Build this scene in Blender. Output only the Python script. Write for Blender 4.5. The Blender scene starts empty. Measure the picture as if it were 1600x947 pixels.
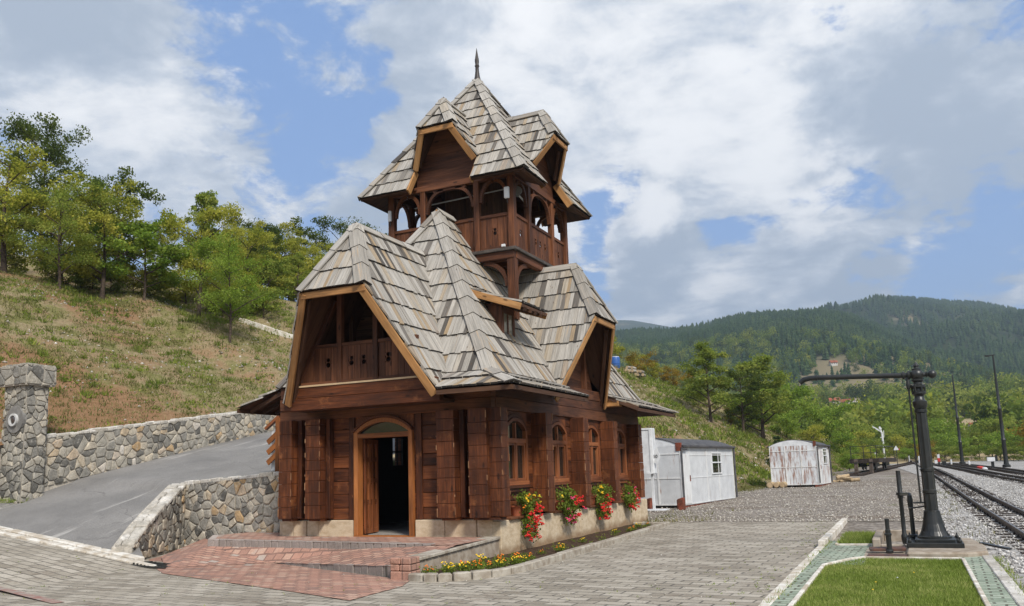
import bpy, math, random
import numpy as np
from mathutils import Vector, Matrix, noise as mnoise

R = math.radians
scene = bpy.context.scene
COL = scene.collection

# ------------------------------------------------------------------ camera
cam_data = bpy.data.cameras.new("camera")
cam = bpy.data.objects.new("camera", cam_data)
COL.objects.link(cam)
scene.camera = cam
cam_data.sensor_width = 36.0
cam_data.lens = 36.0 * 1308.2 / 1600.0
cam_data.shift_y = 51.9 / 1600.0
cam_data.clip_end = 20000
cam_data.clip_start = 0.1
_p, _r, _y = 0.15981, 0.032083, -0.434509
_f = Vector((math.sin(_y) * math.cos(_p), math.cos(_y) * math.cos(_p), math.sin(_p)))
_rt = Vector((math.cos(_y), -math.sin(_y), 0))
_d = _f.cross(_rt)
_rr = math.cos(_r) * _rt + math.sin(_r) * _d
_dd = -math.sin(_r) * _rt + math.cos(_r) * _d
M = Matrix((( _rr.x, -_dd.x, -_f.x, 0), (_rr.y, -_dd.y, -_f.y, 0), (_rr.z, -_dd.z, -_f.z, 1.65), (0, 0, 0, 1)))
cam.matrix_world = M

# ------------------------------------------------------------------ exposure
scene.view_settings.view_transform = 'Standard'
scene.view_settings.look = 'None'
scene.view_settings.exposure = 0.66
scene.view_settings.gamma = 1.0
scene.view_settings.use_curve_mapping = False
scene.render.engine = 'CYCLES'
try:
    scene.cycles.max_bounces = 6
    scene.cycles.diffuse_bounces = 3
    scene.cycles.glossy_bounces = 2
    scene.cycles.transparent_max_bounces = 6
    scene.cycles.volume_bounces = 0
    scene.cycles.use_denoising = True
    scene.cycles.sample_clamp_indirect = 4.0
except Exception:
    pass

# ------------------------------------------------------------------ sun + sky
SUN_EL, SUN_AZ = R(44), R(132)      # azimuth measured from +Y towards +X
sd = bpy.data.lights.new("sun", 'SUN')
sd.energy = 2.7
sd.angle = R(12)
sd.color = (1.0, 0.95, 0.87)
sun = bpy.data.objects.new("sun", sd)
COL.objects.link(sun)
_sv = Vector((math.sin(SUN_AZ) * math.cos(SUN_EL), math.cos(SUN_AZ) * math.cos(SUN_EL), math.sin(SUN_EL)))
sun.rotation_euler = (-_sv).to_track_quat('-Z', 'Y').to_euler()
sun.location = (30, -20, 60)


class NT:
    """small helper to write node trees"""
    def __init__(self, nt):
        self.nt = nt
    def n(self, t, **kw):
        nd = self.nt.nodes.new(t)
        for k, v in kw.items():
            setattr(nd, k, v)
        return nd
    def l(self, a, b):
        self.nt.links.new(a, b)
    def val(self, sock, v):
        if isinstance(v, bpy.types.NodeSocket):
            self.l(v, sock)
        else:
            sock.default_value = v
    def math(self, op, a, b=0.0, c=None, clamp=False):
        nd = self.n('ShaderNodeMath', operation=op, use_clamp=clamp)
        self.val(nd.inputs[0], a); self.val(nd.inputs[1], b)
        if c is not None:
            self.val(nd.inputs[2], c)
        return nd.outputs[0]
    def mix(self, f, a, b, mode='MIX'):
        nd = self.n('ShaderNodeMix', data_type='RGBA', blend_type=mode)
        self.val(nd.inputs[0], f)
        for s, v in ((nd.inputs[6], a), (nd.inputs[7], b)):
            if isinstance(v, tuple) and len(v) == 3:
                v = (*v, 1)
            self.val(s, v)
        return nd.outputs[2]
    def noise(self, vec, scale, detail=4.0, rough=0.55, dist=0.0, out=0):
        nd = self.n('ShaderNodeTexNoise')
        if vec is not None:
            self.l(vec, nd.inputs['Vector'])
        nd.inputs['Scale'].default_value = scale
        nd.inputs['Detail'].default_value = detail
        nd.inputs['Roughness'].default_value = rough
        nd.inputs['Distortion'].default_value = dist
        return nd.outputs[out]
    def vor(self, vec, scale, feature='F1', out='Distance', rnd=1.0):
        nd = self.n('ShaderNodeTexVoronoi', feature=feature)
        if vec is not None:
            self.l(vec, nd.inputs['Vector'])
        nd.inputs['Scale'].default_value = scale
        nd.inputs['Randomness'].default_value = rnd
        return nd.outputs[out]
    def ramp(self, f, pts, interp='LINEAR'):
        nd = self.n('ShaderNodeValToRGB')
        cr = nd.color_ramp
        cr.interpolation = interp
        while len(cr.elements) < len(pts):
            cr.elements.new(0.5)
        for e, (p, c) in zip(cr.elements, pts):
            e.position = p
            e.color = (*c, 1) if len(c) == 3 else c
        self.l(f, nd.inputs[0])
        return nd.outputs[0]
    def rng(self, v, a, b, c=0.0, d=1.0, smooth=False):
        nd = self.n('ShaderNodeMapRange')
        if smooth:
            nd.interpolation_type = 'SMOOTHSTEP'
        self.val(nd.inputs[0], v)
        for i, x in enumerate((a, b, c, d)):
            nd.inputs[i + 1].default_value = x
        return nd.outputs[0]
    def mapping(self, vec, scale=(1, 1, 1), loc=(0, 0, 0), rot=(0, 0, 0)):
        nd = self.n('ShaderNodeMapping')
        self.l(vec, nd.inputs[0])
        nd.inputs['Location'].default_value = loc
        nd.inputs['Rotation'].default_value = rot
        nd.inputs['Scale'].default_value = scale
        return nd.outputs[0]
    def attr(self, name, out='Fac'):
        nd = self.n('ShaderNodeAttribute')
        nd.attribute_name = name
        return nd.outputs[out]
    def bump(self, h, strength=0.5, dist=0.02, normal=None):
        nd = self.n('ShaderNodeBump')
        nd.inputs['Strength'].default_value = strength
        nd.inputs['Distance'].default_value = dist
        self.l(h, nd.inputs['Height'])
        if normal is not None:
            self.l(normal, nd.inputs['Normal'])
        return nd.outputs[0]


world = bpy.data.worlds.new("World")
scene.world = world
world.use_nodes = True
W = NT(world.node_tree)
for nd in list(world.node_tree.nodes):
    world.node_tree.nodes.remove(nd)
wout = W.n('ShaderNodeOutputWorld')
wbg = W.n('ShaderNodeBackground')
wbg.inputs['Strength'].default_value = 0.10
W.l(wbg.outputs[0], wout.inputs[0])
sky = W.n('ShaderNodeTexSky')
sky.sky_type = 'NISHITA'
sky.sun_disc = False
sky.sun_elevation = SUN_EL
sky.sun_rotation = SUN_AZ
sky.altitude = 600
sky.air_density = 1.0
sky.dust_density = 0.6
sky.ozone_density = 1.6
geo = W.n('ShaderNodeTexCoord')
dirv = geo.outputs['Generated']
sep = W.n('ShaderNodeSeparateXYZ'); W.l(dirv, sep.inputs[0])
den = W.math('ADD', W.math('MAXIMUM', sep.outputs[2], 0.0), 0.22)
cmb = W.n('ShaderNodeCombineXYZ')
W.l(W.math('DIVIDE', sep.outputs[0], den), cmb.inputs[0])
W.l(W.math('DIVIDE', sep.outputs[1], den), cmb.inputs[1])
pl = cmb.outputs[0]
warpn = W.n('ShaderNodeTexNoise'); W.l(dirv, warpn.inputs['Vector'])
warpn.inputs['Scale'].default_value = 5.0
warpn.inputs['Detail'].default_value = 6.0
warpn.inputs['Roughness'].default_value = 0.62
wv = W.n('ShaderNodeVectorMath', operation='MULTIPLY_ADD')
W.l(warpn.outputs['Color'], wv.inputs[0])
wv.inputs[1].default_value = (0.20, 0.20, 0.20)
wsub = W.n('ShaderNodeVectorMath', operation='SUBTRACT')
W.l(dirv, wsub.inputs[0]); wsub.inputs[1].default_value = (0.10, 0.10, 0.10)
W.l(wsub.outputs[0], wv.inputs[2])
wdir = wv.outputs[0]

def wray(px, py):
    v = Vector(((px - 800) / 1308.2, (py - 525.4) / 1308.2, 1.0))
    w = v.x * _rr + v.y * _dd + v.z * _f
    return w.normalized()

def blob(px, py, rad, amp):
    nd = W.n('ShaderNodeVectorMath', operation='DISTANCE')
    W.l(wdir, nd.inputs[0])
    nd.inputs[1].default_value = wray(px, py)
    return W.rng(nd.outputs['Value'], 0.0, rad / 1308.0, amp, 0.0, True)

n1 = W.noise(pl, 2.3, 9.0, 0.62, 0.35)
n2 = W.noise(pl, 7.5, 8.0, 0.66, 0.3)
n4 = W.noise(pl, 20.0, 6.0, 0.65)
dens = W.math('ADD', W.math('MULTIPLY', n1, 0.90), W.math('ADD', W.math('MULTIPLY', n2, 0.72), W.math('MULTIPLY', n4, 0.16)))
dens = W.math('ADD', dens, -0.355)
for b in ((1000, 170, 480, 0.24), (1320, 170, 230, 0.16), (1520, 230, 230, 0.20), (1030, 375, 105, 0.44), (1270, 430, 130, 0.30), (1390, 430, 120, 0.26), (1090, 450, 120, .14),
          (60, 60, 280, 0.14), (640, 230, 200, 0.12), (190, 190, 280, 0.10), (1080, 470, 220, 0.12), (690, 30, 170, 0.14),
          (430, 75, 130, -0.20), (570, 145, 120, -0.18), (300, 95, 110, -0.08), (1155, 75, 60, -0.18), (1290, 12, 110, -0.24), (1250, 250, 110, -0.15),
          (950, 320, 110, -0.30), (1150, 350, 110, -0.26), (1500, 370, 210, -0.26), (925, 440, 90, -0.20), (510, 210, 100, -0.20), (1130, 400, 60, -.15), (1350, 330, 120, -0.15)):
    dens = W.math('ADD', dens, blob(*b))
cov = W.rng(dens, 0.41, 0.585, 0.0, 1.0, True)
# cloud tone: thick, far-from-edge parts are grey underneath, edges and sunlit tops white
n3 = W.noise(pl, 3.6, 8.0, 0.6, 0.3)
thick = W.rng(dens, 0.55, 1.0, 0.0, 1.0, True)
tone = W.math('ADD', W.math('ADD', W.math('MULTIPLY', n3, 2.1), W.math('MULTIPLY', n2, 0.8)), -1.10)
for b in ((950, 110, 420, 0.34), (1300, 130, 160, 0.25), (1210, 250, 150, 0.25), (1520, 250, 260, -0.46), (1035, 410, 90, -0.55), (40, 30, 240, -0.30), (600, 230, 190, -0.24), (1330, 450, 140, -0.25), (1025, 345, 60, 0.40), (1280, 400, 60, .35), (700, 40, 160, -0.25), (200, 210, 160, 0.15), (110, 120, 150, -0.12)):
    tone = W.math('ADD', tone, blob(*b))
tone = W.rng(tone, 0.0, 0.85, 0.0, 1.0, True)
ccol = W.ramp(tone, ((0.0, (3.0, 3.45, 4.1)), (0.42, (4.5, 4.85, 5.35)), (0.75, (6.3, 6.4, 6.55)), (1.0, (7.3, 7.3, 7.3))))
skyc = W.mix(0.6, sky.outputs[0], (1.6, 2.85, 5.7))
W.l(W.mix(cov, skyc, ccol), wbg.inputs['Color'])

# ------------------------------------------------------------------ object helpers
def link(o):
    COL.objects.link(o)
    return o

def tag(o, label=None, cat=None, group=None, kind=None):
    if label: o["label"] = label
    if cat: o["category"] = cat
    if group: o["group"] = group
    if kind: o["kind"] = kind
    return o

def thing(name, label, cat, loc, group=None):
    o = bpy.data.objects.new(name, None)
    o.empty_display_size = 0.2
    o.location = loc
    link(o)
    return tag(o, label, cat, group)

def world_loc(o):
    v = Vector((0, 0, 0))
    while o is not None:
        v += Vector(o.location)
        o = o.parent
    return v

def unit(v):
    v = Vector(v)
    return v.normalized() if v.length > 1e-9 else Vector((0, 0, 1))


class MB:
    """mesh builder: faces with uv, a random number per piece and a material slot"""
    def __init__(self, seed=1):
        self.v = []; self.f = []; self.uv = []; self.r = []; self.m = []; self.cuts = [0]; self.off = None
        self.rng = random.Random(seed)
    def cut(self):
        if self.cuts[-1] != len(self.f): self.cuts.append(len(self.f))
    def face(self, pts, uvs=None, rnd=None, mi=0):
        b = len(self.v)
        self.v.extend([tuple(p) for p in pts])
        self.f.append(tuple(range(b, b + len(pts))))
        if uvs is None:
            p0 = Vector(pts[0]); e = unit(Vector(pts[1]) - p0)
            nn = e.cross(Vector(pts[-1]) - p0)
            t = unit(nn.cross(e))
            uvs = [((Vector(p) - p0).dot(e), (Vector(p) - p0).dot(t)) for p in pts]
        self.uv.extend(uvs)
        self.r.append(self.rng.random() if rnd is None else rnd)
        self.m.append(mi)
    def hexa(self, P, rnd=None, mi=0, grain=None):
        """8 points: bottom ring 0-3, top ring 4-7"""
        rnd = self.rng.random() if rnd is None else rnd
        P = [Vector(p) for p in P]
        ax = [(P[1] - P[0]), (P[3] - P[0]), (P[4] - P[0])]
        if grain is None:
            g = max(ax, key=lambda a: a.length)
        else:
            g = Vector(grain)
        g = unit(g)
        ou, ov = (self.off if self.off else (self.rng.random() * 40, self.rng.random() * 40))
        for q in ((3, 2, 1, 0), (4, 5, 6, 7), (0, 1, 5, 4), (1, 2, 6, 5), (2, 3, 7, 6), (3, 0, 4, 7)):
            pts = [P[i] for i in q]
            n = unit((pts[1] - pts[0]).cross(pts[2] - pts[0]))
            gg = g - n * g.dot(n)
            if gg.length < 0.3:
                gg = unit(pts[1] - pts[0]); 
            gg = unit(gg)
            uu = n.cross(gg)
            self.face(pts, [(p.dot(uu) + ou, p.dot(gg) + ov) for p in pts], rnd, mi)
    def box(self, lo, hi, rnd=None, mi=0, grain=None):
        x0, y0, z0 = lo; x1, y1, z1 = hi
        self.hexa([(x0, y0, z0), (x1, y0, z0), (x1, y1, z0), (x0, y1, z0), (x0, y0, z1), (x1, y0, z1), (x1, y1, z1), (x0, y1, z1)], rnd, mi, grain)
    def beam(self, p0, p1, w, h, up=(0, 0, 1), rnd=None, mi=0):
        """w across, h along up"""
        p0 = Vector(p0); p1 = Vector(p1)
        d = unit(p1 - p0)
        s = d.cross(Vector(up))
        if s.length < 1e-4: s = d.cross(Vector((0, 1, 0)))
        s = unit(s); u = s.cross(d)
        a, b = s * (w / 2), u * (h / 2)
        self.hexa([p0 - a - b, p0 + a - b, p1 + a - b, p1 - a - b, p0 - a + b, p0 + a + b, p1 + a + b, p1 - a + b], rnd, mi, d)
    def prism(self, pts, ext, rnd=None, mi=0):
        """planar polygon extruded by vector ext"""
        rnd = self.rng.random() if rnd is None else rnd
        P = [Vector(p) for p in pts]; e = Vector(ext)
        self.face([p + e for p in P], None, rnd, mi)
        self.face(P[::-1], None, rnd, mi)
        n = len(P)
        for i in range(n):
            j = (i + 1) % n
            self.face([P[i], P[j], P[j] + e, P[i] + e], None, rnd, mi)
    def strip(self, A, B, ext, rnd=None, mi=0):
        """band between two point rows, extruded by ext (for arches)"""
        rnd = self.rng.random() if rnd is None else rnd
        e = Vector(ext)
        A = [Vector(p) for p in A]; B = [Vector(p) for p in B]
        for i in range(len(A) - 1):
            self.face([A[i] + e, A[i + 1] + e, B[i + 1] + e, B[i] + e], None, rnd, mi)
            self.face([B[i], B[i + 1], A[i + 1], A[i]], None, rnd, mi)
            self.face([A[i], A[i + 1], A[i + 1] + e, A[i] + e], None, rnd, mi)
            self.face([B[i] + e, B[i + 1] + e, B[i + 1], B[i]], None, rnd, mi)
        self.face([A[0], A[0] + e, B[0] + e, B[0]], None, rnd, mi)
        self.face([B[-1], B[-1] + e, A[-1] + e, A[-1]], None, rnd, mi)
    def tube(self, pts, rad, n=10, rnd=None, mi=0, cap=True):
        rnd = self.rng.random() if rnd is None else rnd
        pts = [Vector(p) for p in pts]
        if not isinstance(rad, (list, tuple)): rad = [rad] * len(pts)
        rings = []
        ref = None
        for i, p in enumerate(pts):
            d = unit((pts[min(i + 1, len(pts) - 1)] - pts[max(i - 1, 0)]))
            if ref is None:
                ref = d.cross(Vector((0, 0, 1)))
                if ref.length < 0.05: ref = d.cross(Vector((1, 0, 0)))
            ref = unit(ref - d * ref.dot(d)); w = d.cross(ref)
            rings.append([p + (ref * math.cos(2 * math.pi * k / n) + w * math.sin(2 * math.pi * k / n)) * rad[i] for k in range(n)])
        L = 0
        for i in range(len(pts) - 1):
            dl = (pts[i + 1] - pts[i]).length
            for k in range(n):
                k2 = (k + 1) % n
                r_ = max(rad[i], 0.01)
                u0, u1 = 2 * math.pi * r_ * k / n, 2 * math.pi * r_ * (k + 1) / n
                self.face([rings[i][k], rings[i][k2], rings[i + 1][k2], rings[i + 1][k]], [(u0, L), (u1, L), (u1, L + dl), (u0, L + dl)], rnd, mi)
            L += dl
        if cap:
            self.face(rings[0][::-1], None, rnd, mi)
            self.face(rings[-1], None, rnd, mi)
    def lathe(self, c, prof, n=20, rnd=None, mi=0, axis=(0, 0, 1)):
        c = Vector(c); a = unit(axis)
        self.tube([c + a * z for r_, z in prof], [max(r_, 0.001) for r_, z in prof], n, rnd, mi)
    def ball(self, c, r, n=10, m=7, rnd=None, mi=0, sc=(1, 1, 1), jit=0.0):
        rnd = self.rng.random() if rnd is None else rnd
        c = Vector(c)
        rows = []
        for j in range(m + 1):
            t = math.pi * j / m
            row = []
            for i in range(n):
                ph = 2 * math.pi * i / n
                k = r * (1 + (self.rng.uniform(-jit, jit) if 0 < j < m else 0))
                row.append(c + Vector((k * math.sin(t) * math.cos(ph) * sc[0], k * math.sin(t) * math.sin(ph) * sc[1], k * math.cos(t) * sc[2])))
            rows.append(row)
        for j in range(m):
            for i in range(n):
                i2 = (i + 1) % n
                if j == 0: self.face([rows[0][0], rows[1][i], rows[1][i2]], None, rnd, mi)
                elif j == m - 1: self.face([rows[j][i], rows[m][0], rows[j][i2]], None, rnd, mi)
                else: self.face([rows[j][i], rows[j + 1][i], rows[j + 1][i2], rows[j][i2]], None, rnd, mi)
    def build(self, name, mats, parent=None, smooth=False, bevel=0.0, org=None, merge=False):
        self.cut()
        if len(self.cuts) > 2:      # every marked piece becomes a part of its own
            lp = [0]
            for f in self.f: lp.append(lp[-1] + len(f))
            cs = self.cuts; out = None
            for a, b in zip(cs, cs[1:]):
                q = MB(); v0 = self.f[a][0]; v1 = self.f[b - 1][-1] + 1
                q.v = self.v[v0:v1]; q.f = [tuple(i - v0 for i in f) for f in self.f[a:b]]
                q.uv = self.uv[lp[a]:lp[b]]; q.r = self.r[a:b]; q.m = self.m[a:b]
                ob = q.build(name, mats, parent, smooth, bevel, org, merge)
                out = out or ob
            return out
        me = bpy.data.meshes.new(name)
        o_ = Vector(org) if org is not None else (world_loc(parent) if parent is not None else Vector((0, 0, 0)))
        co = np.array(self.v, dtype=np.float64) - np.array(o_)
        me.from_pydata(co.tolist(), [], self.f)
        if not isinstance(mats, (list, tuple)): mats = [mats]
        for m in mats: me.materials.append(m)
        me.polygons.foreach_set('material_index', self.m)
        uvl = me.uv_layers.new(name="UVMap")
        uvl.data.foreach_set('uv', np.array(self.uv, dtype=np.float32).ravel())
        at = me.attributes.new('rnd', 'FLOAT', 'FACE')
        at.data.foreach_set('value', np.array(self.r, dtype=np.float32))
        if smooth or merge:
            import bmesh
            bm = bmesh.new(); bm.from_mesh(me)
            bmesh.ops.remove_doubles(bm, verts=bm.verts, dist=1e-4)
            bm.to_mesh(me); bm.free()
        if smooth:
            me.polygons.foreach_set('use_smooth', [True] * len(me.polygons))
            try: me.set_sharp_from_angle(angle=R(40))
            except Exception: pass
        me.update()
        ob = bpy.data.objects.new(name, me)
        link(ob)
        if parent is not None: ob.parent = parent
        elif org is not None: ob.location = o_
        if bevel > 0:
            if not (smooth or merge):
                import bmesh
                bm = bmesh.new(); bm.from_mesh(me)
                bmesh.ops.remove_doubles(bm, verts=bm.verts, dist=1e-5)
                bm.to_mesh(me); bm.free()
            md = ob.modifiers.new('edge', 'BEVEL')
            md.width = bevel; md.segments = 1; md.limit_method = 'ANGLE'; md.angle_limit = R(40)
            md.use_clamp_overlap = True
        return ob


def raw_mesh(name, verts, faces_flat, nper, mat, rnd=None, uv=None, kind=None, smooth=False):
    """fast mesh from numpy arrays; faces_flat: (n, nper) indices"""
    me = bpy.data.meshes.new(name)
    verts = np.asarray(verts, dtype=np.float32)
    fc = np.asarray(faces_flat, dtype=np.int32)
    nf = len(fc)
    me.vertices.add(len(verts)); me.vertices.foreach_set('co', verts.ravel())
    me.loops.add(nf * nper); me.loops.foreach_set('vertex_index', fc.ravel())
    me.polygons.add(nf)
    me.polygons.foreach_set('loop_start', np.arange(0, nf * nper, nper, dtype=np.int32))
    try: me.polygons.foreach_set('loop_total', np.full(nf, nper, dtype=np.int32))
    except Exception: pass
    if rnd is not None:
        at = me.attributes.new('rnd', 'FLOAT', 'FACE'); at.data.foreach_set('value', np.asarray(rnd, dtype=np.float32))
    if uv is not None:
        l = me.uv_layers.new(name='UVMap'); l.data.foreach_set('uv', np.asarray(uv, dtype=np.float32).ravel())
    me.update(calc_edges=True)
    me.validate()
    for m in (mat if isinstance(mat, (list, tuple)) else [mat]): me.materials.append(m)
    if smooth: me.polygons.foreach_set('use_smooth', [True] * len(me.polygons))
    return me


def add_mesh(name, me, parent=None, **kw):
    o = bpy.data.objects.new(name, me)
    link(o)
    if parent is not None: o.parent = parent
    return tag(o, **kw)


def clip_half(poly, a, b, c):
    """keep a*x+b*y<=c"""
    out = []
    n = len(poly)
    for i in range(n):
        p, q = poly[i], poly[(i + 1) % n]
        dp, dq = a * p[0] + b * p[1] - c, a * q[0] + b * q[1] - c
        if dp <= 0: out.append(p)
        if (dp < 0 < dq) or (dq < 0 < dp):
            t = dp / (dp - dq)
            out.append((p[0] + t * (q[0] - p[0]), p[1] + t * (q[1] - p[1])))
    return out

def area2(poly):
    return 0.5 * sum(poly[i][0] * poly[(i + 1) % len(poly)][1] - poly[(i + 1) % len(poly)][0] * poly[i][1] for i in range(len(poly)))

def clip_convex(poly, cp):
    if area2(cp) < 0: cp = cp[::-1]
    for i in range(len(cp)):
        p, q = cp[i], cp[(i + 1) % len(cp)]
        ex, ey = q[0] - p[0], q[1] - p[1]
        # inside is left of edge: ex*(y-py)-ey*(x-px)>=0
        poly = clip_half(poly, ey, -ex, ey * p[0] - ex * p[1])
        if len(poly) < 3: return []
    return poly

# ------------------------------------------------------------------ materials
def new_mat(name):
    m = bpy.data.materials.new(name)
    m.use_nodes = True
    t = NT(m.node_tree)
    bs = m.node_tree.nodes['Principled BSDF']
    return m, t, bs

def uvvec(t):
    nd = t.n('ShaderNodeUVMap'); nd.uv_map = 'UVMap'
    return nd.outputs[0]

def objvec(t):
    return t.n('ShaderNodeNewGeometry').outputs['Position']

def wood_mat(name, dark, mid, light, rough=0.7, streak=1.0, knots=True, spec=0.3, wear=None, bump=0.35):
    m, t, b = new_mat(name)
    uv = uvvec(t); rn = t.attr('rnd')
    g1 = t.noise(t.mapping(uv, (38, 1.6, 1)), 1.0, 6, 0.65, 0.3)
    g2 = t.noise(t.mapping(uv, (7, 0.7, 1)), 1.0, 5, 0.6, 0.8)
    s = t.math('ADD', t.math('MULTIPLY', g1, 0.55 * streak), t.math('MULTIPLY', g2, 0.55 * streak))
    s = t.math('ADD', s, t.math('MULTIPLY', t.math('SUBTRACT', rn, 0.5), 0.24))
    c = t.ramp(s, ((0.33, dark), (0.54, mid), (0.80, light)))
    big = t.noise(t.mapping(uv, (1.3, .6, 1)), 1.0, 5, 0.65)
    c = t.mix(1.0, c, t.rng(big, 0.32, 0.68, 0.62, 1.3), 'MULTIPLY')
    if knots:
        k = t.vor(t.mapping(uv, (5.0, 1.9, 1)), 1.0)
        kf = t.rng(k, 0.07, 0.16, 1.0, 0.0, True)
        c = t.mix(t.math('MULTIPLY', kf, 0.75), c, tuple(x * 0.35 for x in dark))
    if wear is not None:
        wn = t.noise(uv, 2.2, 8, 0.7)
        wf = t.rng(wn, 0.56, 0.70, 0, 0.85, True)
        c = t.mix(wf, c, wear)
    t.l(c, b.inputs['Base Color'])
    b.inputs['Roughness'].default_value = rough
    b.inputs['Specular IOR Level'].default_value = spec
    t.l(t.bump(g1, bump, 0.01), b.inputs['Normal'])
    return m

M_log = wood_mat("log_wood", (0.018, 0.006, 0.003), (0.084, 0.0245, 0.0080), (0.24, 0.076, 0.024), 0.6, streak=1.0, wear=(0.23, 0.085, 0.029))
M_dark = wood_mat("dark_wood", (0.018, 0.007, 0.004), (0.075, 0.027, 0.012), (0.17, 0.066, 0.030), 0.62, streak=1.1)
M_soffit = wood_mat("soffit_wood", (0.020, 0.010, 0.006), (0.065, 0.030, 0.016), (0.12, 0.06, 0.033), 0.75)
M_tower = wood_mat("tower_wood", (0.020, 0.0075, 0.004), (0.080, 0.028, 0.0115), (0.19, 0.07, 0.028), 0.65, streak=1.1)
M_orange = wood_mat("frame_wood", (0.12, 0.040, 0.012), (0.28, 0.10, 0.029), (0.43, 0.17, 0.052), 0.5)
M_winfr = wood_mat("window_wood", (0.09, 0.028, 0.011), (0.21, 0.068, 0.024), (0.34, 0.125, 0.045), 0.5)
M_fascia = wood_mat("fascia_wood", (0.15, 0.072, 0.026), (0.33, 0.165, 0.06), (0.47, 0.26, 0.105), 0.6)
M_worn = wood_mat("worn_arris", (0.12, 0.05, 0.022), (0.25, 0.125, 0.06), (0.40, 0.24, 0.13), 0.7, knots=False)
M_pale = wood_mat("pale_wood", (0.36, 0.25, 0.14), (0.55, 0.40, 0.24), (0.68, 0.54, 0.36), 0.7)

def shingle_mat():
    m, t, b = new_mat("weathered_shingle")
    uv = uvvec(t); rn = t.attr('rnd')
    g1 = t.noise(t.mapping(uv, (45, 1.2, 1)), 1.0, 6, 0.7, 0.3)
    g2 = t.noise(t.mapping(uv, (16, 0.9, 1)), 1.0, 5, 0.6, 1.0)
    base = t.ramp(rn, ((0.0, (0.09, 0.08, 0.07)), (0.07, (0.18, 0.16, 0.14)), (0.16, (0.34, 0.31, 0.27)), (0.45, (0.43, 0.40, 0.355)), (0.74, (0.51, 0.475, 0.425)), (0.88, (0.45, 0.385, 0.30)), (0.96, (0.40, 0.29, 0.175)), (1.0, (0.36, 0.32, 0.285))))
    s = t.math('ADD', t.math('MULTIPLY', g1, 0.9), t.math('MULTIPLY', g2, 0.6))
    k = t.rng(s, 0.46, 0.98, 0.34, 1.10)
    c = t.mix(1.0, base, k, 'MULTIPLY')
    # warm unweathered streaks
    w = t.rng(g2, 0.58, 0.70, 0.0, 0.7, True)
    c = t.mix(w, c, t.mix(t.rng(rn, .35, .45), (0.40, 0.265, 0.14), (0.10, 0.085, 0.075)))
    kn = t.vor(t.mapping(uv, (9.0, 2.4, 1)), 1.0)
    c = t.mix(t.rng(kn, 0.05, 0.12, 0.8, 0.0, True), c, (0.10, 0.06, 0.035))
    t.l(c, b.inputs['Base Color'])
    b.inputs['Roughness'].default_value = 0.8
    b.inputs['Specular IOR Level'].default_value = 0.25
    t.l(t.bump(g1, 0.5, 0.012), b.inputs['Normal'])
    return m
M_shingle = shingle_mat()

def plain(name, col, rough=0.6, metal=0.0, spec=0.4, nz=0.0, scale=8.0, col2=None):
    m, t, b = new_mat(name)
    if nz > 0:
        nn = t.noise(objvec(t), scale, 6, 0.6)
        c = t.mix(t.rng(nn, 0.35, 0.65, 0, 1, True), col, col2 or tuple(x * (1 - nz) for x in col))
        t.l(c, b.inputs['Base Color'])
        t.l(t.bump(nn, 0.25, 0.01), b.inputs['Normal'])
    else:
        b.inputs['Base Color'].default_value = (*col, 1)
    b.inputs['Roughness'].default_value = rough
    b.inputs['Metallic'].default_value = metal
    b.inputs['Specular IOR Level'].default_value = spec
    return m

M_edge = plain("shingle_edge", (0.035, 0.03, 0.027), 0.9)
M_black = plain("dark_void", (0.008, 0.007, 0.006), 0.9)
M_iron = plain("black_iron", (0.011, 0.013, 0.013), 0.38, 0.0, 0.5, 0.5, 6.0, (0.022, 0.022, 0.02))
M_rail = plain("rail_steel", (0.05, 0.035, 0.028), 0.5, 0.4, 0.4, 0.5, 3.0, (0.09, 0.055, 0.038))
M_railtop = plain("rail_head", (0.28, 0.26, 0.25), 0.35, 0.8)
M_white = plain("white_paint", (0.72, 0.73, 0.74), 0.5, 0, 0.4, 0.2, 3.0)
M_red = plain("red_paint", (0.45, 0.04, 0.03), 0.5)
M_rust = plain("rusty_plate", (0.22, 0.055, 0.03), 0.8, 0, 0.3, 0.6, 5.0, (0.10, 0.035, 0.02))
M_roofing = plain("black_roofing", (0.045, 0.045, 0.05), 0.75, 0, 0.4, 0.5, 4.0, (0.09, 0.085, 0.085))
M_conc = plain("old_concrete", (0.36, 0.31, 0.25), 0.9, 0, 0.2, 0.45, 5.0, (0.24, 0.19, 0.14))
M_plaster_gap = plain("mortar", (0.50, 0.455, 0.385), 0.95, 0, 0.2, 0.35, 9.0)
M_blue = plain("blue_plastic", (0.03, 0.10, 0.32), 0.4)
M_terra = plain("terracotta", (0.34, 0.10, 0.045), 0.8)
M_bark = plain("bark", (0.10, 0.075, 0.055), 0.95, 0, 0.1, 0.6, 14.0, (0.04, 0.03, 0.024))
M_cutwood = plain("cut_log", (0.48, 0.36, 0.22), 0.85, 0, 0.2, 0.35, 8.0)
M_sleeper = plain("sleeper_wood", (0.055, 0.042, 0.034), 0.9, 0, 0.2, 0.5, 6.0)

def glass_mat():
    m, t, b = new_mat("window_glass")
    b.inputs['Base Color'].default_value = (0.012, 0.016, 0.014, 1)
    b.inputs['Roughness'].default_value = 0.03
    b.inputs['Specular IOR Level'].default_value = 1.0
    nn = t.noise(objvec(t), 1.3, 2, 0.5)
    t.l(t.bump(nn, 0.12, 0.02), b.inputs['Normal'])
    return m
M_glass = glass_mat()

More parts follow.
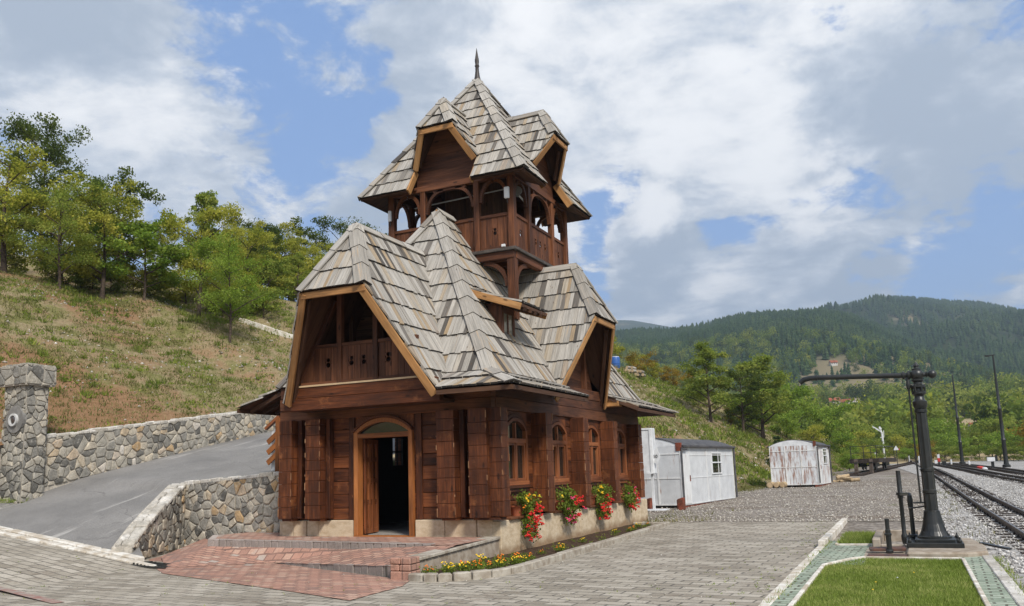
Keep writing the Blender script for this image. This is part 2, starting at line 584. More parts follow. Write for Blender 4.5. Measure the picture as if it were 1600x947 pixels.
def stone_mat(name, pts, mort=0.0):
    m, t, b = new_mat(name)
    rn = t.attr('rnd'); p = objvec(t)
    base = t.ramp(rn, pts)
    n1_ = t.noise(p, 6.0, 8, 0.65); n2_ = t.noise(p, 28.0, 5, 0.6)
    k = t.rng(t.math('ADD', t.math('MULTIPLY', n1_, 0.6), t.math('MULTIPLY', n2_, 0.4)), 0.3, 0.7, 0.45, 1.45)
    c = t.mix(1.0, base, k, 'MULTIPLY')
    # pale lichen
    lf = t.rng(t.noise(p, 8.0, 8, 0.75), 0.52, 0.66, 0, 0.7, True)
    c = t.mix(lf, c, (0.46, 0.43, 0.38))
    t.l(c, b.inputs['Base Color'])
    b.inputs['Roughness'].default_value = 0.9
    b.inputs['Specular IOR Level'].default_value = 0.2
    t.l(t.bump(t.math('ADD', n1_, t.math('MULTIPLY', n2_, 0.5)), 0.8, 0.03), b.inputs['Normal'])
    return m
M_stone = stone_mat("wall_stone", ((0.0, (0.10, 0.096, 0.086)), (0.18, (0.21, 0.20, 0.178)), (0.42, (0.32, 0.298, 0.253)), (0.65, (0.41, 0.372, 0.305)), (0.85, (0.46, 0.40, 0.31)), (0.95, (0.40, 0.27, 0.14)), (1.0, (0.56, 0.53, 0.48))))
M_stone_pale = stone_mat("pale_stone", ((0.0, (0.36, 0.33, 0.28)), (0.5, (0.46, 0.43, 0.38)), (1.0, (0.58, 0.55, 0.50))))
M_rubble = stone_mat("rubble_stone", ((0.0, (0.25, 0.22, 0.18)), (0.5, (0.42, 0.38, 0.32)), (1.0, (0.62, 0.58, 0.52))))

def base_stone_mat():
    m, t, b = new_mat("hewn_base_stone")
    p = objvec(t); rn = t.attr('rnd')
    n1_ = t.noise(t.mapping(p, (6, 6, 10)), 1.0, 8, 0.7); n2_ = t.vor(p, 26.0)
    c = t.ramp(n1_, ((0.25, (0.36, 0.27, 0.17)), (0.5, (0.53, 0.43, 0.30)), (0.75, (0.65, 0.55, 0.41))))
    c = t.mix(t.math('MULTIPLY', rn, 0.35), c, (0.40, 0.28, 0.18))
    # damp foot
    sp = t.n('ShaderNodeSeparateXYZ'); t.l(p, sp.inputs[0])
    df = t.math('ADD', sp.outputs[2], t.math('MULTIPLY', t.noise(p, 3.0, 4), -0.35))
    c = t.mix(t.rng(df, -0.10, 0.10, 0.75, 0.0, True), c, (0.20, 0.115, 0.055))
    pit = t.rng(n2_, 0.05, 0.22, 0.7, 0.0, True)
    pitm = t.math('MULTIPLY', pit, t.rng(t.noise(p, 5.0), 0.45, 0.6, 0, 1))
    c = t.mix(pitm, c, (0.16, 0.11, 0.07))
    t.l(c, b.inputs['Base Color'])
    b.inputs['Roughness'].default_value = 0.95
    b.inputs['Specular IOR Level'].default_value = 0.15
    t.l(t.bump(n1_, 0.4, 0.02), b.inputs['Normal'])
    return m
M_base = base_stone_mat()

def paver_mat(name, cols, bw, bh, rot, gap=(0.10, 0.09, 0.075), blot=0.35, mortar=0.017):
    m, t, b = new_mat(name)
    p = objvec(t)
    wob = t.n('ShaderNodeVectorMath', operation='MULTIPLY_ADD')
    wn = t.n('ShaderNodeTexNoise'); t.l(p, wn.inputs['Vector']); wn.inputs['Scale'].default_value = 3.0; wn.inputs['Detail'].default_value = 2
    t.l(wn.outputs['Color'], wob.inputs[0]); wob.inputs[1].default_value = (0.05, 0.05, 0); t.l(p, wob.inputs[2])
    v = t.mapping(wob.outputs[0], (1, 1, 1), (0, 0, 0), (0, 0, rot))
    br = t.n('ShaderNodeTexBrick'); t.l(v, br.inputs['Vector'])
    br.offset = 0.5
    br.inputs['Color1'].default_value = (0, 0, 0, 1); br.inputs['Color2'].default_value = (1, 1, 1, 1)
    br.inputs['Mortar'].default_value = (0.5, 0.5, 0.5, 1)
    br.inputs['Scale'].default_value = 1.0
    br.inputs['Mortar Size'].default_value = mortar
    br.inputs['Mortar Smooth'].default_value = 0.3
    br.inputs['Bias'].default_value = 0.0
    br.inputs['Brick Width'].default_value = bw
    br.inputs['Row Height'].default_value = bh
    big = t.noise(p, 0.45, 7, 0.72); fine = t.noise(p, 40.0, 4, 0.7)
    tone = t.math('ADD', t.math('MULTIPLY', br.outputs['Color'], 0.5), t.math('ADD', t.math('MULTIPLY', big, 1.0), -0.22))
    c = t.ramp(tone, cols)
    c = t.mix(1.0, c, t.rng(fine, 0.25, 0.75, 0.72, 1.25), 'MULTIPLY')
    st = t.rng(t.noise(p, 1.7, 7, 0.7), 0.57, 0.72, 0, blot, True)
    c = t.mix(st, c, tuple(x * 1.2 for x in gap))
    st2 = t.math('MULTIPLY', t.rng(t.noise(p, 0.8, 5, 0.7), 0.5, 0.68, 0, 1, True), t.rng(t.noise(p, 9.0, 6, 0.75), 0.48, 0.6, 0, .75, True))
    c = t.mix(st2, c, (0.13, 0.085, 0.055))
    # joints: weak where filled with dust
    jf = t.math('MULTIPLY', br.outputs['Fac'], t.rng(t.noise(p, 1.1, 4, 0.6), 0.3, 0.6, 0.45, 1.0))
    c = t.mix(jf, c, gap)
    t.l(c, b.inputs['Base Color'])
    b.inputs['Roughness'].default_value = 0.85
    b.inputs['Specular IOR Level'].default_value = 0.25
    h = t.math('ADD', t.math('MULTIPLY', br.outputs['Fac'], -1.0), t.math('MULTIPLY', fine, 0.25))
    t.l(t.bump(h, 0.6, 0.012), b.inputs['Normal'])
    return m
M_paver = paver_mat("grey_pavers", ((0.2, (0.22, 0.19, 0.148)), (0.5, (0.325, 0.288, 0.232)), (0.85, (0.43, 0.385, 0.318))), 0.40, 0.22, R(4), blot=0.5)
M_redpaver = paver_mat("red_pavers", ((0.15, (0.22, 0.165, 0.14)), (0.35, (0.32, 0.185, 0.14)), (0.58, (0.41, 0.225, 0.165)), (0.76, (0.46, 0.30, 0.225)), (0.88, (0.38, 0.33, 0.285)), (1.0, (0.34, 0.30, 0.265))), 0.24, 0.14, R(3), (0.16, 0.10, 0.08), 0.3)
M_greenpaver = paver_mat("green_pavers", ((0.2, (0.19, 0.23, 0.17)), (0.5, (0.29, 0.34, 0.26)), (0.85, (0.38, 0.42, 0.33))), 0.22, 0.14, R(2), (0.09, 0.085, 0.06), 0.3)
M_kerbwhite = plain("whitewashed_stone", (0.66, 0.63, 0.57), 0.85, 0, 0.2, 0.35, 4.0, (0.42, 0.36, 0.28))
M_kerbgrey = plain("kerb_stone", (0.40, 0.365, 0.305), 0.9, 0, 0.2, 0.4, 5.0, (0.25, 0.21, 0.165))

def asphalt_mat():
    m, t, b = new_mat("asphalt")
    p = objvec(t)
    n1_ = t.noise(p, 0.7, 6, 0.6); n2_ = t.noise(p, 60, 3, 0.7); 
    n3_ = t.noise(t.mapping(p, (2.2, 0.25, 0.3), (0, 0, 0), (0, 0, R(-9))), 1.0, 6, 0.65)
    c = t.ramp(n1_, ((0.3, (0.155, 0.148, 0.14)), (0.7, (0.235, 0.224, 0.21))))
    c = t.mix(1.0, c, t.rng(n2_, 0.3, 0.7, 0.6, 1.35), 'MULTIPLY')
    c = t.mix(t.rng(n3_, 0.56, 0.66, 0, 0.6, True), c, (0.42, 0.40, 0.37))
    c = t.mix(t.rng(t.noise(p, 2.5, 8, .75), .58, .68, 0, .5, True), c, (0.12, 0.115, 0.11))
    wp = t.n('ShaderNodeVectorMath', operation='MULTIPLY_ADD'); wn = t.n('ShaderNodeTexNoise'); t.l(p, wn.inputs['Vector']); wn.inputs['Scale'].default_value = 1.5; wn.inputs['Detail'].default_value = 5
    t.l(wn.outputs['Color'], wp.inputs[0]); wp.inputs[1].default_value = (.9, .9, 0); t.l(p, wp.inputs[2])
    ck = t.vor(wp.outputs[0], 0.28, 'DISTANCE_TO_EDGE')
    c = t.mix(t.math('MULTIPLY', t.rng(ck, 0.001, 0.005, 0.4, 0.0), t.rng(n1_, .4, .55)), c, (0.045, 0.042, 0.04))
    t.l(c, b.inputs['Base Color']); b.inputs['Roughness'].default_value = 0.85
    b.inputs['Specular IOR Level'].default_value = 0.3
    t.l(t.bump(n2_, 0.4, 0.008), b.inputs['Normal'])
    return m
M_asphalt = asphalt_mat()

def gravel_mat(name, c1, c2, c3, scale=14.0, grass=0.0):
    m, t, b = new_mat(name)
    p = objvec(t)
    vd = t.n('ShaderNodeTexVoronoi'); t.l(p, vd.inputs['Vector']); vd.inputs['Scale'].default_value = scale
    sc = t.n('ShaderNodeSeparateColor'); t.l(vd.outputs['Color'], sc.inputs[0])
    big = t.noise(p, 0.35, 6, 0.65)
    tone = t.math('ADD', t.math('MULTIPLY', sc.outputs[0], 0.5), t.math('ADD', t.math('MULTIPLY', big, 1.0), -0.22))
    c = t.ramp(tone, ((0.15, c1), (0.5, c2), (0.9, c3)))
    if grass > 0:
        dp = t.rng(t.noise(t.mapping(p, (.35, 1, 1)), 0.6, 7, .7), .5, .66, 0, .7, True)
        c = t.mix(dp, c, t.mix(sc.outputs[0], (0.10, 0.068, 0.045), (0.22, 0.16, 0.115)))
    c = t.mix(t.rng(vd.outputs['Distance'], 0.3, 0.75, 0.0, 0.6), c, tuple(x * 0.45 for x in c1))
    if grass > 0:
        g = t.rng(t.noise(p, 0.5, 7, 0.7), 0.66 - grass * 0.2, 0.72, 0, 1, True)
        c = t.mix(g, c, t.mix(t.noise(p, 9.0, 4), (0.07, 0.095, 0.025), (0.16, 0.16, 0.06)))
    t.l(c, b.inputs['Base Color']); b.inputs['Roughness'].default_value = 0.95
    b.inputs['Specular IOR Level'].default_value = 0.15
    t.l(t.bump(t.math('MULTIPLY', vd.outputs['Distance'], -1.0), 0.8, 0.03), b.inputs['Normal'])
    return m
M_ballast = gravel_mat("white_ballast", (0.23, 0.215, 0.195), (0.38, 0.36, 0.335), (0.60, 0.58, 0.55), 11.0)
M_yard = gravel_mat("yard_gravel", (0.16, 0.135, 0.11), (0.26, 0.225, 0.19), (0.42, 0.38, 0.335), 9.0, 0.25)
M_soil = plain("bed_soil", (0.085, 0.055, 0.036), 1.0, 0, 0.1, 0.6, 16.0, (0.035, 0.022, 0.015))

def hill_mat():
    m, t, b = new_mat("hillside_turf")
    p = objvec(t)
    big = t.noise(p, 0.14, 7, 0.62); mid = t.noise(p, 0.9, 7, 0.68); fine = t.math('ADD', t.math('MULTIPLY', t.noise(p, 6.0, 6, 0.7), .55), t.math('MULTIPLY', t.noise(p, 24.0, 4, 0.75), .45))
    g = t.ramp(fine, ((0.25, (0.075, 0.080, 0.026)), (0.5, (0.155, 0.15, 0.055)), (0.75, (0.30, 0.26, 0.12))))
    dry = t.ramp(fine, ((0.25, (0.14, 0.10, 0.055)), (0.5, (0.27, 0.21, 0.125)), (0.75, (0.40, 0.34, 0.22))))
    earth = t.ramp(fine, ((0.25, (0.14, 0.070, 0.036)), (0.55, (0.26, 0.145, 0.080)), (0.8, (0.40, 0.26, 0.16))))
    c = t.mix(t.rng(mid, 0.38, 0.56, 0, 0.92, True), g, dry)
    # bare red earth: by its own noise, and a worn patch above the road wall beside the pillar
    sp = t.n('ShaderNodeVectorMath', operation='DISTANCE'); t.l(p, sp.inputs[0]); sp.inputs[1].default_value = (-23.0, 15.6, 4.2)
    patch = t.rng(sp.outputs['Value'], 1.0, 8.5, 0.29, 0.0, True)
    sp2 = t.n('ShaderNodeVectorMath', operation='DISTANCE'); t.l(p, sp2.inputs[0]); sp2.inputs[1].default_value = (-10.5, 44.0, 1.6)
    patch = t.math('ADD', patch, t.rng(sp2.outputs['Value'], 1.5, 8.0, 0.20, 0.0, True))
    sp3 = t.n('ShaderNodeVectorMath', operation='DISTANCE'); t.l(p, sp3.inputs[0]); sp3.inputs[1].default_value = (-30.0, 24.5, 10.0)
    patch = t.math('ADD', patch, t.rng(sp3.outputs['Value'], 0.5, 4.0, 0.12, 0.0, True))
    e = t.math('ADD', t.math('ADD', t.math('MULTIPLY', big, 0.6), t.math('MULTIPLY', mid, 0.5)), patch)
    c = t.mix(t.rng(e, 0.54, 0.70, 0, 0.85, True), c, earth)
    ws = t.vor(p, 3.2)
    wm = t.math('MULTIPLY', t.rng(ws, 0.04, 0.085, 1.0, 0.0, True), t.rng(e, 0.55, 0.62, 0, 1))
    c = t.mix(wm, c, (0.55, 0.50, 0.44))
    t.l(c, b.inputs['Base Color']); b.inputs['Roughness'].default_value = 1.0
    b.inputs['Specular IOR Level'].default_value = 0.05
    t.l(t.bump(t.math('ADD', fine, mid), 0.9, 0.06), b.inputs['Normal'])
    return m
M_hill = hill_mat()

def mount_mat(name, fo1, fo2, me1, me2, scale, thr, low=0):
    m, t, b = new_mat(name)
    p = objvec(t)
    big = t.noise(p, scale, 7, 0.6); mid = t.noise(p, scale * 9, 6, 0.65)
    a = t.mix(mid, fo1, fo2); c2 = t.mix(mid, me1, me2)
    f_ = t.rng(big, thr, thr + 0.08, 0, 1, True)
    if low:
        sp = t.n('ShaderNodeSeparateXYZ'); t.l(p, sp.inputs[0])
        f_ = t.math('MAXIMUM', f_, t.rng(t.math('ADD', sp.outputs[2], t.math('MULTIPLY', big, 40)), low + 18, low + 34, 1, 0, True))
    c = t.mix(f_, a, c2)
    t.l(c, b.inputs['Base Color']); b.inputs['Roughness'].default_value = 1.0
    b.inputs['Specular IOR Level'].default_value = 0.05
    return m
M_mount = mount_mat("mountain_forest_floor", (0.030, 0.042, 0.018), (0.055, 0.070, 0.028), (0.17, 0.14, 0.075), (0.25, 0.205, 0.125), 0.004, 0.58, 58)
M_valley = mount_mat("valley_meadow", (0.10, 0.13, 0.038), (0.17, 0.19, 0.065), (0.30, 0.225, 0.13), (0.40, 0.32, 0.19), 0.012, 0.45)

def leaf_mat(name, a, bcol, c_, trans=0.5):
    m = bpy.data.materials.new(name); m.use_nodes = True
    t = NT(m.node_tree)
    for nd in list(m.node_tree.nodes): m.node_tree.nodes.remove(nd)
    o = t.n('ShaderNodeOutputMaterial')
    rn = t.attr('rnd')
    c = t.ramp(rn, ((0.0, a), (0.55, bcol), (1.0, c_)))
    d = t.n('ShaderNodeBsdfDiffuse'); tr = t.n('ShaderNodeBsdfTranslucent')
    t.l(c, d.inputs[0]); t.l(t.mix(0.5, c, (0.20, 0.24, 0.03), 'MIX'), tr.inputs[0])
    mx = t.n('ShaderNodeMixShader'); mx.inputs[0].default_value = trans
    t.l(d.outputs[0], mx.inputs[1]); t.l(tr.outputs[0], mx.inputs[2])
    t.l(mx.outputs[0], o.inputs[0])
    return m
M_leaf_y = leaf_mat("leaf_yellow_green", (0.14, 0.16, 0.025), (0.31, 0.33, 0.045), (0.52, 0.48, 0.09))
M_leaf_g = leaf_mat("leaf_fresh_green", (0.085, 0.155, 0.022), (0.20, 0.31, 0.042), (0.36, 0.46, 0.085))
M_leaf_d = leaf_mat("leaf_dark_green", (0.024, 0.045, 0.014), (0.062, 0.095, 0.024), (0.13, 0.16, 0.04))
M_leaf_m = leaf_mat("leaf_mid_green", (0.085, 0.13, 0.024), (0.21, 0.28, 0.05), (0.38, 0.40, 0.09))
M_leaf_o = leaf_mat("leaf_autumn", (0.14, 0.10, 0.02), (0.30, 0.19, 0.03), (0.42, 0.26, 0.05))
M_needle = leaf_mat("needle_green", (0.022, 0.042, 0.017), (0.048, 0.080, 0.030), (0.095, 0.125, 0.042), 0.15)
M_grass = leaf_mat("grass_blade", (0.15, 0.21, 0.038), (0.26, 0.335, 0.075), (0.46, 0.45, 0.17), 0.4)
M_drygrass = leaf_mat("dry_grass", (0.085, 0.095, 0.028), (0.18, 0.17, 0.065), (0.34, 0.29, 0.14), 0.3)
M_petal_r = plain("red_petal", (0.62, 0.022, 0.02), 0.6)
M_petal_p = plain("pink_petal", (0.70, 0.07, 0.18), 0.6)
M_petal_o = plain("orange_petal", (0.75, 0.20, 0.012), 0.6)
M_petal_y = plain("yellow_petal", (0.80, 0.52, 0.02), 0.6)
# ================================================================== TERRAIN
def sstep(a, b, x):
    t = min(1.0, max(0.0, (x - a) / (b - a)))
    return t * t * (3 - 2 * t)

def interp(x, tab):
    if x <= tab[0][0]: return tab[0][1]
    for (x0, y0), (x1, y1) in zip(tab, tab[1:]):
        if x <= x1:
            return y0 + (y1 - y0) * (x - x0) / (x1 - x0)
    return tab[-1][1]

def nz(x, y, s, seed=0.0):
    return mnoise.noise(Vector((x * s + seed * 7.3, y * s - seed * 3.1, seed)))

def gz(x, y):
    z = 0.012 * max(0.0, min(y, 110.0) - 20.0)
    z += 0.13 * max(0.0, min(-13.6 - x, 12.0)) * (1 - sstep(12.4, 13.4, y)) * sstep(-6, 4, y)
    return z

VAL = ((0, 1.08), (110, 1.08), (135, 1.7), (200, 5.5), (300, 14), (450, 31), (700, 47), (1000, 56), (3000, 70), (9000, 90))
def valley(r, x, y):
    k = sstep(120, 260, r)
    return interp(r, VAL) + k * (2.6 * nz(x, y, 0.012, 1) + 1.2 * nz(x, y, 0.035, 2))

def polar(name, az0, az1, naz, radii, zf, mat, label=None):
    rows = []
    V = []; F = []
    closed = abs((az1 - az0) - 360) < 1e-6
    na = naz if closed else naz + 1
    for r_ in radii:
        for i in range(na):
            a = R(az0 + (az1 - az0) * i / naz)
            x, y = r_ * math.sin(a), r_ * math.cos(a)
            V.append((x, y, zf(r_, math.degrees(a), x, y)))
    for j in range(len(radii) - 1):
        for i in range(naz):
            i2 = (i + 1) % na
            F.append((j * na + i, j * na + i2, (j + 1) * na + i2, (j + 1) * na + i))
    me = raw_mesh(name, V, F, 4, mat, smooth=True)
    return add_mesh(name, me, kind='structure')

def gsheet(r_, a, x, y):
    if r_ < 115: return gz(x, y) - 0.06 - (0.10 if x > -14 and y < 26 else 0.0)
    return valley(r_, x, y) - 0.06
radii = [0.5, 2, 4, 6, 8, 10, 12, 14, 16, 18, 20, 23, 26, 30, 35, 40, 46, 53, 61, 70, 80, 91, 103, 116, 130, 145, 160, 178, 198, 220, 245, 270, 300, 330, 365, 400, 440, 485, 540, 600, 680, 780, 900, 1100, 1400, 1900, 2600, 3600, 5000, 7500]
polar("ground", -180, 180, 240, radii, gsheet, M_valley)

RA = ((-30, .158), (-19.16, 0.160), (-16.1, 0.162), (-13.51, 0.162), (-11.79, 0.166), (-9.24, 0.1725), (-7.59, 0.1731), (-4.4, 0.1709), (-2.51, 0.1609), (-0.02, 0.1364), (2.0, 0.1119), (4.25, 0.0845), (6.41, 0.0616), (9.3, 0.0294), (14, 0.02))
RB = ((-30, .10), (-14, .13), (-9.74, 0.1512), (-7.64, 0.1633), (-4.41, 0.1687), (-2.05, 0.1762), (0.2, 0.1768), (1.63, 0.1716), (3.02, 0.1658), (4.72, 0.1606), (6.01, 0.1536), (6.96, 0.1474), (10.02, 0.1364), (12.84, 0.1233), (18, .10), (26, .07))
RC = ((-34, .15), (-26, .172), (-20.42, 0.1781), (-17.8, 0.1725), (-16.7, 0.1716), (-15.63, 0.1673), (-13.51, 0.1581), (-11.02, 0.1452), (-6, .12), (0, .10))
def mountain_fn(tab, r0, rr, r1, tree_h, z0, amp):
    def fn(r_, a, x, y):
        zr = 1.65 + interp(a, tab) * rr - tree_h
        if r_ <= rr:
            s = (r_ - r0) / (rr - r0)
            s = s ** 0.85
            w = amp * math.sin(math.pi * min(1, s)) 
            return z0 + (zr - z0) * s + w * (nz(x, y, 0.006, 3) + 0.5 * nz(x, y, 0.016, 4))
        s = (r_ - rr) / (r1 - rr)
        return zr - (zr * 0.55) * s
    return fn
mfA = mountain_fn(RA, 430, 1000, 1500, 4, 26, 22)
mfB = mountain_fn(RB, 700, 1700, 2400, 6, 40, 40)
mfC = mountain_fn(RC, 1500, 2700, 3600, -8, 60, 30)
polar("mountain_ridge", -32, 16, 150, [430 + 19 * i for i in range(31)] + [1060, 1200, 1500], mfA, M_mount)
polar("mountain_range", -32, 28, 150, [700 + 40 * i for i in range(26)] + [1850, 2100, 2400], mfB, M_mount)
polar("far_hill", -40, 4, 90, [1500 + 100 * i for i in range(13)] + [3000, 3600], mfC, M_mount)

# ---- hillside (left slope running on behind the station and beside the yard)
def xfoot(Y):
    return interp(Y, ((-40, -24), (8, -21.45), (26, -21.45), (32, -11.0), (40, -9.3), (50, -7.9), (65, -6.9), (80, -5.9), (100, -4.6), (130, -3.6), (170, -3)))
def zfoot(Y):
    w = 2.96 + 0.139 * (max(min(Y, 27), 6) - 15.4) - 0.06
    g = gz(0, Y) - 0.12
    k = sstep(26, 32, Y)
    return w * (1 - k) + g * k
def zcrest(Y):
    return interp(Y, ((-40, 9.6), (20, 9.9), (24, 9.9), (27, 9.2), (30, 8.0), (40, 8.3), (64, 9.6), (78, 9.4), (90, 6.5), (104, 4.9), (118, 4.6), (140, 2.6), (170, 1.6)))
def hslope(Y):
    return interp(Y, ((-40, .55), (28, .55), (34, .62), (130, .64)))
def hill_d(Y, d):
    a = zfoot(Y) + hslope(Y) * d
    b = zcrest(Y) + (0.10 + .15 * (1 - sstep(40, 60, Y))) * d - 2.0 * (1 - sstep(40, 60, Y))
    k = 1.2
    h = max(k - abs(a - b), 0.0) / k
    return min(a, b) - h * h * k * 0.25
def hill_z(x, y):
    d = xfoot(y) - x
    if d < 0: return None
    return hill_d(y, d) + (0.18 * nz(x, y, 0.35, 5) + .08 * nz(x, y, 1.1, 7)) * sstep(0, 1.5, d) + 0.45 * nz(x, y, 0.09, 6) * sstep(1, 6, d)
ys = [-40 + 4 * i for i in range(11)] + [4 + 0.5 * i for i in range(72)] + [40 + 1.2 * i for i in range(76)] + [133 + 4 * i for i in range(10)]
ds = [0] + [0.25 * i for i in range(1, 9)] + [2 + 0.5 * i for i in range(1, 33)] + [18 + 1.5 * i for i in range(1, 21)] + [50 + 6 * i for i in range(1, 12)]
V = []; F = []
for Y in ys:
    for d in ds:
        x = xfoot(Y) - d
        V.append((x, Y, hill_z(x, Y)))
n_ = len(ds)
for j in range(len(ys) - 1):
    for i in range(n_ - 1):
        F.append((j * n_ + i, j * n_ + i + 1, (j + 1) * n_ + i + 1, (j + 1) * n_ + i))
add_mesh("hillside", raw_mesh("hillside", V, [f[::-1] for f in F], 4, M_hill, smooth=True), kind='structure')

# ---- yard sheets
def sheet(name, x0, x1, y0, y1, nx, ny, dz, mat, jl=0.0, jr=0.0, bump=0.0, seed=1, smooth=True, zf=None):
    rg = random.Random(seed)
    V = []; F = []
    for j in range(ny + 1):
        Y = y0 + (y1 - y0) * j / ny
        a = x0(Y) if callable(x0) else x0
        b = x1(Y) if callable(x1) else x1
        a += rg.uniform(-jl, jl); b += rg.uniform(-jr, jr)
        for i in range(nx + 1):
            x = a + (b - a) * i / nx
            V.append((x, Y, (zf or gz)(x, Y) + dz + bump * nz(x, Y, 1.3, seed)))
    for j in range(ny):
        for i in range(nx):
            q = j * (nx + 1) + i
            F.append((q, q + 1, q + nx + 2, q + nx + 1))
    return add_mesh(name, raw_mesh(name, V, F, 4, mat, smooth=smooth), kind='structure')

sheet("plaza_paving", -46, -1.74, -14, 24.35, 130, 110, -0.004, M_paver, bump=.007)
sheet("gravel_yard", lambda Y: min(-7.0, xfoot(Y) - 1.0), 1.2, 24.36, 112, 24, 100, -0.012, M_yard, 0.2, 0.3, 0.012, 3)
sheet("gravel_strip", -1.66, 1.05, 15.3, 24.4, 8, 20, -0.02, M_yard, 0, 0, .01, 9)
sheet("ballast_bed", lambda Y: 1.06 if Y < 15.8 else (0.95 if Y < 20 else (0.62 if Y < 60 else interp(Y, ((60, .6), (95, -1.6), (112, -2.5))))), lambda Y: 13.5, -12, 112, 22, 150, 0.012, M_ballast, 0.0, 0.2, 0.025, 4)
# strip of red pavers in front of the entrance (laid flush, in the plaza)
mb = MB(5)
pts = [(-13.3, 12.1), (-12.6, 11.6), (-8.4, 10.15), (-7.0, 9.62), (-7.05, 11.0), (-7.30, 11.62), (-11.65, 13.45), (-14.9, 15.1), (-15.6, 16.2), (-16.4, 16.1), (-15.2, 13.6)]
mb.face([(x, y, 0.006) for x, y in pts])
o = mb.build("red_paving", M_redpaver); tag(o, kind='structure')
mb = MB(6)
mb.face([(-13.9, 9.2, gz(-13.9, 9.2) + .005), (-11.2, 8.36, .005), (-11.15, 8.52, .005), (-13.85, 9.36, gz(-13.85, 9.36) + .005)])
o = mb.build("red_marking", plain("red_marking_paint", (0.27, 0.14, 0.115), 0.9, 0, 0.2, 0.6, 5.0, (0.31, 0.27, 0.23))); tag(o, kind='structure')

# ---- sloping road
rows = [(12.72, -14.30, .065, -26, 1.40), (13.3, -15.2, .34, -26, 1.52), (14.5, -15.95, .85, -26, 1.75), (16.0, -16.75, 1.36, -22.5, 1.86), (16.3, -13.4, 1.50, -22.5, 1.92), (18, -13.4, 1.75, -22, 2.25), (20, -13.4, 2.1, -21.6, 2.64), (23, -13.4, 2.8, -21.4, 3.2), (26, -13.4, 3.4, -21.4, 3.76), (33, -13.4, 4.6, -21.4, 4.9)]
V = []; F = []
fine = []
for a, b in zip(rows, rows[1:]):
    for k in range(4):
        t = k / 4
        fine.append(tuple(u + (w - u) * t for u, w in zip(a, b)))
fine.append(rows[-1])
NXR = 16
for (Y, xr, zr, xl, zl) in fine:
    for i in range(NXR + 1):
        t = i / NXR
        V.append((xr + (xl - xr) * t, Y + 0.05 * t, zr + (zl - zr) * t + 0.02 * nz(xr + (xl - xr) * t, Y, 0.8, 8)))
for j in range(len(fine) - 1):
    for i in range(NXR):
        q = j * (NXR + 1) + i
        F.append((q, q + NXR + 1, q + NXR + 2, q + 1))
add_mesh("road", raw_mesh("road", V, F, 4, M_asphalt, smooth=True), kind='structure')

# ---- whitewashed kerb stones across the foot of the road
mb = MB(7)
x = -13.65
while x > -25:
    L = mb.rng.uniform(0.55, 0.95)
    for row, (dy, w) in enumerate(((0.0, 0.17), (0.20, 0.24))):
        xa, xb = x - mb.rng.uniform(0, .05), x - L + 0.03
        ya = 12.28 + dy + 0.028 * (-13.65 - xa); yb = 12.28 + dy + 0.028 * (-13.65 - xb)
        za = gz(xa, ya) if row == 0 else gz(xa, 12.3); zb = gz(xb, 12.3)
        h = 0.03 + 0.03 * row + mb.rng.uniform(0, .012)
        if row == 1 and mb.rng.random() < 0.12: continue
        mb.hexa([(xb, yb, zb - .1), (xa, ya, za - .1), (xa, ya + w, za - .1), (xb, yb + w, zb - .1), (xb, yb, zb + h), (xa, ya, za + h), (xa, ya + w, za + h), (xb, yb + w, zb + h)])
    x -= L
o = mb.build("road_kerb", M_kerbwhite, bevel=0.018); tag(o, kind='structure')

# drain grate beside the wall end
g = thing("drain_grate", "dark iron drain grate sunk in the paving at the stone wall's lower end", "drain", (-13.75, 12.45, 0.0))
mb = MB(8)
for k in range(9):
    mb.beam((-14.15 + k * .1, 12.28, .012 + gz(-14.15 + k * .1, 12.3)), (-14.0 + k * .1, 12.62, .016 + gz(-14.1 + k * .1, 12.3)), .045, .03)
mb.beam((-14.3, 12.25, .06), (-13.2, 12.2, .012), .05, .03); mb.beam((-14.1, 12.66, .06), (-13.05, 12.62, .012), .05, .03)
mb.build("grate_bars", M_iron, g)

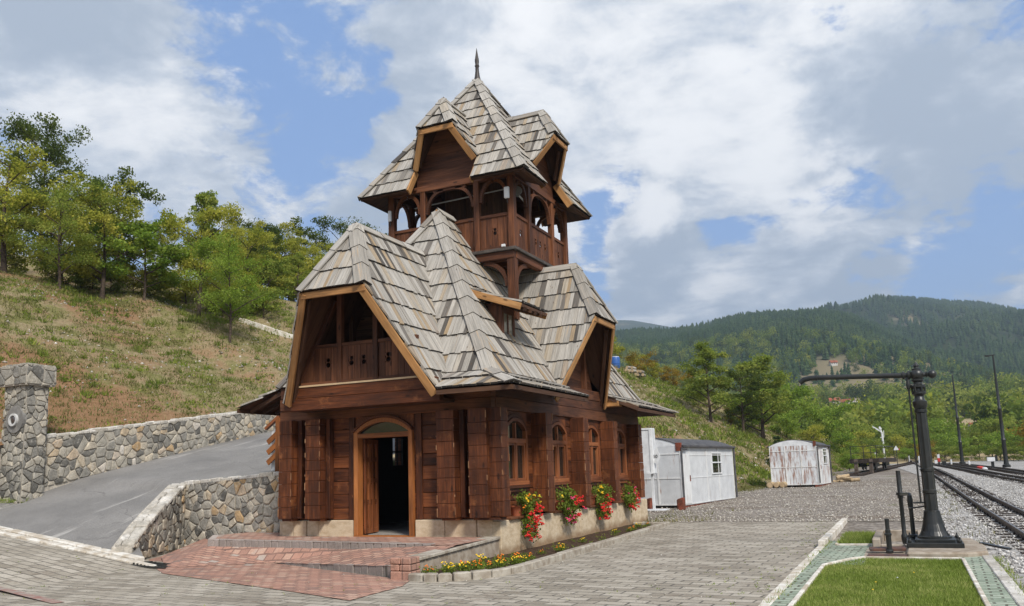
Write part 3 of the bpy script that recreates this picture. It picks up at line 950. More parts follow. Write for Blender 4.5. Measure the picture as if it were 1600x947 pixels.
# ------------------------------------------------------------------ rubble stone walls
def rubble(mb, fmap, L, top, size, seed, proud=0.05, squash=1.0, gap=0.013, tone=(0, 1)):
    """voronoi stones over s in [0,L], t in [0,top(s)], mapped by fmap(s,t,h)"""
    rg = random.Random(seed)
    Hm = max(top(L * i / 20) for i in range(21))
    nx, ny = max(1, round(L / size)), max(1, round(Hm / (size * 0.8)))
    dx, dy = L / nx, Hm / ny
    sites = []
    for j in range(-1, ny + 1):
        for i in range(-1, nx + 1):
            if rg.random() < .18: continue
            sites.append(((i + 0.5 + (0.5 if j % 2 else 0) * 0.8 + rg.uniform(-.55, .55)) * dx, (j + 0.5 + rg.uniform(-.5, .5)) * dy))
    for si, (sx, sy) in enumerate(sites):
        poly = [(max(0, sx - 2 * dx), max(0, sy - 2 * dy)), (min(L, sx + 2 * dx), max(0, sy - 2 * dy)), (min(L, sx + 2 * dx), min(Hm, sy + 2 * dy)), (max(0, sx - 2 * dx), min(Hm, sy + 2 * dy))]
        if poly[0][0] >= poly[1][0] or poly[0][1] >= poly[2][1]: continue
        for sj, (qx, qy) in enumerate(sites):
            if sj == si or abs(qx - sx) > 2.6 * dx or abs(qy - sy) > 2.6 * dy: continue
            a, b = qx - sx, qy - sy
            poly = clip_half(poly, a, b, a * (qx + sx) / 2 + b * (qy + sy) / 2)
            if len(poly) < 3: break
        if len(poly) < 3: continue
        cx = sum(p[0] for p in poly) / len(poly)
        e = 0.05
        t0, t1 = top(max(0, cx - e)), top(min(L, cx + e))
        sl = (t1 - t0) / (min(L, cx + e) - max(0, cx - e) + 1e-9)
        poly = clip_half(poly, -sl, 1.0, top(min(L, max(0, cx))) - sl * cx)
        if len(poly) < 3 or abs(area2(poly)) < 0.004: continue
        if area2(poly) < 0: poly = poly[::-1]
        cx = sum(p[0] for p in poly) / len(poly); cy = sum(p[1] for p in poly) / len(poly)
        # chaikin-like corner cut for round stones
        pts = []
        n = len(poly)
        for i in range(n):
            p, q = poly[i], poly[(i + 1) % n]
            w_ = rg.uniform(.04, .15)
            pts.append((p[0] * (1 - w_) + q[0] * w_, p[1] * (1 - w_) + q[1] * w_)); pts.append((p[0] * w_ + q[0] * (1 - w_), p[1] * w_ + q[1] * (1 - w_)))
        rad = math.sqrt(abs(area2(poly)) / math.pi)
        k0 = max(0.5, 1 - gap / rad)
        h = proud * rg.uniform(0.6, 1.25)
        rnd = rg.uniform(*tone)
        rings = []
        for kk, hh in ((k0, 0.0), (k0 * 0.97, h * 0.7), (k0 * 0.84, h)):
            rings.append([fmap(cx + (x - cx) * kk, cy + (y - cy) * kk, hh) for x, y in pts])
        m = len(pts)
        for a, b in zip(rings, rings[1:]):
            for i in range(m):
                i2 = (i + 1) % m
                mb.face([a[i], a[i2], b[i2], b[i]], None, rnd, 0)
        c = fmap(cx + rg.uniform(-.1, .1) * rad, cy + rg.uniform(-.1, .1) * rad, h * 1.1)
        for i in range(m):
            mb.face([rings[-1][i], rings[-1][(i + 1) % m], c], None, rnd, 0)

def wall_run(name, label, pts, zb, zt, thick, side, size, seed, cope=True, proud=0.05, group=None):
    """rubble wall along polyline pts (x,y); zb/zt functions of arc length; side=+1: face to the right of travel"""
    pv = [Vector((p[0], p[1], 0)) for p in pts]
    seg = [(pv[i + 1] - pv[i]).length for i in range(len(pv) - 1)]
    tot = sum(seg)
    def at(s):
        s = min(max(s, 0), tot - 1e-6); acc = 0
        for i, l in enumerate(seg):
            if s <= acc + l or i == len(seg) - 1:
                d = (pv[i + 1] - pv[i]).normalized()
                return pv[i] + d * (s - acc), Vector((d.y, -d.x, 0)) * side
            acc += l
    def fmap(s, t, h):
        p, nrm = at(s)
        q = p + nrm * h
        return (q.x, q.y, zb(s) + t)
    loc, _ = at(0)
    T = thing(name, label, "wall", (loc.x, loc.y, zb(0)), group)
    mb = MB(seed)
    acc = 0
    for i, l in enumerate(seg):
        n = max(1, int(l / 1.2))
        def fm(s, t, h, acc=acc):
            return fmap(acc + s, t, h)
        rubble(mb, fm, l, lambda s, acc=acc: zt(acc + s) - zb(acc + s), size, seed + i, proud)
        acc += l
    mb.build("stonework", M_stone, T, bevel=0)
    # mortar core and top
    mb = MB(seed + 50)
    acc = 0
    steps = []
    for i, l in enumerate(seg):
        n = max(1, int(l / 0.8))
        for k in range(n):
            a, b = acc + l * k / n + 1e-4, acc + l * (k + 1) / n - 1e-4
            (pa, na), (pb, nb) = at(a), at(b)
            za0, zb0, za1, zb1 = zb(a) - .4, zb(b) - .4, zt(a) - .01, zt(b) - .01
            fa, fb = pa + na * .012, pb + nb * .012
            ba, bb = pa - na * thick, pb - nb * thick
            P = [(fa.x, fa.y, za0), (fb.x, fb.y, zb0), (bb.x, bb.y, zb0), (ba.x, ba.y, za0), (fa.x, fa.y, za1), (fb.x, fb.y, zb1), (bb.x, bb.y, zb1), (ba.x, ba.y, za1)]
            mb.hexa(P)
        acc += l
    mb.build("mortar_core", M_plaster_gap, T)
    if cope:
        mb = MB(seed + 90)
        s = 0
        while s < tot - 0.05:
            l = mb.rng.uniform(.16, .42)
            (pa, na), (pb, nb) = at(s + .01), at(min(tot, s + l) - .01)
            e = 0.0
            while e < thick - 0.02:
                w = mb.rng.uniform(.16, .30)
                if e + w > thick - .08: w = thick - e
                h = mb.rng.uniform(.02, .075)
                oa, ob_ = .055 - e, .055 - min(thick, e + w) + .012
                P0 = pa + na * oa; P1 = pb + nb * oa; P2 = pb + nb * ob_; P3 = pa + na * ob_
                zA, zB = zt(s) - .05, zt(s + l) - .05
                mb.hexa([(P0.x, P0.y, zA), (P1.x, P1.y, zB), (P2.x, P2.y, zB), (P3.x, P3.y, zA), (P0.x, P0.y, zA + .05 + h), (P1.x, P1.y, zB + .05 + h), (P2.x, P2.y, zB + .05 + h), (P3.x, P3.y, zA + .05 + h)])
                e += w
            s += l
        mb.build("coping", M_stone_pale, T, bevel=0.02)
    return T

# wall above the road (its face looks at the road, towards +x)
wall_run("stone_wall", "long rubble wall holding back the grassy slope along the far side of the road", [(-21.0, 15.2), (-21.0, 27.5)],
         lambda s: 1.62 + .19 * s, lambda s: 2.96 + .137 * s, 0.42, 1, 0.23, 11, cope=True, proud=0.055)
# lower wall: parapet end at the kerb, rising beside the road, then turning to the station
Aw, Bw, Cw = (-15.0, 12.95), (-16.7, 16.0), (-13.05, 16.05)
lA = math.hypot(Aw[0] - Bw[0], Aw[1] - Bw[1])
wall_run("stone_wall", "pale mortared stone wall rising from the kerb and turning behind the entrance landing", [Aw, Bw, Cw],
         lambda s: 0.02, lambda s: (0.34 + (1.60 - 0.34) * min(1, s / lA) ** 0.85) if s < lA else 1.60 + .055 * (s - lA), 0.40, 1, 0.22, 23, proud=0.05)
# low heap of mortared stones on top of the terrace beside the station
wall_run("stone_wall", "short low wall of white mortared stones beside the stair rail at the station's corner", [(-14.3, 17.3), (-12.9, 17.2)],
         lambda s: 1.70, lambda s: 1.93 + .16 * s, 0.5, 1, 0.30, 31, proud=0.05)

# gate pillar with porthole lamp
PX0, PX1, PY0, PY1, PZ0, PZ1 = -21.56, -20.72, 14.4, 15.0, 1.2, 4.30
T = thing("stone_pillar", "square grey rubble stone gate pillar with a round porthole lamp", "pillar", (-21.0, 14.9, PZ0))
mb = MB(41)
def face_maps(x0, x1, y0, y1, z0):
    return [(x1 - x0, lambda s, t, h: (x0 + s, y0 - h, z0 + t)), (y1 - y0, lambda s, t, h: (x1 + h, y0 + s, z0 + t)),
            (x1 - x0, lambda s, t, h: (x1 - s, y1 + h, z0 + t)), (y1 - y0, lambda s, t, h: (x0 - h, y1 - s, z0 + t))]
for i, (L, fm) in enumerate(face_maps(PX0, PX1, PY0, PY1, PZ0)):
    rubble(mb, fm, L, lambda s: PZ1 - PZ0, 0.20, 43 + i, 0.045, tone=(0, .7))
mb.build("shaft_stones", M_stone, T)
mb = MB(45)
mb.box((PX0 + .005, PY0 + .005, PZ0 - .6), (PX1 - .005, PY1 - .005, PZ1))
mb.build("shaft_core", M_plaster_gap, T)
mb = MB(46)
c0 = .12
for i, (L, fm) in enumerate(face_maps(PX0 - c0, PX1 + c0, PY0 - c0, PY1 + c0, PZ1)):
    rubble(mb, fm, L, lambda s: .52, 0.36, 53 + i, 0.03, tone=(0, .6))
rubble(mb, lambda s, t, h: (PX0 - c0 + s, PY0 - c0 + t, PZ1 + .52 + h), PX1 - PX0 + 2 * c0, lambda s: PY1 - PY0 + 2 * c0, .36, 61, .03, tone=(0.2, .8))
mb.build("capstone", M_stone, T)
mb = MB(47)
mb.box((PX0 - c0 + .005, PY0 - c0 + .005, PZ1 - .02), (PX1 + c0 - .005, PY1 + c0 - .005, PZ1 + .515))
mb.build("cap_core", M_plaster_gap, T)
mb = MB(48)
lc = Vector((-21.02, PY0 - .085, 3.38))
n = 20
A = [lc + Vector((.33 * math.cos(2 * math.pi * k / n), 0, .36 * math.sin(2 * math.pi * k / n) * (1.05 if k < n / 2 else .95))) for k in range(n)]
mb.prism(A, (0, .12, 0))
mb.build("lamp_niche", plain("niche_plaster", (0.23, 0.22, 0.205), .9, 0, .2, .3, 6), T)
mb = MB(49)
mb.strip([lc + Vector((.165 * math.cos(2 * math.pi * k / 24), -.06, .165 * math.sin(2 * math.pi * k / 24))) for k in range(25)], [lc + Vector((.115 * math.cos(2 * math.pi * k / 24), -.06, .115 * math.sin(2 * math.pi * k / 24))) for k in range(25)], (0, .06, 0))
lr = mb.build("lamp_ring", plain('dull_white', (.50, .50, .49), .6), T)
mb = MB(50)
mb.ball(lc + Vector((0, -.01, 0)), .114, 16, 8, sc=(1, .4, 1))
mb.build("lamp_lens", plain("lamp_glass", (0.06, 0.05, 0.05), .08, 0, .8), T, smooth=True)
# stub of wall left of the pillar
wall_run("stone_wall", "rough stub of rubble wall at the left of the lamp pillar", [(-24.6, 13.95), (-21.6, 14.35)], lambda s: 1.35, lambda s: 3.35 + .1 * math.sin(s * 3) - .15 * s, .5, 1, .36, 71, proud=.06, cope=False)
# ================================================================== THE WOODEN STATION
XC, YC = -10.085, 19.95
X0, X1, Y0, Y1 = -12.72, -7.45, 14.92, 24.98
B = thing("station_building", "steep roofed brown timber station with shingled roofs and an open lookout tower", "building", (XC, YC, 0))

# ---- stone base
mb = MB(101)
def base_blocks(a0, a1, cuts, fn):
    xs = [a0] + cuts + [a1]
    for a, b in zip(xs, xs[1:]):
        fn(a, b)
for a, b, rr in ((-12.66, -12.34, .1), (-12.33, -11.99, .95), (-11.98, -11.66, .2), (-11.65, -10.74, .5), (-9.22, -8.54, .3), (-8.53, -7.83, .9), (-7.82, -7.47, .1)):
    pr = 0.03 if rr > .25 else 0.0
    mb.box((a, 14.93 - pr, -.1), (b, 15.2, .735), rr); mb.cut()
mb.build("base_stones", M_base, B, bevel=0.012)
mb = MB(102)
ycuts = [14.94, 17.1, 19.3, 21.6, 25.05]
for a, b in zip(ycuts, ycuts[1:]):
    mb.box((-7.72, a, -.1), (-7.30, b - .004, .70), mb.rng.random() * .3); mb.cut()
mb.box((-12.8, 15.0, -.1), (-12.5, 25.0, .72)); mb.cut(); mb.box((-12.5, 24.75, -.1), (-7.73, 25.04, .70))
mb.build("plinth", M_base, B, bevel=0.012)
# dark slate caps on the plinth where the flower pots stand
mb = MB(103)
for yc in (15.82, 18.12, 20.4, 22.75):
    mb.box((-7.50, yc - .52, .70), (-7.24, yc + .42, .745)); mb.cut()
mb.build("ledge_board", M_dark, B, bevel=0.006)

# ---- log walls (courses of squared logs)
def log_wall(mb, axis, a0, a1, n0, n1, z0, z1, course, openings, seed):
    rg = random.Random(seed)
    z = z0
    while z < z1 - .02:
        h = min(course * rg.uniform(.86, 1.14), z1 - z)
        iv = [(a0, a1)]
        for (oa, ob, oz0, oz1) in openings:
            if z + h > oz0 + .01 and z < oz1 - .01:
                nv = []
                for p, q in iv:
                    if ob <= p or oa >= q: nv.append((p, q))
                    else:
                        if oa > p: nv.append((p, oa))
                        if ob < q: nv.append((ob, q))
                iv = nv
        for p, q in iv:
            if q - p < .03: continue
            j = rg.uniform(-.006, .006)
            if axis == 'x': mb.box((p, n0 + j, z + .003), (q, n1, z + h - .003))
            else: mb.box((n0, p, z + .003), (n1 + j, q, z + h - .003))
        z += h
WIN_Y = (16.10, 18.45, 20.80, 23.10)
mb = MB(110)
log_wall(mb, 'x', X0, -10.70, Y0 + .04, Y0 + .24, .74, 2.92, .27, [], 1); mb.cut()
log_wall(mb, 'x', -9.26, X1 - .2, Y0 + .04, Y0 + .24, .74, 2.92, .27, [], 1)
fr = mb.build("front_log_wall", M_log, B, bevel=0.010)
mb = MB(111)
log_wall(mb, 'y', Y0 + .05, Y1, X1 - .2, X1 - .04, .74, 2.92, .27, [(y - .60, y + .60, 1.36, 2.84) for y in WIN_Y], 2)
mb.build("side_log_wall", M_log, B, bevel=0.010)
mb = MB(112)
log_wall(mb, 'y', Y0 + .05, Y1, X0, X0 + .2, .74, 2.92, .27, [(18.95, 19.55, 1.85, 2.68)], 3)
log_wall(mb, 'x', X0, X1, Y1 - .2, Y1, .74, 2.92, .27, [], 4)
mb.build("rear_log_wall", M_log, B, bevel=0.010)
# dark room inside
mb = MB(113)
mb.box((X0 + .3, Y0 + .3, .34), (X1 - .3, Y1 - .3, .42))
mb.build("room_floor", plain("floor_boards", (0.33, 0.31, 0.28), .7, 0, .3, .3, 3), B)
mb = MB(114)
mb.box((X0 + .3, 20.4, .42), (X1 - .3, 20.5, 2.9)); mb.cut(); mb.box((X0 + .25, Y0 + .25, 2.9), (X1 - .25, Y1 - .25, 3.0)); mb.cut()
for a, b_, c_, d_ in ((Y0 + .26, 19.0, .42, 2.9), (19.5, 20.4, .42, 2.9), (19.0, 19.5, .42, 1.9), (19.0, 19.5, 2.62, 2.9)):
    mb.box((X0 + .24, a, c_), (X0 + .3, b_, d_)); mb.cut()
mb.box((X0 + .26, 19.23, 1.9), (X0 + .29, 19.26, 2.62)); mb.cut(); mb.box((X0 + .26, 19.0, 2.24), (X0 + .29, 19.5, 2.28)); mb.cut()
mb.box((X1 - .36, Y0 + .3, .42), (X1 - .30, 20.4, 2.9))
mb.build("inner_partition", plain("dark_interior", (0.02, 0.018, 0.016), .7), B)

# ---- boxed log ends standing out of the walls
def log_stack(mb, lo, hi, course, seed):
    rg = random.Random(seed)
    z = lo[2]
    front = lo[1] < 14.7 and lo[0] < -7.6
    base_r = rg.uniform(.3, .7); mb.off = (rg.random() * 30, rg.random() * 30)
    while z < hi[2] - .02:
        h = min(course * rg.uniform(.8, 1.2), hi[2] - z)
        if hi[2] - z - h < .08: h = hi[2] - z
        j = [rg.uniform(-.004, .004) for _ in range(4)]
        mb.box((lo[0] + j[0], lo[1] + j[1], z + .003), (hi[0] + j[2], hi[1] + j[3], z + h - .003), base_r + rg.uniform(-.16, .16), 0, (0, 0, 1))
        for cx, cy in ((lo[0], lo[1]), (hi[0], lo[1])) if front else ((hi[0], lo[1]), (hi[0], hi[1])):
            if rg.random() < .6:
                a, b_ = sorted((rg.uniform(0, .6), rg.uniform(.4, 1)))
                w = rg.uniform(.005, .011)
                mb.box((cx - w, cy - w, z + h * a), (cx + w, cy + w, z + h * b_), None, 1)
        z += h
for i, (a, b) in enumerate(((-12.50, -12.16), (-11.78, -11.40), (-8.52, -8.12))):
    mb = MB(120 + i)
    log_stack(mb, (a, 14.60, .78), (b, 14.955, 2.90), .24, 120 + i)
    mb.box((a + .06, 14.66, .735), (b - .02, 14.95, .78))
    # thin dark infill post beside
    mb.box((b + .015, 14.80, .78), (b + .12, 14.95, 2.90), .15)
    mb.build("log_end_stack", [M_log, M_worn], B, bevel=0.008)
mb = MB(124)   # corner: two interlocking stacks
log_stack(mb, (-7.80, 14.60, .78), (-7.40, 14.955, 2.90), .25, 131)
log_stack(mb, (-7.485, 14.72, .80), (-7.13, 15.04, 2.90), .25, 132)
mb.box((-7.76, 14.68, .735), (-7.2, 15.0, .78))
mb.build("log_end_stack", [M_log, M_worn], B, bevel=0.008)
for i, yc in enumerate((17.17, 19.52, 21.80, 24.12)):
    mb = MB(126 + i)
    log_stack(mb, (-7.49, yc - .19, .77), (-7.13, yc + .17, 2.90), .26, 140 + i)
    mb.build("log_end_stack", [M_log, M_worn], B, bevel=0.008)
# plain upright posts beside the door
mb = MB(137)
for xx in (-10.86, -9.19):
    mb.box((xx, 14.91, .74), (xx + .14, 14.955, 2.92)); mb.cut()
mb.build("door_post", M_log, B, bevel=.006)

# ---- header beams
mb = MB(140)
mb.box((X0 - .02, Y0 - .02, 2.90), (X1 + .02, Y0 + .2, 3.13)); mb.box((X0, Y0 - .05, 3.135), (X1 + .03, Y0 + .2, 3.40)); mb.box((X0, Y0 - .03, 3.405), (X1 + .03, Y0 + .2, 3.66))
mb.build("header_beam", M_dark, B, bevel=.012)
mb = MB(141)
mb.box((X1 - .2, Y0 + .21, 2.905), (X1 + .03, Y1, 3.16)); mb.box((X1 - .2, Y0 + .21, 3.165), (X1 + .02, Y1, 3.42)); mb.box((X1 - .2, Y0 + .21, 3.425), (X1 + .03, Y1, 3.68))
mb.box((X0, Y0 + .21, 2.905), (X0 + .2, Y1, 3.68)); mb.box((X0 + .2, Y1 - .2, 2.9), (X1 - .2, Y1, 3.68))
mb.build("header_beam", M_dark, B, bevel=.012)

# ---- arches
def arc_pts(c0, c1, zspring, rise, n=16):
    """segmental arch between c0 and c1: list of (c,z)"""
    hw = (c1 - c0) / 2; Rr = (hw * hw + rise * rise) / (2 * rise)
    cz = zspring + rise - Rr; cm = (c0 + c1) / 2
    a = math.asin(hw / Rr)
    return [(cm + Rr * math.sin(-a + 2 * a * i / n), cz + Rr * math.cos(-a + 2 * a * i / n)) for i in range(n + 1)]

# ---- door
D = bpy.data.objects.new("door", None); link(D); D.parent = B; D.location = (-9.98 - XC, 14.95 - YC, .42)
mb = MB(150)
dl, dr = -10.71, -9.25
yf = 14.87
mb.box((dl, yf, .42), (dl + .10, yf + .2, 2.56)); mb.box((dr - .10, yf, .42), (dr, yf + .2, 2.56))
mb.box((dl + .1, yf + .01, 2.44), (dr - .1, yf + .19, 2.54))
mb.box((dl, yf - .01, .36), (dr, yf + .22, .42))
o_ = arc_pts(dl - .0, dr + .0, 2.56, .30); i_ = arc_pts(dl + .10, dr - .10, 2.555, .21)
mb.strip([(x, yf, z) for x, z in o_], [(x, yf, z) for x, z in i_], (0, .2, 0))
mb.build("door_frame", M_orange, D, bevel=.006)
mb = MB(151)
mb.strip([(x, yf - .03, z + .055) for x, z in o_], [(x, yf - .03, z + .003) for x, z in o_], (0, .1, 0))
mb.build("arch_moulding", M_log, D)
mb = MB(152)   # boards above the arch
top = [(x, 2.92) for x, z in o_]
mb.strip([(x, 14.945, 2.915) for x, z in o_], [(x, 14.945, z + .05) for x, z in o_], (0, .15, 0))
mb.build("arch_panel", M_log, D)
mb = MB(153)
mb.prism([(x, yf + .10, z) for x, z in i_] + [(dr - .1, yf + .10, 2.54), (dl + .1, yf + .10, 2.54)], (0, .01, 0))
mb.build("fanlight", M_glass, D)
# open leaf, swung inwards against the left jamb, with three slender lights
L = bpy.data.objects.new("door_leaf", None)
mb = MB(154)
hx, hy = dl + .11, yf + .2
ld = unit((-0.13, 0.99, 0)); lw = .62
def lp(u, z, w=0.0): 
    p = Vector((hx, hy, 0)) + ld * u + Vector((ld.y, -ld.x, 0)) * w
    return (p.x, p.y, z)
def lbox(u0, u1, z0, z1, w0=0.0, w1=.05):
    mb.hexa([lp(u0, z0, w0), lp(u1, z0, w0), lp(u1, z0, w1), lp(u0, z0, w1), lp(u0, z1, w0), lp(u1, z1, w0), lp(u1, z1, w1), lp(u0, z1, w1)])
for u in (0, .16, .32, .52): lbox(u, u + .09, .44, 2.43)
for z in (.44, 1.05, 1.50, 1.95, 2.33): lbox(.0, .61, z, z + .10, .004, .046)
lbox(.05, .58, .50, 1.08, .015, .035)
leaf = mb.build("door_leaf", M_winfr, D, bevel=.004)
# inner glazed door seen in the dark
mb = MB(155)
mb.box((-10.15, 17.2, 1.9), (-9.95, 17.22, 2.35)); mb.cut(); mb.box((-9.90, 17.2, 1.9), (-9.70, 17.22, 2.35)); 
mb.build("inner_pane", plain("inner_glass", (0.10, 0.11, 0.10), .1, 0, .8), D)

# ---- windows
def window(yc, seed):
    Wn = bpy.data.objects.new("window", None); link(Wn); Wn.parent = B; Wn.location = (X1 - XC, yc - YC, 1.4)
    mb = MB(seed)
    a, b = yc - .56, yc + .56
    xo, xi = X1 + .015, X1 - .12
    zs = 2.50
    mb.box((xi, a, 1.42), (xo, a + .085, zs)); mb.box((xi, b - .085, 1.42), (xo, b, zs))
    mb.box((xi, a, 1.36), (xo + .01, b, 1.45)); mb.box((xi + .002, a + .085, 2.235), (xo - .006, b - .085, 2.33))
    oo = arc_pts(a, b, zs, .27); ii = arc_pts(a + .085, b - .085, zs - .003, .20)
    mb.strip([(xo, y, z) for y, z in oo], [(xo, y, z) for y, z in ii], (xi - xo, 0, 0))
    mb.box((xi + .02, yc - .03, 1.45), (xo - .02, yc + .03, 2.235)); mb.box((xi + .02, yc - .025, 2.33), (xo - .02, yc + .025, 2.66))
    # sashes
    for s0, s1 in ((a + .085, yc - .03), (yc + .03, b - .085)):
        mb.box((xi + .03, s0, 1.45), (xo - .03, s0 + .045, 2.235)); mb.box((xi + .03, s1 - .045, 1.45), (xo - .03, s1, 2.235))
        mb.box((xi + .032, s0 + .045, 1.45), (xo - .032, s1 - .045, 1.50)); mb.box((xi + .032, s0 + .045, 2.185), (xo - .032, s1 - .045, 2.235))
    mb.build("window_frame", M_winfr, Wn, bevel=.005)
    mb = MB(seed + 1)
    pp = [(X1 - .075, y, z) for y, z in ii] + [(X1 - .075, b - .085, 1.45), (X1 - .075, a + .085, 1.45)]
    mb.prism(pp, (-.008, 0, 0))
    mb.build("pane", M_glass, Wn)
    mb = MB(seed + 2)
    mb.box((X1 - .1, a - .03, 1.22), (X1 + .015, b + .03, 1.355)); mb.box((X1 - .1, a - .05, 1.30), (X1 + .05, b + .05, 1.358))
    mb.build("sill", M_log, Wn, bevel=.006)
    mb = MB(seed + 3)   # spandrel boards round the arch
    mb.strip([(X1 - .03, y, 2.90) for y, z in oo], [(X1 - .03, y, z) for y, z in oo], (-.1, 0, 0))
    mb.box((X1 - .13, a - .06, 1.36), (X1 - .03, a, 2.9)); mb.box((X1 - .13, b, 1.36), (X1 - .03, b + .06, 2.9))
    # raised moulding following the arch
    om = arc_pts(a - .06, b + .06, zs + .02, .33)
    mb.strip([(X1 - .005, y, z) for y, z in om], [(X1 - .005, y, z) for y, z in arc_pts(a, b, zs + .0, .285)], (-.05, 0, 0))
    mb.build("arch_panel", M_log, Wn)
for i, y in enumerate(WIN_Y): window(y, 160 + 5 * i)

# ================================================================== ROOFS
def shingles(mb, O, U, V, polys, v0, expo, th, seed, wmin=.07, wmax=.17, vmax=None):
    th *= 1.1
    O, U, V = Vector(O), unit(U), unit(V)
    N = unit(U.cross(V))
    if N.z < 0: N = -N
    rg = random.Random(seed)
    allp = [p for q in polys for p in q]
    umin, umax = min(p[0] for p in allp), max(p[0] for p in allp)
    vtop = max(p[1] for p in allp)
    v = v0
    while v < vtop - .02:
        vhi = v + expo * 1.10
        u = umin - rg.random() * .1
        while u < umax:
            w = rg.uniform(wmin, wmax)
            ua, ub = u + .003, u + w - .003
            jl = rg.uniform(-.026, .012)
            rnd = rg.random()
            hj = rg.uniform(0, .013)
            ou, ov = rg.random() * 30, rg.random() * 30
            for q in polys:
                pl_ = clip_convex([(ua, v + jl), (ub, v + jl), (ub, vhi), (ua, vhi)], q)
                if len(pl_) < 3 or abs(area2(pl_)) < 4e-4: continue
                top = []; bot = []
                for (x, y) in pl_:
                    s = 1 - (y - v) / (expo * 1.1)
                    h = th * (0.25 + 1.0 * s) + hj
                    p = O + U * x + V * y
                    top.append(p + N * h); bot.append(p + N * (h - th * .9))
                uvs = [(x + ou, y + ov) for x, y in pl_]
                mb.face(top, uvs, rnd, 0)
                n = len(pl_)
                for i in range(n):
                    j = (i + 1) % n
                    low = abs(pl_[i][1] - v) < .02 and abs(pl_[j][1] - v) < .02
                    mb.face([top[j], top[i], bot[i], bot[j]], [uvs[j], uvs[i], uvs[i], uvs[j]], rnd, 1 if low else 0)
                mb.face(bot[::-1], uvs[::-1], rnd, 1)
            u += w
        v += expo

def caps(mb, P0, P1, Na, Nb, expo, th, seed, w=.15, lift=.05):
    """hip or ridge boards from P0 (low) to P1 (high)"""
    rg = random.Random(seed)
    P0, P1 = Vector(P0), Vector(P1); d = unit(P1 - P0); L = (P1 - P0).length
    Na, Nb = unit(Na), unit(Nb)
    up = unit(Na + Nb)
    wa = Na.cross(d); 
    if wa.x * Nb.x + wa.y * Nb.y > 0: wa = -wa
    wb = Nb.cross(d)
    if wb.x * Na.x + wb.y * Na.y > 0: wb = -wb
    wa, wb = unit(wa), unit(wb)
    s = 0.0
    while s < L - .05:
        e = min(L, s + expo * 1.12)
        rnd = rg.random() * .72 + .1
        for wd, nn in ((wa, Na), (wb, Nb)):
            ww = w * rg.uniform(.9, 1.1)
            r_ = min(1, max(0, rnd + rg.uniform(-.12, .12)))
            lo = lift + th; hi = lift + th * .15
            a0 = P0 + d * s; a1 = P0 + d * e
            P = [a0 + up * lo * .9, a0 + wd * ww + nn * lo * .9, a1 + wd * ww + nn * hi, a1 + up * hi]
            Q = [p + nn * .028 for p in (P[1], P[2])]
            T0 = a0 + up * (lo * .9 + .03); T1 = a1 + up * (hi + .03)
            mb.hexa([P[0], P[1], P[2], P[3], T0, Q[0], Q[1], T1], r_, 0, d)
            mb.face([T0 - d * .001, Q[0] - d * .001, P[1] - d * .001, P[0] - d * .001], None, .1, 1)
        s += expo

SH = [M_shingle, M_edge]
ZB, ZT, SL = 3.65, 8.10, 1.66
HX, HY = (ZT - ZB) / SL, 2.39 + (ZT - ZB) / SL       # half sizes at ZB
KS = math.sqrt(1 + 1 / SL ** 2)
VT = (ZT - ZB) * KS
ZR, DM = 6.86, 1.92                                  # dormer ridge, slope
VD = (ZR - ZB) * KS
WD = (ZR - ZB) / DM
EXPO = .52
RF = bpy.data.objects.new("main_roof", None); link(RF); RF.parent = B; RF.location = (0, 0, ZB)
def deck(mb, O, U, V, polys, off=-.03):
    O, U, V = Vector(O), unit(U), unit(V); N = unit(U.cross(V))
    if N.z < 0: N = -N
    for q in polys:
        mb.cut()
        pts = [O + U * x + V * y + N * off for x, y in q]
        mb.face(pts, None, None, 0)
hfx = lambda v: HX * (1 - v / VT)
def hip_polys(half0, half1):
    hv = lambda v: half0 + (half1 - half0) * v / VT
    return [[(WD, 0), (half0, 0), (hv(VD), VD), (0, VD)], [(-half0, 0), (-WD, 0), (0, VD), (-hv(VD), VD)], [(-hv(VD), VD), (hv(VD), VD), (max(half1, .001), VT), (-max(half1, .001), VT)]]
FACES = [((XC, YC - HY, ZB), (1, 0, 0), (0, 1 / SL, 1), hip_polys(HX, 0)),
         ((XC + HX, YC, ZB), (0, 1, 0), (-1 / SL, 0, 1), hip_polys(HY, 2.39)),
         ((XC, YC + HY, ZB), (-1, 0, 0), (0, -1 / SL, 1), [[(-HX, 0), (HX, 0), (0, VT)]]),
         ((XC - HX, YC, ZB), (0, -1, 0), (1 / SL, 0, 1), hip_polys(HY, 2.39))]
dk = MB(200)
for i, (O, U, V, PP) in enumerate(FACES):
    mb = MB(201 + i)
    shingles(mb, O, U, V, PP, 0, EXPO, .035, 300 + i)
    mb.build("shingle_slope", SH, RF)
    deck(dk, O, U, V, PP)
dk.build("roof_deck", M_soffit, RF)
mb = MB(206)
nF, nR, nBk, nL = Vector((0, -SL, 1)), Vector((SL, 0, 1)), Vector((0, SL, 1)), Vector((-SL, 0, 1))
for sx, nn in ((1, nR), (-1, nL)):
    caps(mb, (XC + sx * HX, YC - HY, ZB), (XC, YC - 2.39, ZT), nF, nn, EXPO * 1.12, .035, 310 + sx); mb.cut()
    caps(mb, (XC + sx * HX, YC + HY, ZB), (XC, YC + 2.39, ZT), nBk, nn, EXPO * 1.12, .035, 320 + sx); mb.cut()
caps(mb, (XC, YC - 2.42, ZT + .02), (XC, YC - 1.6, ZT + .02), nR, nL, .9, .03, 331, w=.2)
mb.build("hip_caps", SH, RF)
mb = MB(207)   # little gable board at the tip
mb.prism([(XC - .13, YC - 2.50, ZT - .17), (XC + .13, YC - 2.50, ZT - .17), (XC, YC - 2.46, ZT + .07)], (0, .06, 0))
mb.build("ridge_tip_board", M_fascia, RF)

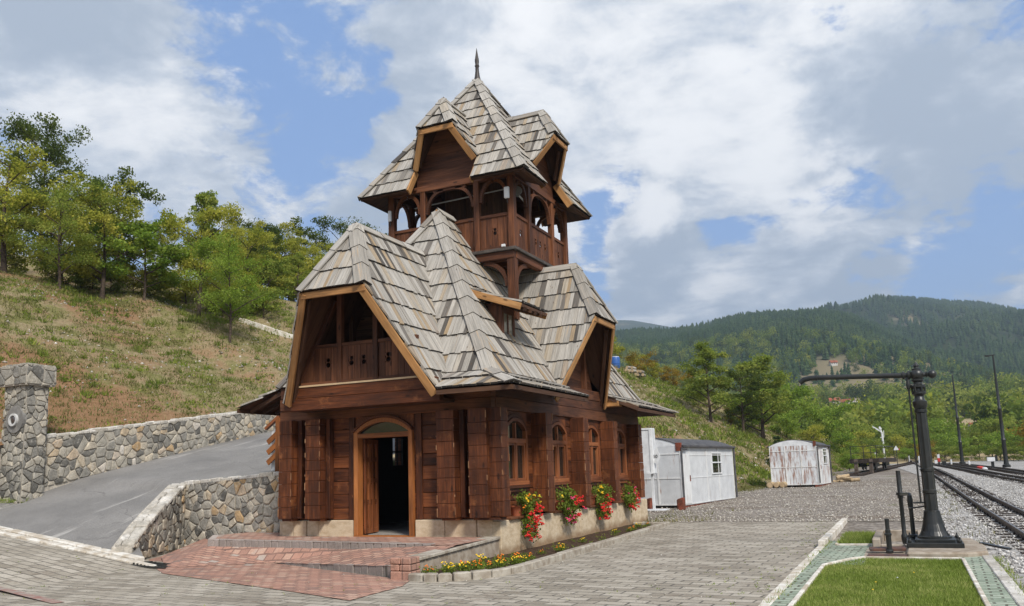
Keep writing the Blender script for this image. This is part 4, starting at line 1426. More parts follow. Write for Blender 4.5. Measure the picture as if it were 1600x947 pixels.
# ---- flared eaves (skirts)
SKO, SKZ = .92, 3.25
sk_h = ZB - SKZ
KV = math.sqrt(SKO ** 2 + sk_h ** 2)
EV = bpy.data.objects.new("flared_eaves", None); link(EV); EV.parent = B; EV.location = (0, 0, SKZ)
mb = MB(210); fb = MB(211); rb = MB(212); dk = MB(213)
def skirt(O, U, V, polys, seed):
    shingles(mb, O, U, V, polys, 0, KV * .55, .04, seed)
    deck(dk, O, U, V, polys, -.025)
HW = 1.95
for sx in (1, -1):      # front and back pieces beside the dormer
    skirt((XC, YC - HY - SKO, SKZ), (1, 0, 0), (0, SKO, sk_h), [[(HW, 0), (HX + SKO, 0), (HX, KV), (WD, KV)]] if sx > 0 else [[(-HX - SKO, 0), (-HW, 0), (-WD, KV), (-HX, KV)]], 340 + sx) if sx > 0 else None
    skirt((XC, YC + HY + SKO, SKZ), (-1, 0, 0), (0, -SKO, sk_h), [[(-HX - SKO, 0), (HX + SKO, 0), (HX, KV), (-HX, KV)]] if sx > 0 else [], 344) if sx > 0 else None
    O = (XC + sx * (HX + SKO), YC, SKZ); U = (0, sx, 0); Vv = (-sx * SKO, 0, sk_h)
    skirt(O, U, Vv, [[(HW, 0), (HY + SKO, 0), (HY, KV), (WD, KV)] if sx > 0 else [(HW, 0), (HY + .32, 0), (HY, KV), (WD, KV)], [(-HY - SKO, 0), (-HW, 0), (-WD, KV), (-HY, KV)]], 350 + sx)
    for sy in (-1, 1):
        nx_ = Vector((sx * sk_h, 0, SKO)); ny_ = Vector((0, sy * sk_h, SKO))
        if sx > 0 or sy > 0: caps(mb, (XC + sx * (HX + SKO), YC + sy * (HY + SKO), SKZ), (XC + sx * HX, YC + sy * HY, ZB), ny_, nx_, .7, .03, 360 + sx + 3 * sy, w=.16, lift=.045)
        # eave boards
        xe = XC + sx * (HX + SKO - .02); ye = YC + sy * (HY + (SKO if sx > 0 or sy > 0 else .34) - .02)
        ya, yb = sorted((YC + sy * HW, ye)); xa, xb = sorted((XC + sx * HW, xe))
        fb.box((xe - .025, ya, SKZ - .10), (xe + .01, yb, SKZ - .012)); fb.cut()
        if sy < 0 and sx > 0: fb.box((xa, ye - .01, SKZ - .10), (xb, ye + .025, SKZ - .012)); fb.cut()
        # end boards beside the dormers
        fb.beam((XC + sx * (HX + SKO), YC + sy * HW, SKZ - .04), (XC + sx * HX, YC + sy * (WD + .06), ZB - .04), .04, .12); fb.cut()
        # rafter tails
        y = ya + .15 if sy > 0 else max(ya + .15, YC - HY + .05)
        while y < min(yb - .1, YC + HY - .05):
            rb.beam((XC + sx * (HX + SKO - .08), y, SKZ - .05), (XC + sx * (HX - .05), y, ZB - .10), .07, .09); rb.cut()
            y += .42
        if sy < 0 and sx > 0:
            x = max(xa + .12, XC - HX + .05)
            while x < min(xb - .1, XC + HX - .05):
                rb.beam((x, YC - HY - SKO + .08, SKZ - .05), (x, YC - HY + .05, ZB - .10), .07, .09); rb.cut()
                x += .42
mb.build("eave_shingles", SH, EV); fb.build("eave_board", M_soffit, EV, bevel=.004); rb.build("rafter_tail", M_soffit, EV); dk.build("eave_deck", M_soffit, EV)

# ---- big half-hipped dormers
def dormer(name, C, D, Lv, zr, m, ro, te, ze, bo, zb, off, valley_z, seed, expo, fas_w=.16, side_cut=True):
    """C centre (x,y); D outward; Lv lateral; returns empty"""
    C = Vector((C[0], C[1], 0)); D = Vector((D[0], D[1], 0)); Lv = Vector((Lv[0], Lv[1], 0)); Zv = Vector((0, 0, 1))
    E = bpy.data.objects.new(name, None); link(E); E.parent = B; E.location = (C.x + D.x * ro - XC, C.y + D.y * ro - YC, zb)
    P = lambda a, l, z: C + D * a + Lv * l + Zv * z
    k = math.sqrt(1 + 1 / m ** 2)
    lw, lb = (zr - ze) / m, (zr - zb) / m
    mb = MB(seed); dk = MB(seed + 1)
    Ns = {}
    for s in (1, -1):
        O = P(0, s * lb, zb); U = D; V = unit(Lv * (-s * lb) + Zv * (zr - zb))
        vv = lambda z: (z - zb) * k
        poly = [(ro, vv(zr)), (off(zr), vv(zr)), (off(valley_z), vv(valley_z)), (bo, vv(zb)), (te, vv(ze))]
        hull = [(ro, vv(zr)), (off(zr), vv(zr)), (off(valley_z), vv(valley_z)), (bo, vv(zb)), (te, vv(ze))]
        # split at valley_z so both pieces are convex
        t = (vv(valley_z) - vv(zb)) / (vv(ze) - vv(zb))
        af = bo + (te - bo) * t
        up = [(ro, vv(zr)), (off(zr), vv(zr)), (off(valley_z), vv(valley_z)), (af, vv(valley_z)), (te, vv(ze))]
        dn = [(af, vv(valley_z)), (off(valley_z), vv(valley_z)), (bo + (0.02 if D.x + D.y > 0 else .02), 0), (bo, 0)]
        polys = [up] + ([[(af, vv(valley_z)), (off(valley_z), vv(valley_z)), (bo - .03, 0.0), (bo, 0.0)]] if valley_z > zb + .02 else [])
        shingles(mb, O, U, V, polys, 0, expo, .035, seed + 3 + s)
        deck(dk, O, U, V, polys, -.035)
        Ns[s] = Lv * (s * m) + Zv
    # half hip
    O = P(te, 0, ze); V = unit(P(ro, 0, zr) - P(te, 0, ze)); hv = (P(ro, 0, zr) - P(te, 0, ze)).length
    tri = [[(-lw, 0), (lw, 0), (0, hv)]]
    shingles(mb, O, Lv, V, tri, 0, expo * .95, .035, seed + 7)
    deck(dk, O, Lv, V, tri, -.035)
    mb.build("shingle_slope", SH, E)
    dk.build("soffit_boards", M_soffit, E)
    mb = MB(seed + 10)
    Nh = D * (zr - ze) + Zv * (te - ro)
    for s in (1, -1):
        caps(mb, P(te, s * lw, ze), P(ro, 0, zr), Ns[s], Nh, expo * 1.08, .03, seed + 11 + s, w=.14); mb.cut()
    caps(mb, P(ro + .02, 0, zr + .005), P(off(zr) - .05, 0, zr + .005), Ns[1], Ns[-1], .9, .02, seed + 14, w=.13, lift=.04)
    mb.build("ridge_caps", SH, E)
    # fascia
    mb = MB(seed + 15)
    for s in (1, -1):
        a, b_ = P(te - .02, s * lw, ze), P(bo - .02, s * lb, zb)
        dn = -Ns[s].normalized() * (fas_w / 2 + .02)
        mb.beam(a + dn + D * .01, b_ + dn + D * .01, .05, fas_w, up=Ns[s]); mb.cut()
    mb.beam(P(te - .03, -lw - .02, ze - fas_w * .5), P(te - .03, lw + .02, ze - fas_w * .5), .05, fas_w * .85)
    mb.build("fascia_board", M_fascia, E, bevel=.006)
    # inner brown barge beams
    mb = MB(seed + 16)
    for s in (1, -1):
        a, b_ = P(te - .22, s * lw * .9, ze - .12), P(bo - .10, s * (lb - .16), zb + .05)
        mb.beam(a, b_, .09, .10, up=Ns[s]); mb.cut()
    mb.build("barge_beam", M_soffit, E, bevel=.006)
    return E, P

off_front = lambda z: 2.39 + (ZT - z) / SL
off_side = lambda z: (ZT - z) / SL
FD, PF = dormer("front_dormer", (XC, YC), (0, -1), (1, 0), ZR, DM, 5.85, 6.70, 5.36, 5.80, 3.22, off_front, 3.72, 400, EXPO)
SD, PS = dormer("side_dormer", (XC, YC), (1, 0), (0, 1), ZR, DM, 2.715, 3.455, 5.36, 2.735, 3.30, off_side, 3.72, 430, EXPO)
LD, PL_ = dormer("side_dormer", (XC, YC), (-1, 0), (0, 1), ZR, DM, 2.715, 3.455, 5.36, 2.735, 3.30, off_side, 3.72, 460, EXPO)

# gallery inside the front dormer
G = bpy.data.objects.new("gallery", None); link(G); G.parent = B; G.location = (0, 14.2 - YC, 3.06)
yg = 14.22
mb = MB(500)
mb.box((-12.06, yg, 3.06), (-8.20, yg + .16, 3.31), .3); mb.box((-11.98, yg + .004, 3.314), (-8.30, yg + .16, 3.545), .6)
mb.build("gallery_beam", M_log, G, bevel=.01)
mb = MB(501)
mb.box((-12.0, yg + .165, 3.07), (-8.25, 16.4, 3.13)); 
mb.build("gallery_floor", M_soffit, G)
mb = MB(502)
mb.box((-11.86, yg - .012, 3.55), (-8.40, yg + .12, 3.585))
mb.build("base_rail", M_pale, G)
def holed_board(mb, u0, u1, z0, z1, holes, f, th, rnd):
    """board with round holes; f(u,z,d)->point; holes: (uc,zc,r) stacked, uc centre of board"""
    zs = [z0]
    for (uc, zc, r_) in holes: zs += [zc - r_ * 1.15, zc + r_ * 1.15]
    zs.append(z1)
    def quad(a, b, c, d):
        if d - c < 1e-3 or b - a < 1e-3: return
        mb.hexa([f(a, c, 0), f(b, c, 0), f(b, c, th), f(a, c, th), f(a, d, 0), f(b, d, 0), f(b, d, th), f(a, d, th)], rnd, 0, Vector(f(a, d, 0)) - Vector(f(a, c, 0)))
    cur = z0
    for (uc, zc, r_) in holes:
        quad(u0, u1, cur, zc - r_ * 1.02)
        lo, hi = zc - r_ * 1.02, zc + r_ * 1.02
        n = 16
        for k in range(n):
            t0, t1 = 2 * math.pi * k / n, 2 * math.pi * (k + 1) / n
            def bp(t):
                c, s = math.cos(t), math.sin(t)
                kx = ((u1 - uc) if c > 0 else (uc - u0)) / max(abs(c), 1e-6); kz = (r_ * 1.02) / max(abs(s), 1e-6)
                q = min(kx, kz)
                return uc + c * q, zc + s * q
            (a0, b0), (a1, b1) = bp(t0), bp(t1)
            i0, j0, i1, j1 = uc + r_ * math.cos(t0), zc + r_ * math.sin(t0), uc + r_ * math.cos(t1), zc + r_ * math.sin(t1)
            mb.face([f(i0, j0, 0), f(a0, b0, 0), f(a1, b1, 0), f(i1, j1, 0)], [(i0, j0), (a0, b0), (a1, b1), (i1, j1)], rnd)
            mb.face([f(i1, j1, th), f(a1, b1, th), f(a0, b0, th), f(i0, j0, th)], [(i0, j0), (a0, b0), (a1, b1), (i1, j1)], rnd)
            mb.face([f(i0, j0, 0), f(i1, j1, 0), f(i1, j1, th), f(i0, j0, th)], None, rnd)
        cur = hi
    quad(u0, u1, cur, z1)
def board_panel(mb, u0, u1, z0, z1, f, th, seed, hole_at=(), w=.15, zh=None, r1=.045, r2=.055):
    rg = random.Random(seed)
    n = max(1, round((u1 - u0) / w)); w = (u1 - u0) / n
    zm = zh if zh is not None else z0 + (z1 - z0) * .56
    for i in range(n):
        a, b_ = u0 + i * w + .004, u0 + (i + 1) * w - .004
        hs = []
        for h in hole_at:
            if a <= h < b_ + .008:
                uc = (a + b_) / 2
                hs = [(uc, zm - r2 * 1.02, r2), (uc, zm + r1 * 1.05, r1)]
        if hs: holed_board(mb, a, b_, z0, z1, hs, f, th, rg.random())
        else: mb.hexa([f(a, z0, 0), f(b_, z0, 0), f(b_, z0, th), f(a, z0, th), f(a, z1, 0), f(b_, z1, 0), f(b_, z1, th), f(a, z1, th)], rg.random(), 0, (0, 0, 1))
fg = lambda u, z, d: (u, yg + .04 + d, z)
for i, (a, b_, hs) in enumerate(((-11.62, -10.68, (-10.90,)), (-10.55, -9.78, (-10.32, -9.96)), (-9.64, -8.72, (-9.37,)))):
    mb = MB(505 + i)
    board_panel(mb, a, b_, 3.64, 4.36, fg, .03, 505 + i, hs, zh=4.04)
    mb.box((a, yg + .02, 3.585), (b_, yg + .10, 3.645)); mb.box((a, yg + .015, 4.355), (b_, yg + .11, 4.425))
    mb.build("railing_panel", M_dark, G)
for i, xx in enumerate((-10.615, -9.71)):
    mb = MB(510 + i)
    mb.box((xx - .058, yg, 3.585), (xx + .058, yg + .12, 5.62))
    mb.build("gallery_post", M_dark, G, bevel=.006)
mb = MB(513)
mb.beam((-11.68, yg + .08, 3.66), (-10.72, yg + .02, 5.34), .09, .10); mb.cut()
mb.beam((-8.42, yg + .3, 3.66), (-9.5, yg + .3, 5.34), .08, .09)
mb.build("gallery_brace", M_dark, G, bevel=.006)
mb = MB(514)
z = 3.13
while z < 5.9:
    h0, h1 = (ZR - z) / DM - .22, (ZR - z - .25) / DM - .22
    mb.hexa([(XC - h0, 15.25, z), (XC + h0, 15.25, z), (XC + h0, 15.33, z), (XC - h0, 15.33, z), (XC - h1, 15.25, z + .245), (XC + h1, 15.25, z + .245), (XC + h1, 15.33, z + .245), (XC - h1, 15.33, z + .245)], None, 0, (1, 0, 0))
    z += .25
for xx in (-11.0, -10.2, -9.4): mb.box((xx, 15.12, 3.13), (xx + .1, 15.245, 5.2))
mb.build("gallery_rear_wall", M_soffit, G)

# gable wall behind the side dormer
for sx, E in ((1, SD), (-1, LD)):
    mb = MB(520 + sx)
    xw = XC + sx * 2.42
    z = 3.68
    while z < 6.5:
        zz = min(z + .25, 6.6)
        h0, h1 = (ZR - z) / DM - .12, (ZR - zz) / DM - .12
        if h1 < .05: break
        mb.hexa([(xw - .05, YC - h0, z), (xw + .05, YC - h0, z), (xw + .05, YC + h0, z), (xw - .05, YC + h0, z), (xw - .05, YC - h1, zz - .006), (xw + .05, YC - h1, zz - .006), (xw + .05, YC + h1, zz - .006), (xw - .05, YC + h1, zz - .006)], None, 0, (0, 1, 0))
        z += .25
    for yy in (-.75, .75): mb.box((xw - .1 + (0.1 * sx), YC + yy - .06, 3.68), (xw + .1 + (.06 * sx), YC + yy + .06, 5.1))
    mb.build("gable_wall", M_dark, E)
    mb = MB(523 + sx)
    mb.box((xw + sx * .052 - .02, YC - .5, 4.35), (xw + sx * .052 + .02, YC + .5, 5.15))
    wf = mb.build("gable_window", M_winfr, E)
    mb = MB(526 + sx)
    for a in (-.42, .04): mb.box((xw + sx * .075 - .004, YC + a, 4.42), (xw + sx * .075 + .004, YC + a + .38, 5.08))
    mb.build("pane", M_glass, wf)
# carved board under the far foot of the side dormer
mb = MB(529)
mb.box((-7.45, 21.75, 3.30), (-6.98, 22.05, 3.50), .8)
mb.build("bracket_board", M_fascia, SD, bevel=.01)

# ---- shed dormer on the right slope
S = bpy.data.objects.new("shed_dormer", None); link(S); S.parent = B; S.location = (-8.2 - XC, 17.0 - YC, 4.6)
sy0, sy1, sxf = 16.74, 17.42, -8.0
mb = MB(540)
mb.box((-8.36, sy0 + .02, 4.9), (-8.12, sy0 + .08, 5.38)); mb.box((-9.1, sy0 + .03, 5.30), (-8.0, sy0 + .09, 5.44))
mb.box((-8.14, sy0, 4.45), (-8.06, sy0 + .08, 5.36)); mb.box((sxf - .07, sy0 + .005, 4.45), (sxf, sy0 + .10, 5.36)); mb.box((sxf - .07, sy1 - .08, 4.45), (sxf, sy1, 5.36))
mb.box((sxf - .06, sy0 + .10, 4.45), (sxf - .01, sy1 - .08, 4.62)); mb.box((sxf - .06, sy0 + .10, 5.2), (sxf - .01, sy1 - .08, 5.36))
mb.box((-8.9, sy1 - .06, 4.45), (sxf - .07, sy1, 5.5)); mb.box((-9.1, sy0 + .09, 4.6), (-9.0, sy1 - .06, 5.6))
mb.box((sxf - .05, (sy0 + sy1) / 2 - .03, 4.62), (sxf - .012, (sy0 + sy1) / 2 + .03, 5.2))
mb.prism([(-8.62, sy0 + .03, 5.44), (-8.36, sy0 + .03, 5.40), (-8.36, sy0 + .03, 5.02)], (0, .05, 0))
mb.build("dormer_frame", M_dark, S, bevel=.004)
mb = MB(541)
mb.box((-8.12, sy0 + .035, 4.5), (-8.0, sy0 + .045, 5.32)); mb.box((sxf - .035, sy0 + .1, 4.6), (sxf - .028, sy1 - .08, 5.2))
mb.build("pane", plain("curtained_glass", (0.20, 0.19, 0.155), .08, 0, .8), S)
mb = MB(542)
# roof: slopes gently outwards from the main slope
rx0, rx1, rz0, rz1 = -8.78, -7.40, 5.80, 5.30
ry0, ry1 = 16.50, 17.95
shingles(mb, (rx1, (ry0 + ry1) / 2, rz1), (0, 1, 0), (rx0 - rx1, 0, rz0 - rz1), [[(-(ry1 - ry0) / 2, 0), ((ry1 - ry0) / 2, 0), ((ry1 - ry0) / 2, 1.47), (-(ry1 - ry0) / 2, 1.47)]], 0, .5, .04, 545)
mb.build("shingle_slope", SH, S)
mb = MB(543)
mb.hexa([(rx0, ry0 + .02, rz0 - .08), (rx1, ry0 + .02, rz1 - .08), (rx1, ry1 - .02, rz1 - .08), (rx0, ry1 - .02, rz0 - .08), (rx0, ry0 + .02, rz0 - .01), (rx1, ry0 + .02, rz1 - .01), (rx1, ry1 - .02, rz1 - .01), (rx0, ry1 - .02, rz0 - .01)])
y = ry0 + .15
while y < ry1 - .1:
    mb.beam((rx0, y, rz0 - .12), (rx1 + .04, y, rz1 - .12), .06, .08); y += .3
mb.build("soffit_boards", M_soffit, S)
mb = MB(544)
for yy in (ry0, ry1):
    mb.beam((rx0, yy, rz0 - .075), (rx1 - .02, yy, rz1 - .075), .04, .15); mb.cut()
mb.build("fascia_board", M_fascia, S, bevel=.005)

# ================================================================== TOWER
TW = bpy.data.objects.new("lookout_tower", None); link(TW); TW.parent = B; TW.location = (0, 0, 7.0)
TH = 1.75; FZ = 7.08
mb = MB(600)
mb.box((XC - TH - .12, YC - TH - .12, FZ - .06), (XC + TH + .12, YC + TH + .12, FZ + .02), .2)
mb.build("floor_edge", plain("grey_weathered_edge", (0.10, 0.085, 0.075), .8, 0, .2, .4, 8), TW, bevel=.008)
mb = MB(601)
for s in (-1, 1):
    mb.box((XC - TH - .04, YC + s * (TH - .02) - .08, FZ - .25), (XC + TH + .04, YC + s * (TH - .02) + .08, FZ - .065))
    mb.box((XC + s * (TH - .02) - .078, YC - TH + .07, FZ - .248), (XC + s * (TH - .02) + .078, YC + TH - .07, FZ - .067))
for k in range(7):
    mb.box((XC - TH + .1, YC - 1.5 + k * .5, FZ - .22), (XC + TH - .1, YC - 1.42 + k * .5, FZ - .07))
mb.build("floor_beams", M_tower, TW, bevel=.008)
def tmap(k):
    """side k: 0 front,1 right,2 back,3 left -> f(u,z,d): u along the side, d inwards"""
    c, s = [(1, 0), (0, 1), (-1, 0), (0, -1)][k]
    # u axis (c,s); outward normal is (s,-c)
    return lambda u, z, d: (XC + c * u + s * (TH - d), YC + s * u - c * (TH - d), z)
ZE = 8.93
post_i = 0
for (sx, sy) in ((-1, -1), (1, -1), (1, 1), (-1, 1)):
    mb = MB(610 + post_i); post_i += 1
    w = .085
    mb.box((XC + sx * TH - w, YC + sy * TH - w, FZ + .02), (XC + sx * TH + w, YC + sy * TH + w, ZE))
    mb.build("tower_post", M_tower, TW, bevel=.008)
def tbox(mb, f, u0, u1, z0, z1, d0, d1, rnd=None, grain=None):
    mb.hexa([f(u0, z0, d0), f(u1, z0, d0), f(u1, z0, d1), f(u0, z0, d1), f(u0, z1, d0), f(u1, z1, d0), f(u1, z1, d1), f(u0, z1, d1)], rnd, 0, grain)
def bracket(mb, f, u, z0, z1, dirn, reach, d0, d1, wid=.07, n=8):
    """curved brace from post at u (height z0) to the beam at z1"""
    A = []; Bp = []
    for i in range(n + 1):
        t = math.pi / 2 * i / n
        A.append((u + dirn * reach * (1 - math.cos(t)), z0 + (z1 - z0) * math.sin(t)))
        Bp.append((u + dirn * (wid + (reach - wid * .2) * (1 - math.cos(t))), z0 + (z1 - z0 - wid) * math.sin(t) - .0))
    rnd = mb.rng.random()
    a = [Vector(f(x, z, d0)) for x, z in A]; b_ = [Vector(f(x, z, d0)) for x, z in Bp]
    ext = Vector(f(0, 0, d1)) - Vector(f(0, 0, d0))
    mb.strip(a, b_, ext, rnd)
IU = .785
for k in range(4):
    f = tmap(k)
    for u in (-IU, IU):
        mb = MB(620 + k * 4 + (1 if u > 0 else 0))
        tbox(mb, f, u - .075, u + .075, FZ - .02, ZE, -.07, .07)
        mb.build("tower_post", M_tower, TW, bevel=.008)
    for i, (a, b_, hs) in enumerate(((-TH + .085, -IU - .075, (-1.26,)), (-IU + .075, IU - .075, (-.3, 0.0, .3)), (IU + .075, TH - .085, (1.26,)))):
        mb = MB(640 + k * 4 + i)
        if k == 0 and i == 1: hs = ()
        board_panel(mb, a, b_, FZ + .10, FZ + .86, lambda u, z, d, f=f: f(u, z, d + .0), .03, 640 + k * 4 + i, hs, w=.15, zh=FZ + .5, r1=.04, r2=.05)
        tbox(mb, f, a, b_, FZ + .045, FZ + .10, -.02, .05); tbox(mb, f, a, b_, FZ + .86, FZ + .935, -.03, .06)
        mb.build("tower_railing", M_tower, TW)
    mb = MB(660 + k)
    # arched braces in the middle bay, scalloped ones in the corner bays
    bracket(mb, f, -IU + .075, 8.30, 8.93, 1, .50, -.045, .045); mb.cut(); bracket(mb, f, IU - .075, 8.30, 8.93, -1, .50, -.045, .045); mb.cut()
    tbox(mb, f, -IU + .3, IU - .3, 8.87, 8.93, -.045, .045); mb.cut()
    for u, dr_ in ((-TH + .085, 1), (-IU - .075, -1), (IU + .075, 1), (TH - .085, -1)):
        bracket(mb, f, u, 8.36, 8.93, dr_, .34, -.04, .04); mb.cut()
    mb.build("arch_brace", M_tower, TW)
    mb = MB(664 + k)
    tbox(mb, f, -TH - (.08 if k % 2 == 0 else -.085), TH + (.08 if k % 2 == 0 else -.085), ZE, ZE + .15, -.08, .08)
    mb.build("eave_beam", M_dark, TW, bevel=.006)
# enclosure of the stair in the middle of the lookout
mb = MB(670)
for k in range(4):
    c, s = [(1, 0), (0, 1), (-1, 0), (0, -1)][k]
    for i in range(9):
        u0 = -.72 + i * .16
        h = .72
        P_ = lambda u, d: (XC + c * u + s * (h - d), YC + s * u - c * (h - d))
        (ax, ay), (bx, by), (cx, cy), (dx, dy) = P_(u0 + .004, 0), P_(u0 + .156, 0), P_(u0 + .156, .03), P_(u0 + .004, .03)
        mb.hexa([(ax, ay, FZ), (bx, by, FZ), (cx, cy, FZ), (dx, dy, FZ), (ax, ay, 9.6), (bx, by, 9.6), (cx, cy, 9.6), (dx, dy, 9.6)], None, 0, (0, 0, 1))
mb.build("stair_enclosure", M_soffit, TW)
# light tube under the eave
mb = MB(671)
mb.tube([(XC - 1.3, YC - 1.35, 8.70), (XC + 1.55, YC - 1.35, 8.78)], .018, 6)
mb.build("conduit", plain("grey_conduit", (.35, .35, .35), .5), TW)
# corner props under the floor
for i, (sx, sy) in enumerate(((1, -1), (-1, -1), (1, 1), (-1, 1))):
    mb = MB(675 + i)
    px, py = XC + sx * (TH - .06), YC + sy * (TH - .06)
    mb.box((px - .10, py - .10, 5.3), (px + .10, py + .10, FZ - .25))
    for axis in (0, 1):
        def f(u, z, d, axis=axis, px=px, py=py, sx=sx, sy=sy):
            return (px - sx * u, py + d, z) if axis == 0 else (px + d, py - sy * u, z)
        bracket(mb, f, .10, 6.15, FZ - .25, 1, .62, -.05, .05, wid=.09)
    mb.build("corner_prop", M_tower, TW, bevel=.0)

# ---- tower roof
TR = bpy.data.objects.new("tower_roof", None); link(TR); TR.parent = B; TR.location = (0, 0, 8.85)
TE, TZ0, TZ1 = 2.36, 8.85, 12.66
TS = (TZ1 - TZ0) / TE
TK = math.sqrt(1 + 1 / TS ** 2); TV = (TZ1 - TZ0) * TK
TZR, TDM, TZB = 11.25, 1.82, 9.52
tw_b = (TZR - TZB) / TDM
tv = lambda z: (z - TZ0) * TK
thalf = lambda v: TE * (1 - v / TV)
cut = .93
tp = [[(cut, 0), (TE, 0), (thalf(tv(TZB)), tv(TZB)), (cut, tv(TZB))], [(-TE, 0), (-cut, 0), (-cut, tv(TZB)), (-thalf(tv(TZB)), tv(TZB))],
      [(tw_b, tv(TZB)), (thalf(tv(TZB)), tv(TZB)), (thalf(tv(TZR)), tv(TZR)), (0, tv(TZR))], [(-thalf(tv(TZB)), tv(TZB)), (-tw_b, tv(TZB)), (0, tv(TZR)), (-thalf(tv(TZR)), tv(TZR))],
      [(-thalf(tv(TZR)), tv(TZR)), (thalf(tv(TZR)), tv(TZR)), (.001, TV), (-.001, TV)]]
dk = MB(690); fbm = MB(691); fcm = MB(692)
for k in range(4):
    c, s = [(1, 0), (0, 1), (-1, 0), (0, -1)][k]
    O = Vector((XC + s * TE, YC - c * TE, TZ0)); U = Vector((c, s, 0)); V = unit(Vector((-s * TE, c * TE, TZ1 - TZ0)))
    mb = MB(693 + k)
    shingles(mb, O, U, V, tp, 0, .43, .032, 700 + k, .10, .19)
    mb.build("shingle_slope", SH, TR)
    deck(dk, O, U, V, tp, -.03)
    N = unit(U.cross(V)); N = N if N.z > 0 else -N
    for sg in (-1, 1):
        fbm.beam(O + U * (sg * cut) - N * .05 + V * .0, O + U * (sg * TE) - N * .05, .03, .07, up=N); fbm.cut()
        fcm.beam(O + U * (sg * (cut - .02)) + V * .0 - N * .08, O + U * (sg * (cut - .02)) + V * tv(TZB) - N * .08, .045, .17, up=N); fcm.cut()
dk.build("roof_deck", M_soffit, TR); fbm.build("eave_board", M_soffit, TR); fcm.build("cut_board", M_fascia, TR, bevel=.005)
mb = MB(698)
for k in range(4):
    c, s = [(1, 0), (0, 1), (-1, 0), (0, -1)][k]
    c2, s2 = [(1, 0), (0, 1), (-1, 0), (0, -1)][(k + 1) % 4]
    na = Vector((s * TS, -c * TS, 1)); nb = Vector((s2 * TS, -c2 * TS, 1))
    cx, cy = s + c, -c + s
    caps(mb, (XC + cx * TE, YC + cy * TE, TZ0), (XC, YC, TZ1), na, nb, .46, .032, 710 + k, w=.13); mb.cut()
mb.build("hip_caps", SH, TR)
# ceiling edge under the eaves
mb = MB(699)
for k in range(4):
    c, s = [(1, 0), (0, 1), (-1, 0), (0, -1)][k]
    o1 = Vector((XC + s * (TE - .03), YC - c * (TE - .03), TZ0 - .055)); U = Vector((c, s, 0)); i1 = Vector((XC + s * (TH), YC - c * (TH), ZE + .12))
    for sg in (-1, 1):
        a, b_ = sorted((sg * cut, sg * TE)); ai, bi = sorted((sg * cut, sg * TH))
        mb.face([o1 + U * a, o1 + U * b_, i1 + U * bi, i1 + U * ai]); mb.cut()
mb.build("eave_soffit", M_soffit, TR)
off_t = lambda z: (TZ1 - z) / TS
for k in range(4):
    c, s = [(1, 0), (0, 1), (-1, 0), (0, -1)][k]
    E, PT = dormer("tower_dormer", (XC, YC), (s, -c), (c, s), TZR, TDM, 1.97, 2.46, 10.37, 2.02, TZB, off_t, TZB + .015, 720 + 20 * k, .40, fas_w=.16)
    mb = MB(733 + 20 * k)
    z = ZE + .155
    f = tmap(k)
    while z < 11.0:
        zz = z + .2
        h0 = .97 if z < TZB else (TZR - z) / TDM - .06
        h1 = .97 if zz < TZB else (TZR - zz) / TDM - .06
        if h1 < .04: break
        mb.hexa([f(-h0, z, -.02), f(h0, z, -.02), f(h0, z, .04), f(-h0, z, .04), f(-h1, zz - .005, -.02), f(h1, zz - .005, -.02), f(h1, zz - .005, .04), f(-h1, zz - .005, .04)], None, 0, Vector(f(1, 0, 0)) - Vector(f(0, 0, 0)))
        z = zz
    mb.build("gable_boards", M_dark, E)
# finial
mb = MB(790)
mb.lathe((XC, YC, TZ1 - .14), [(.20, 0), (.15, .05), (.10, .13), (.072, .25), (.055, .40), (.05, .52), (.068, .56), (.05, .60), (.062, .70), (.058, .76), (.035, .90), (.012, 1.06), (.002, 1.12)], 14)
mb.build("finial", plain("finial_iron", (0.035, 0.027, 0.024), .5), TR, smooth=True)

# ---- fittings on the tower (separate things)
for nm, lab, x, y, z in (("floodlight", "white box lamp on the tower's front corner post above the railing", XC + TH - .07, YC - TH - .125, 8.33), ("floodlight", "slim white box lamp on the tower's left corner post", XC - TH, YC - TH - .125, 8.27)):
    t = thing(nm, lab, "lamp", (x, y, z))
    mb = MB(800 + int(x * 10))
    w = .065 if x > XC else .045
    mb.box((x - w, y - .04, z), (x + w, y + .03, z + .29)); mb.build("lamp_case", M_white, t, bevel=.012)
    mb = MB(802); mb.box((x - .03, y + .03, z + .08), (x + .03, y + .045, z + .2)); mb.tube([(x, y, z), (x, y + .02, z - .12)], .012, 6)
    mb.build("bracket", M_iron, t)
t = thing("loudspeaker", "grey horn loudspeaker hung in the tower's right hand opening", "loudspeaker", (-8.45, 18.75, 8.72))
mb = MB(804)
mb.lathe((-8.42, 18.72, 8.72), [(.13, 0), (.135, .02), (.09, .08), (.05, .14), (.04, .2), (.06, .22), (.06, .28), (.0, .29)], 16, axis=(-.35, .9, -.1))
mb.build("horn", plain("grey_horn", (.16, .16, .16), .5), t, smooth=True)
mb = MB(805); mb.tube([(-8.5, 18.95, 8.70), (-8.40, 19.05, 8.56), (-8.38, 19.08, 8.50)], .022, 6); mb.build("bracket", M_white, t)
t = thing("junction_box", "small white box at the foot of the tower's front corner railing", "box", (-8.5, 18.08, 7.10))
mb = MB(806); mb.box((-8.60, 18.07, 7.11), (-8.50, 18.12, 7.18)); mb.build("box_case", M_white, t, bevel=.006)
mb = MB(807); mb.box((-8.59, 18.062, 7.12), (-8.51, 18.069, 7.17)); mb.build("box_lid", M_white, t)
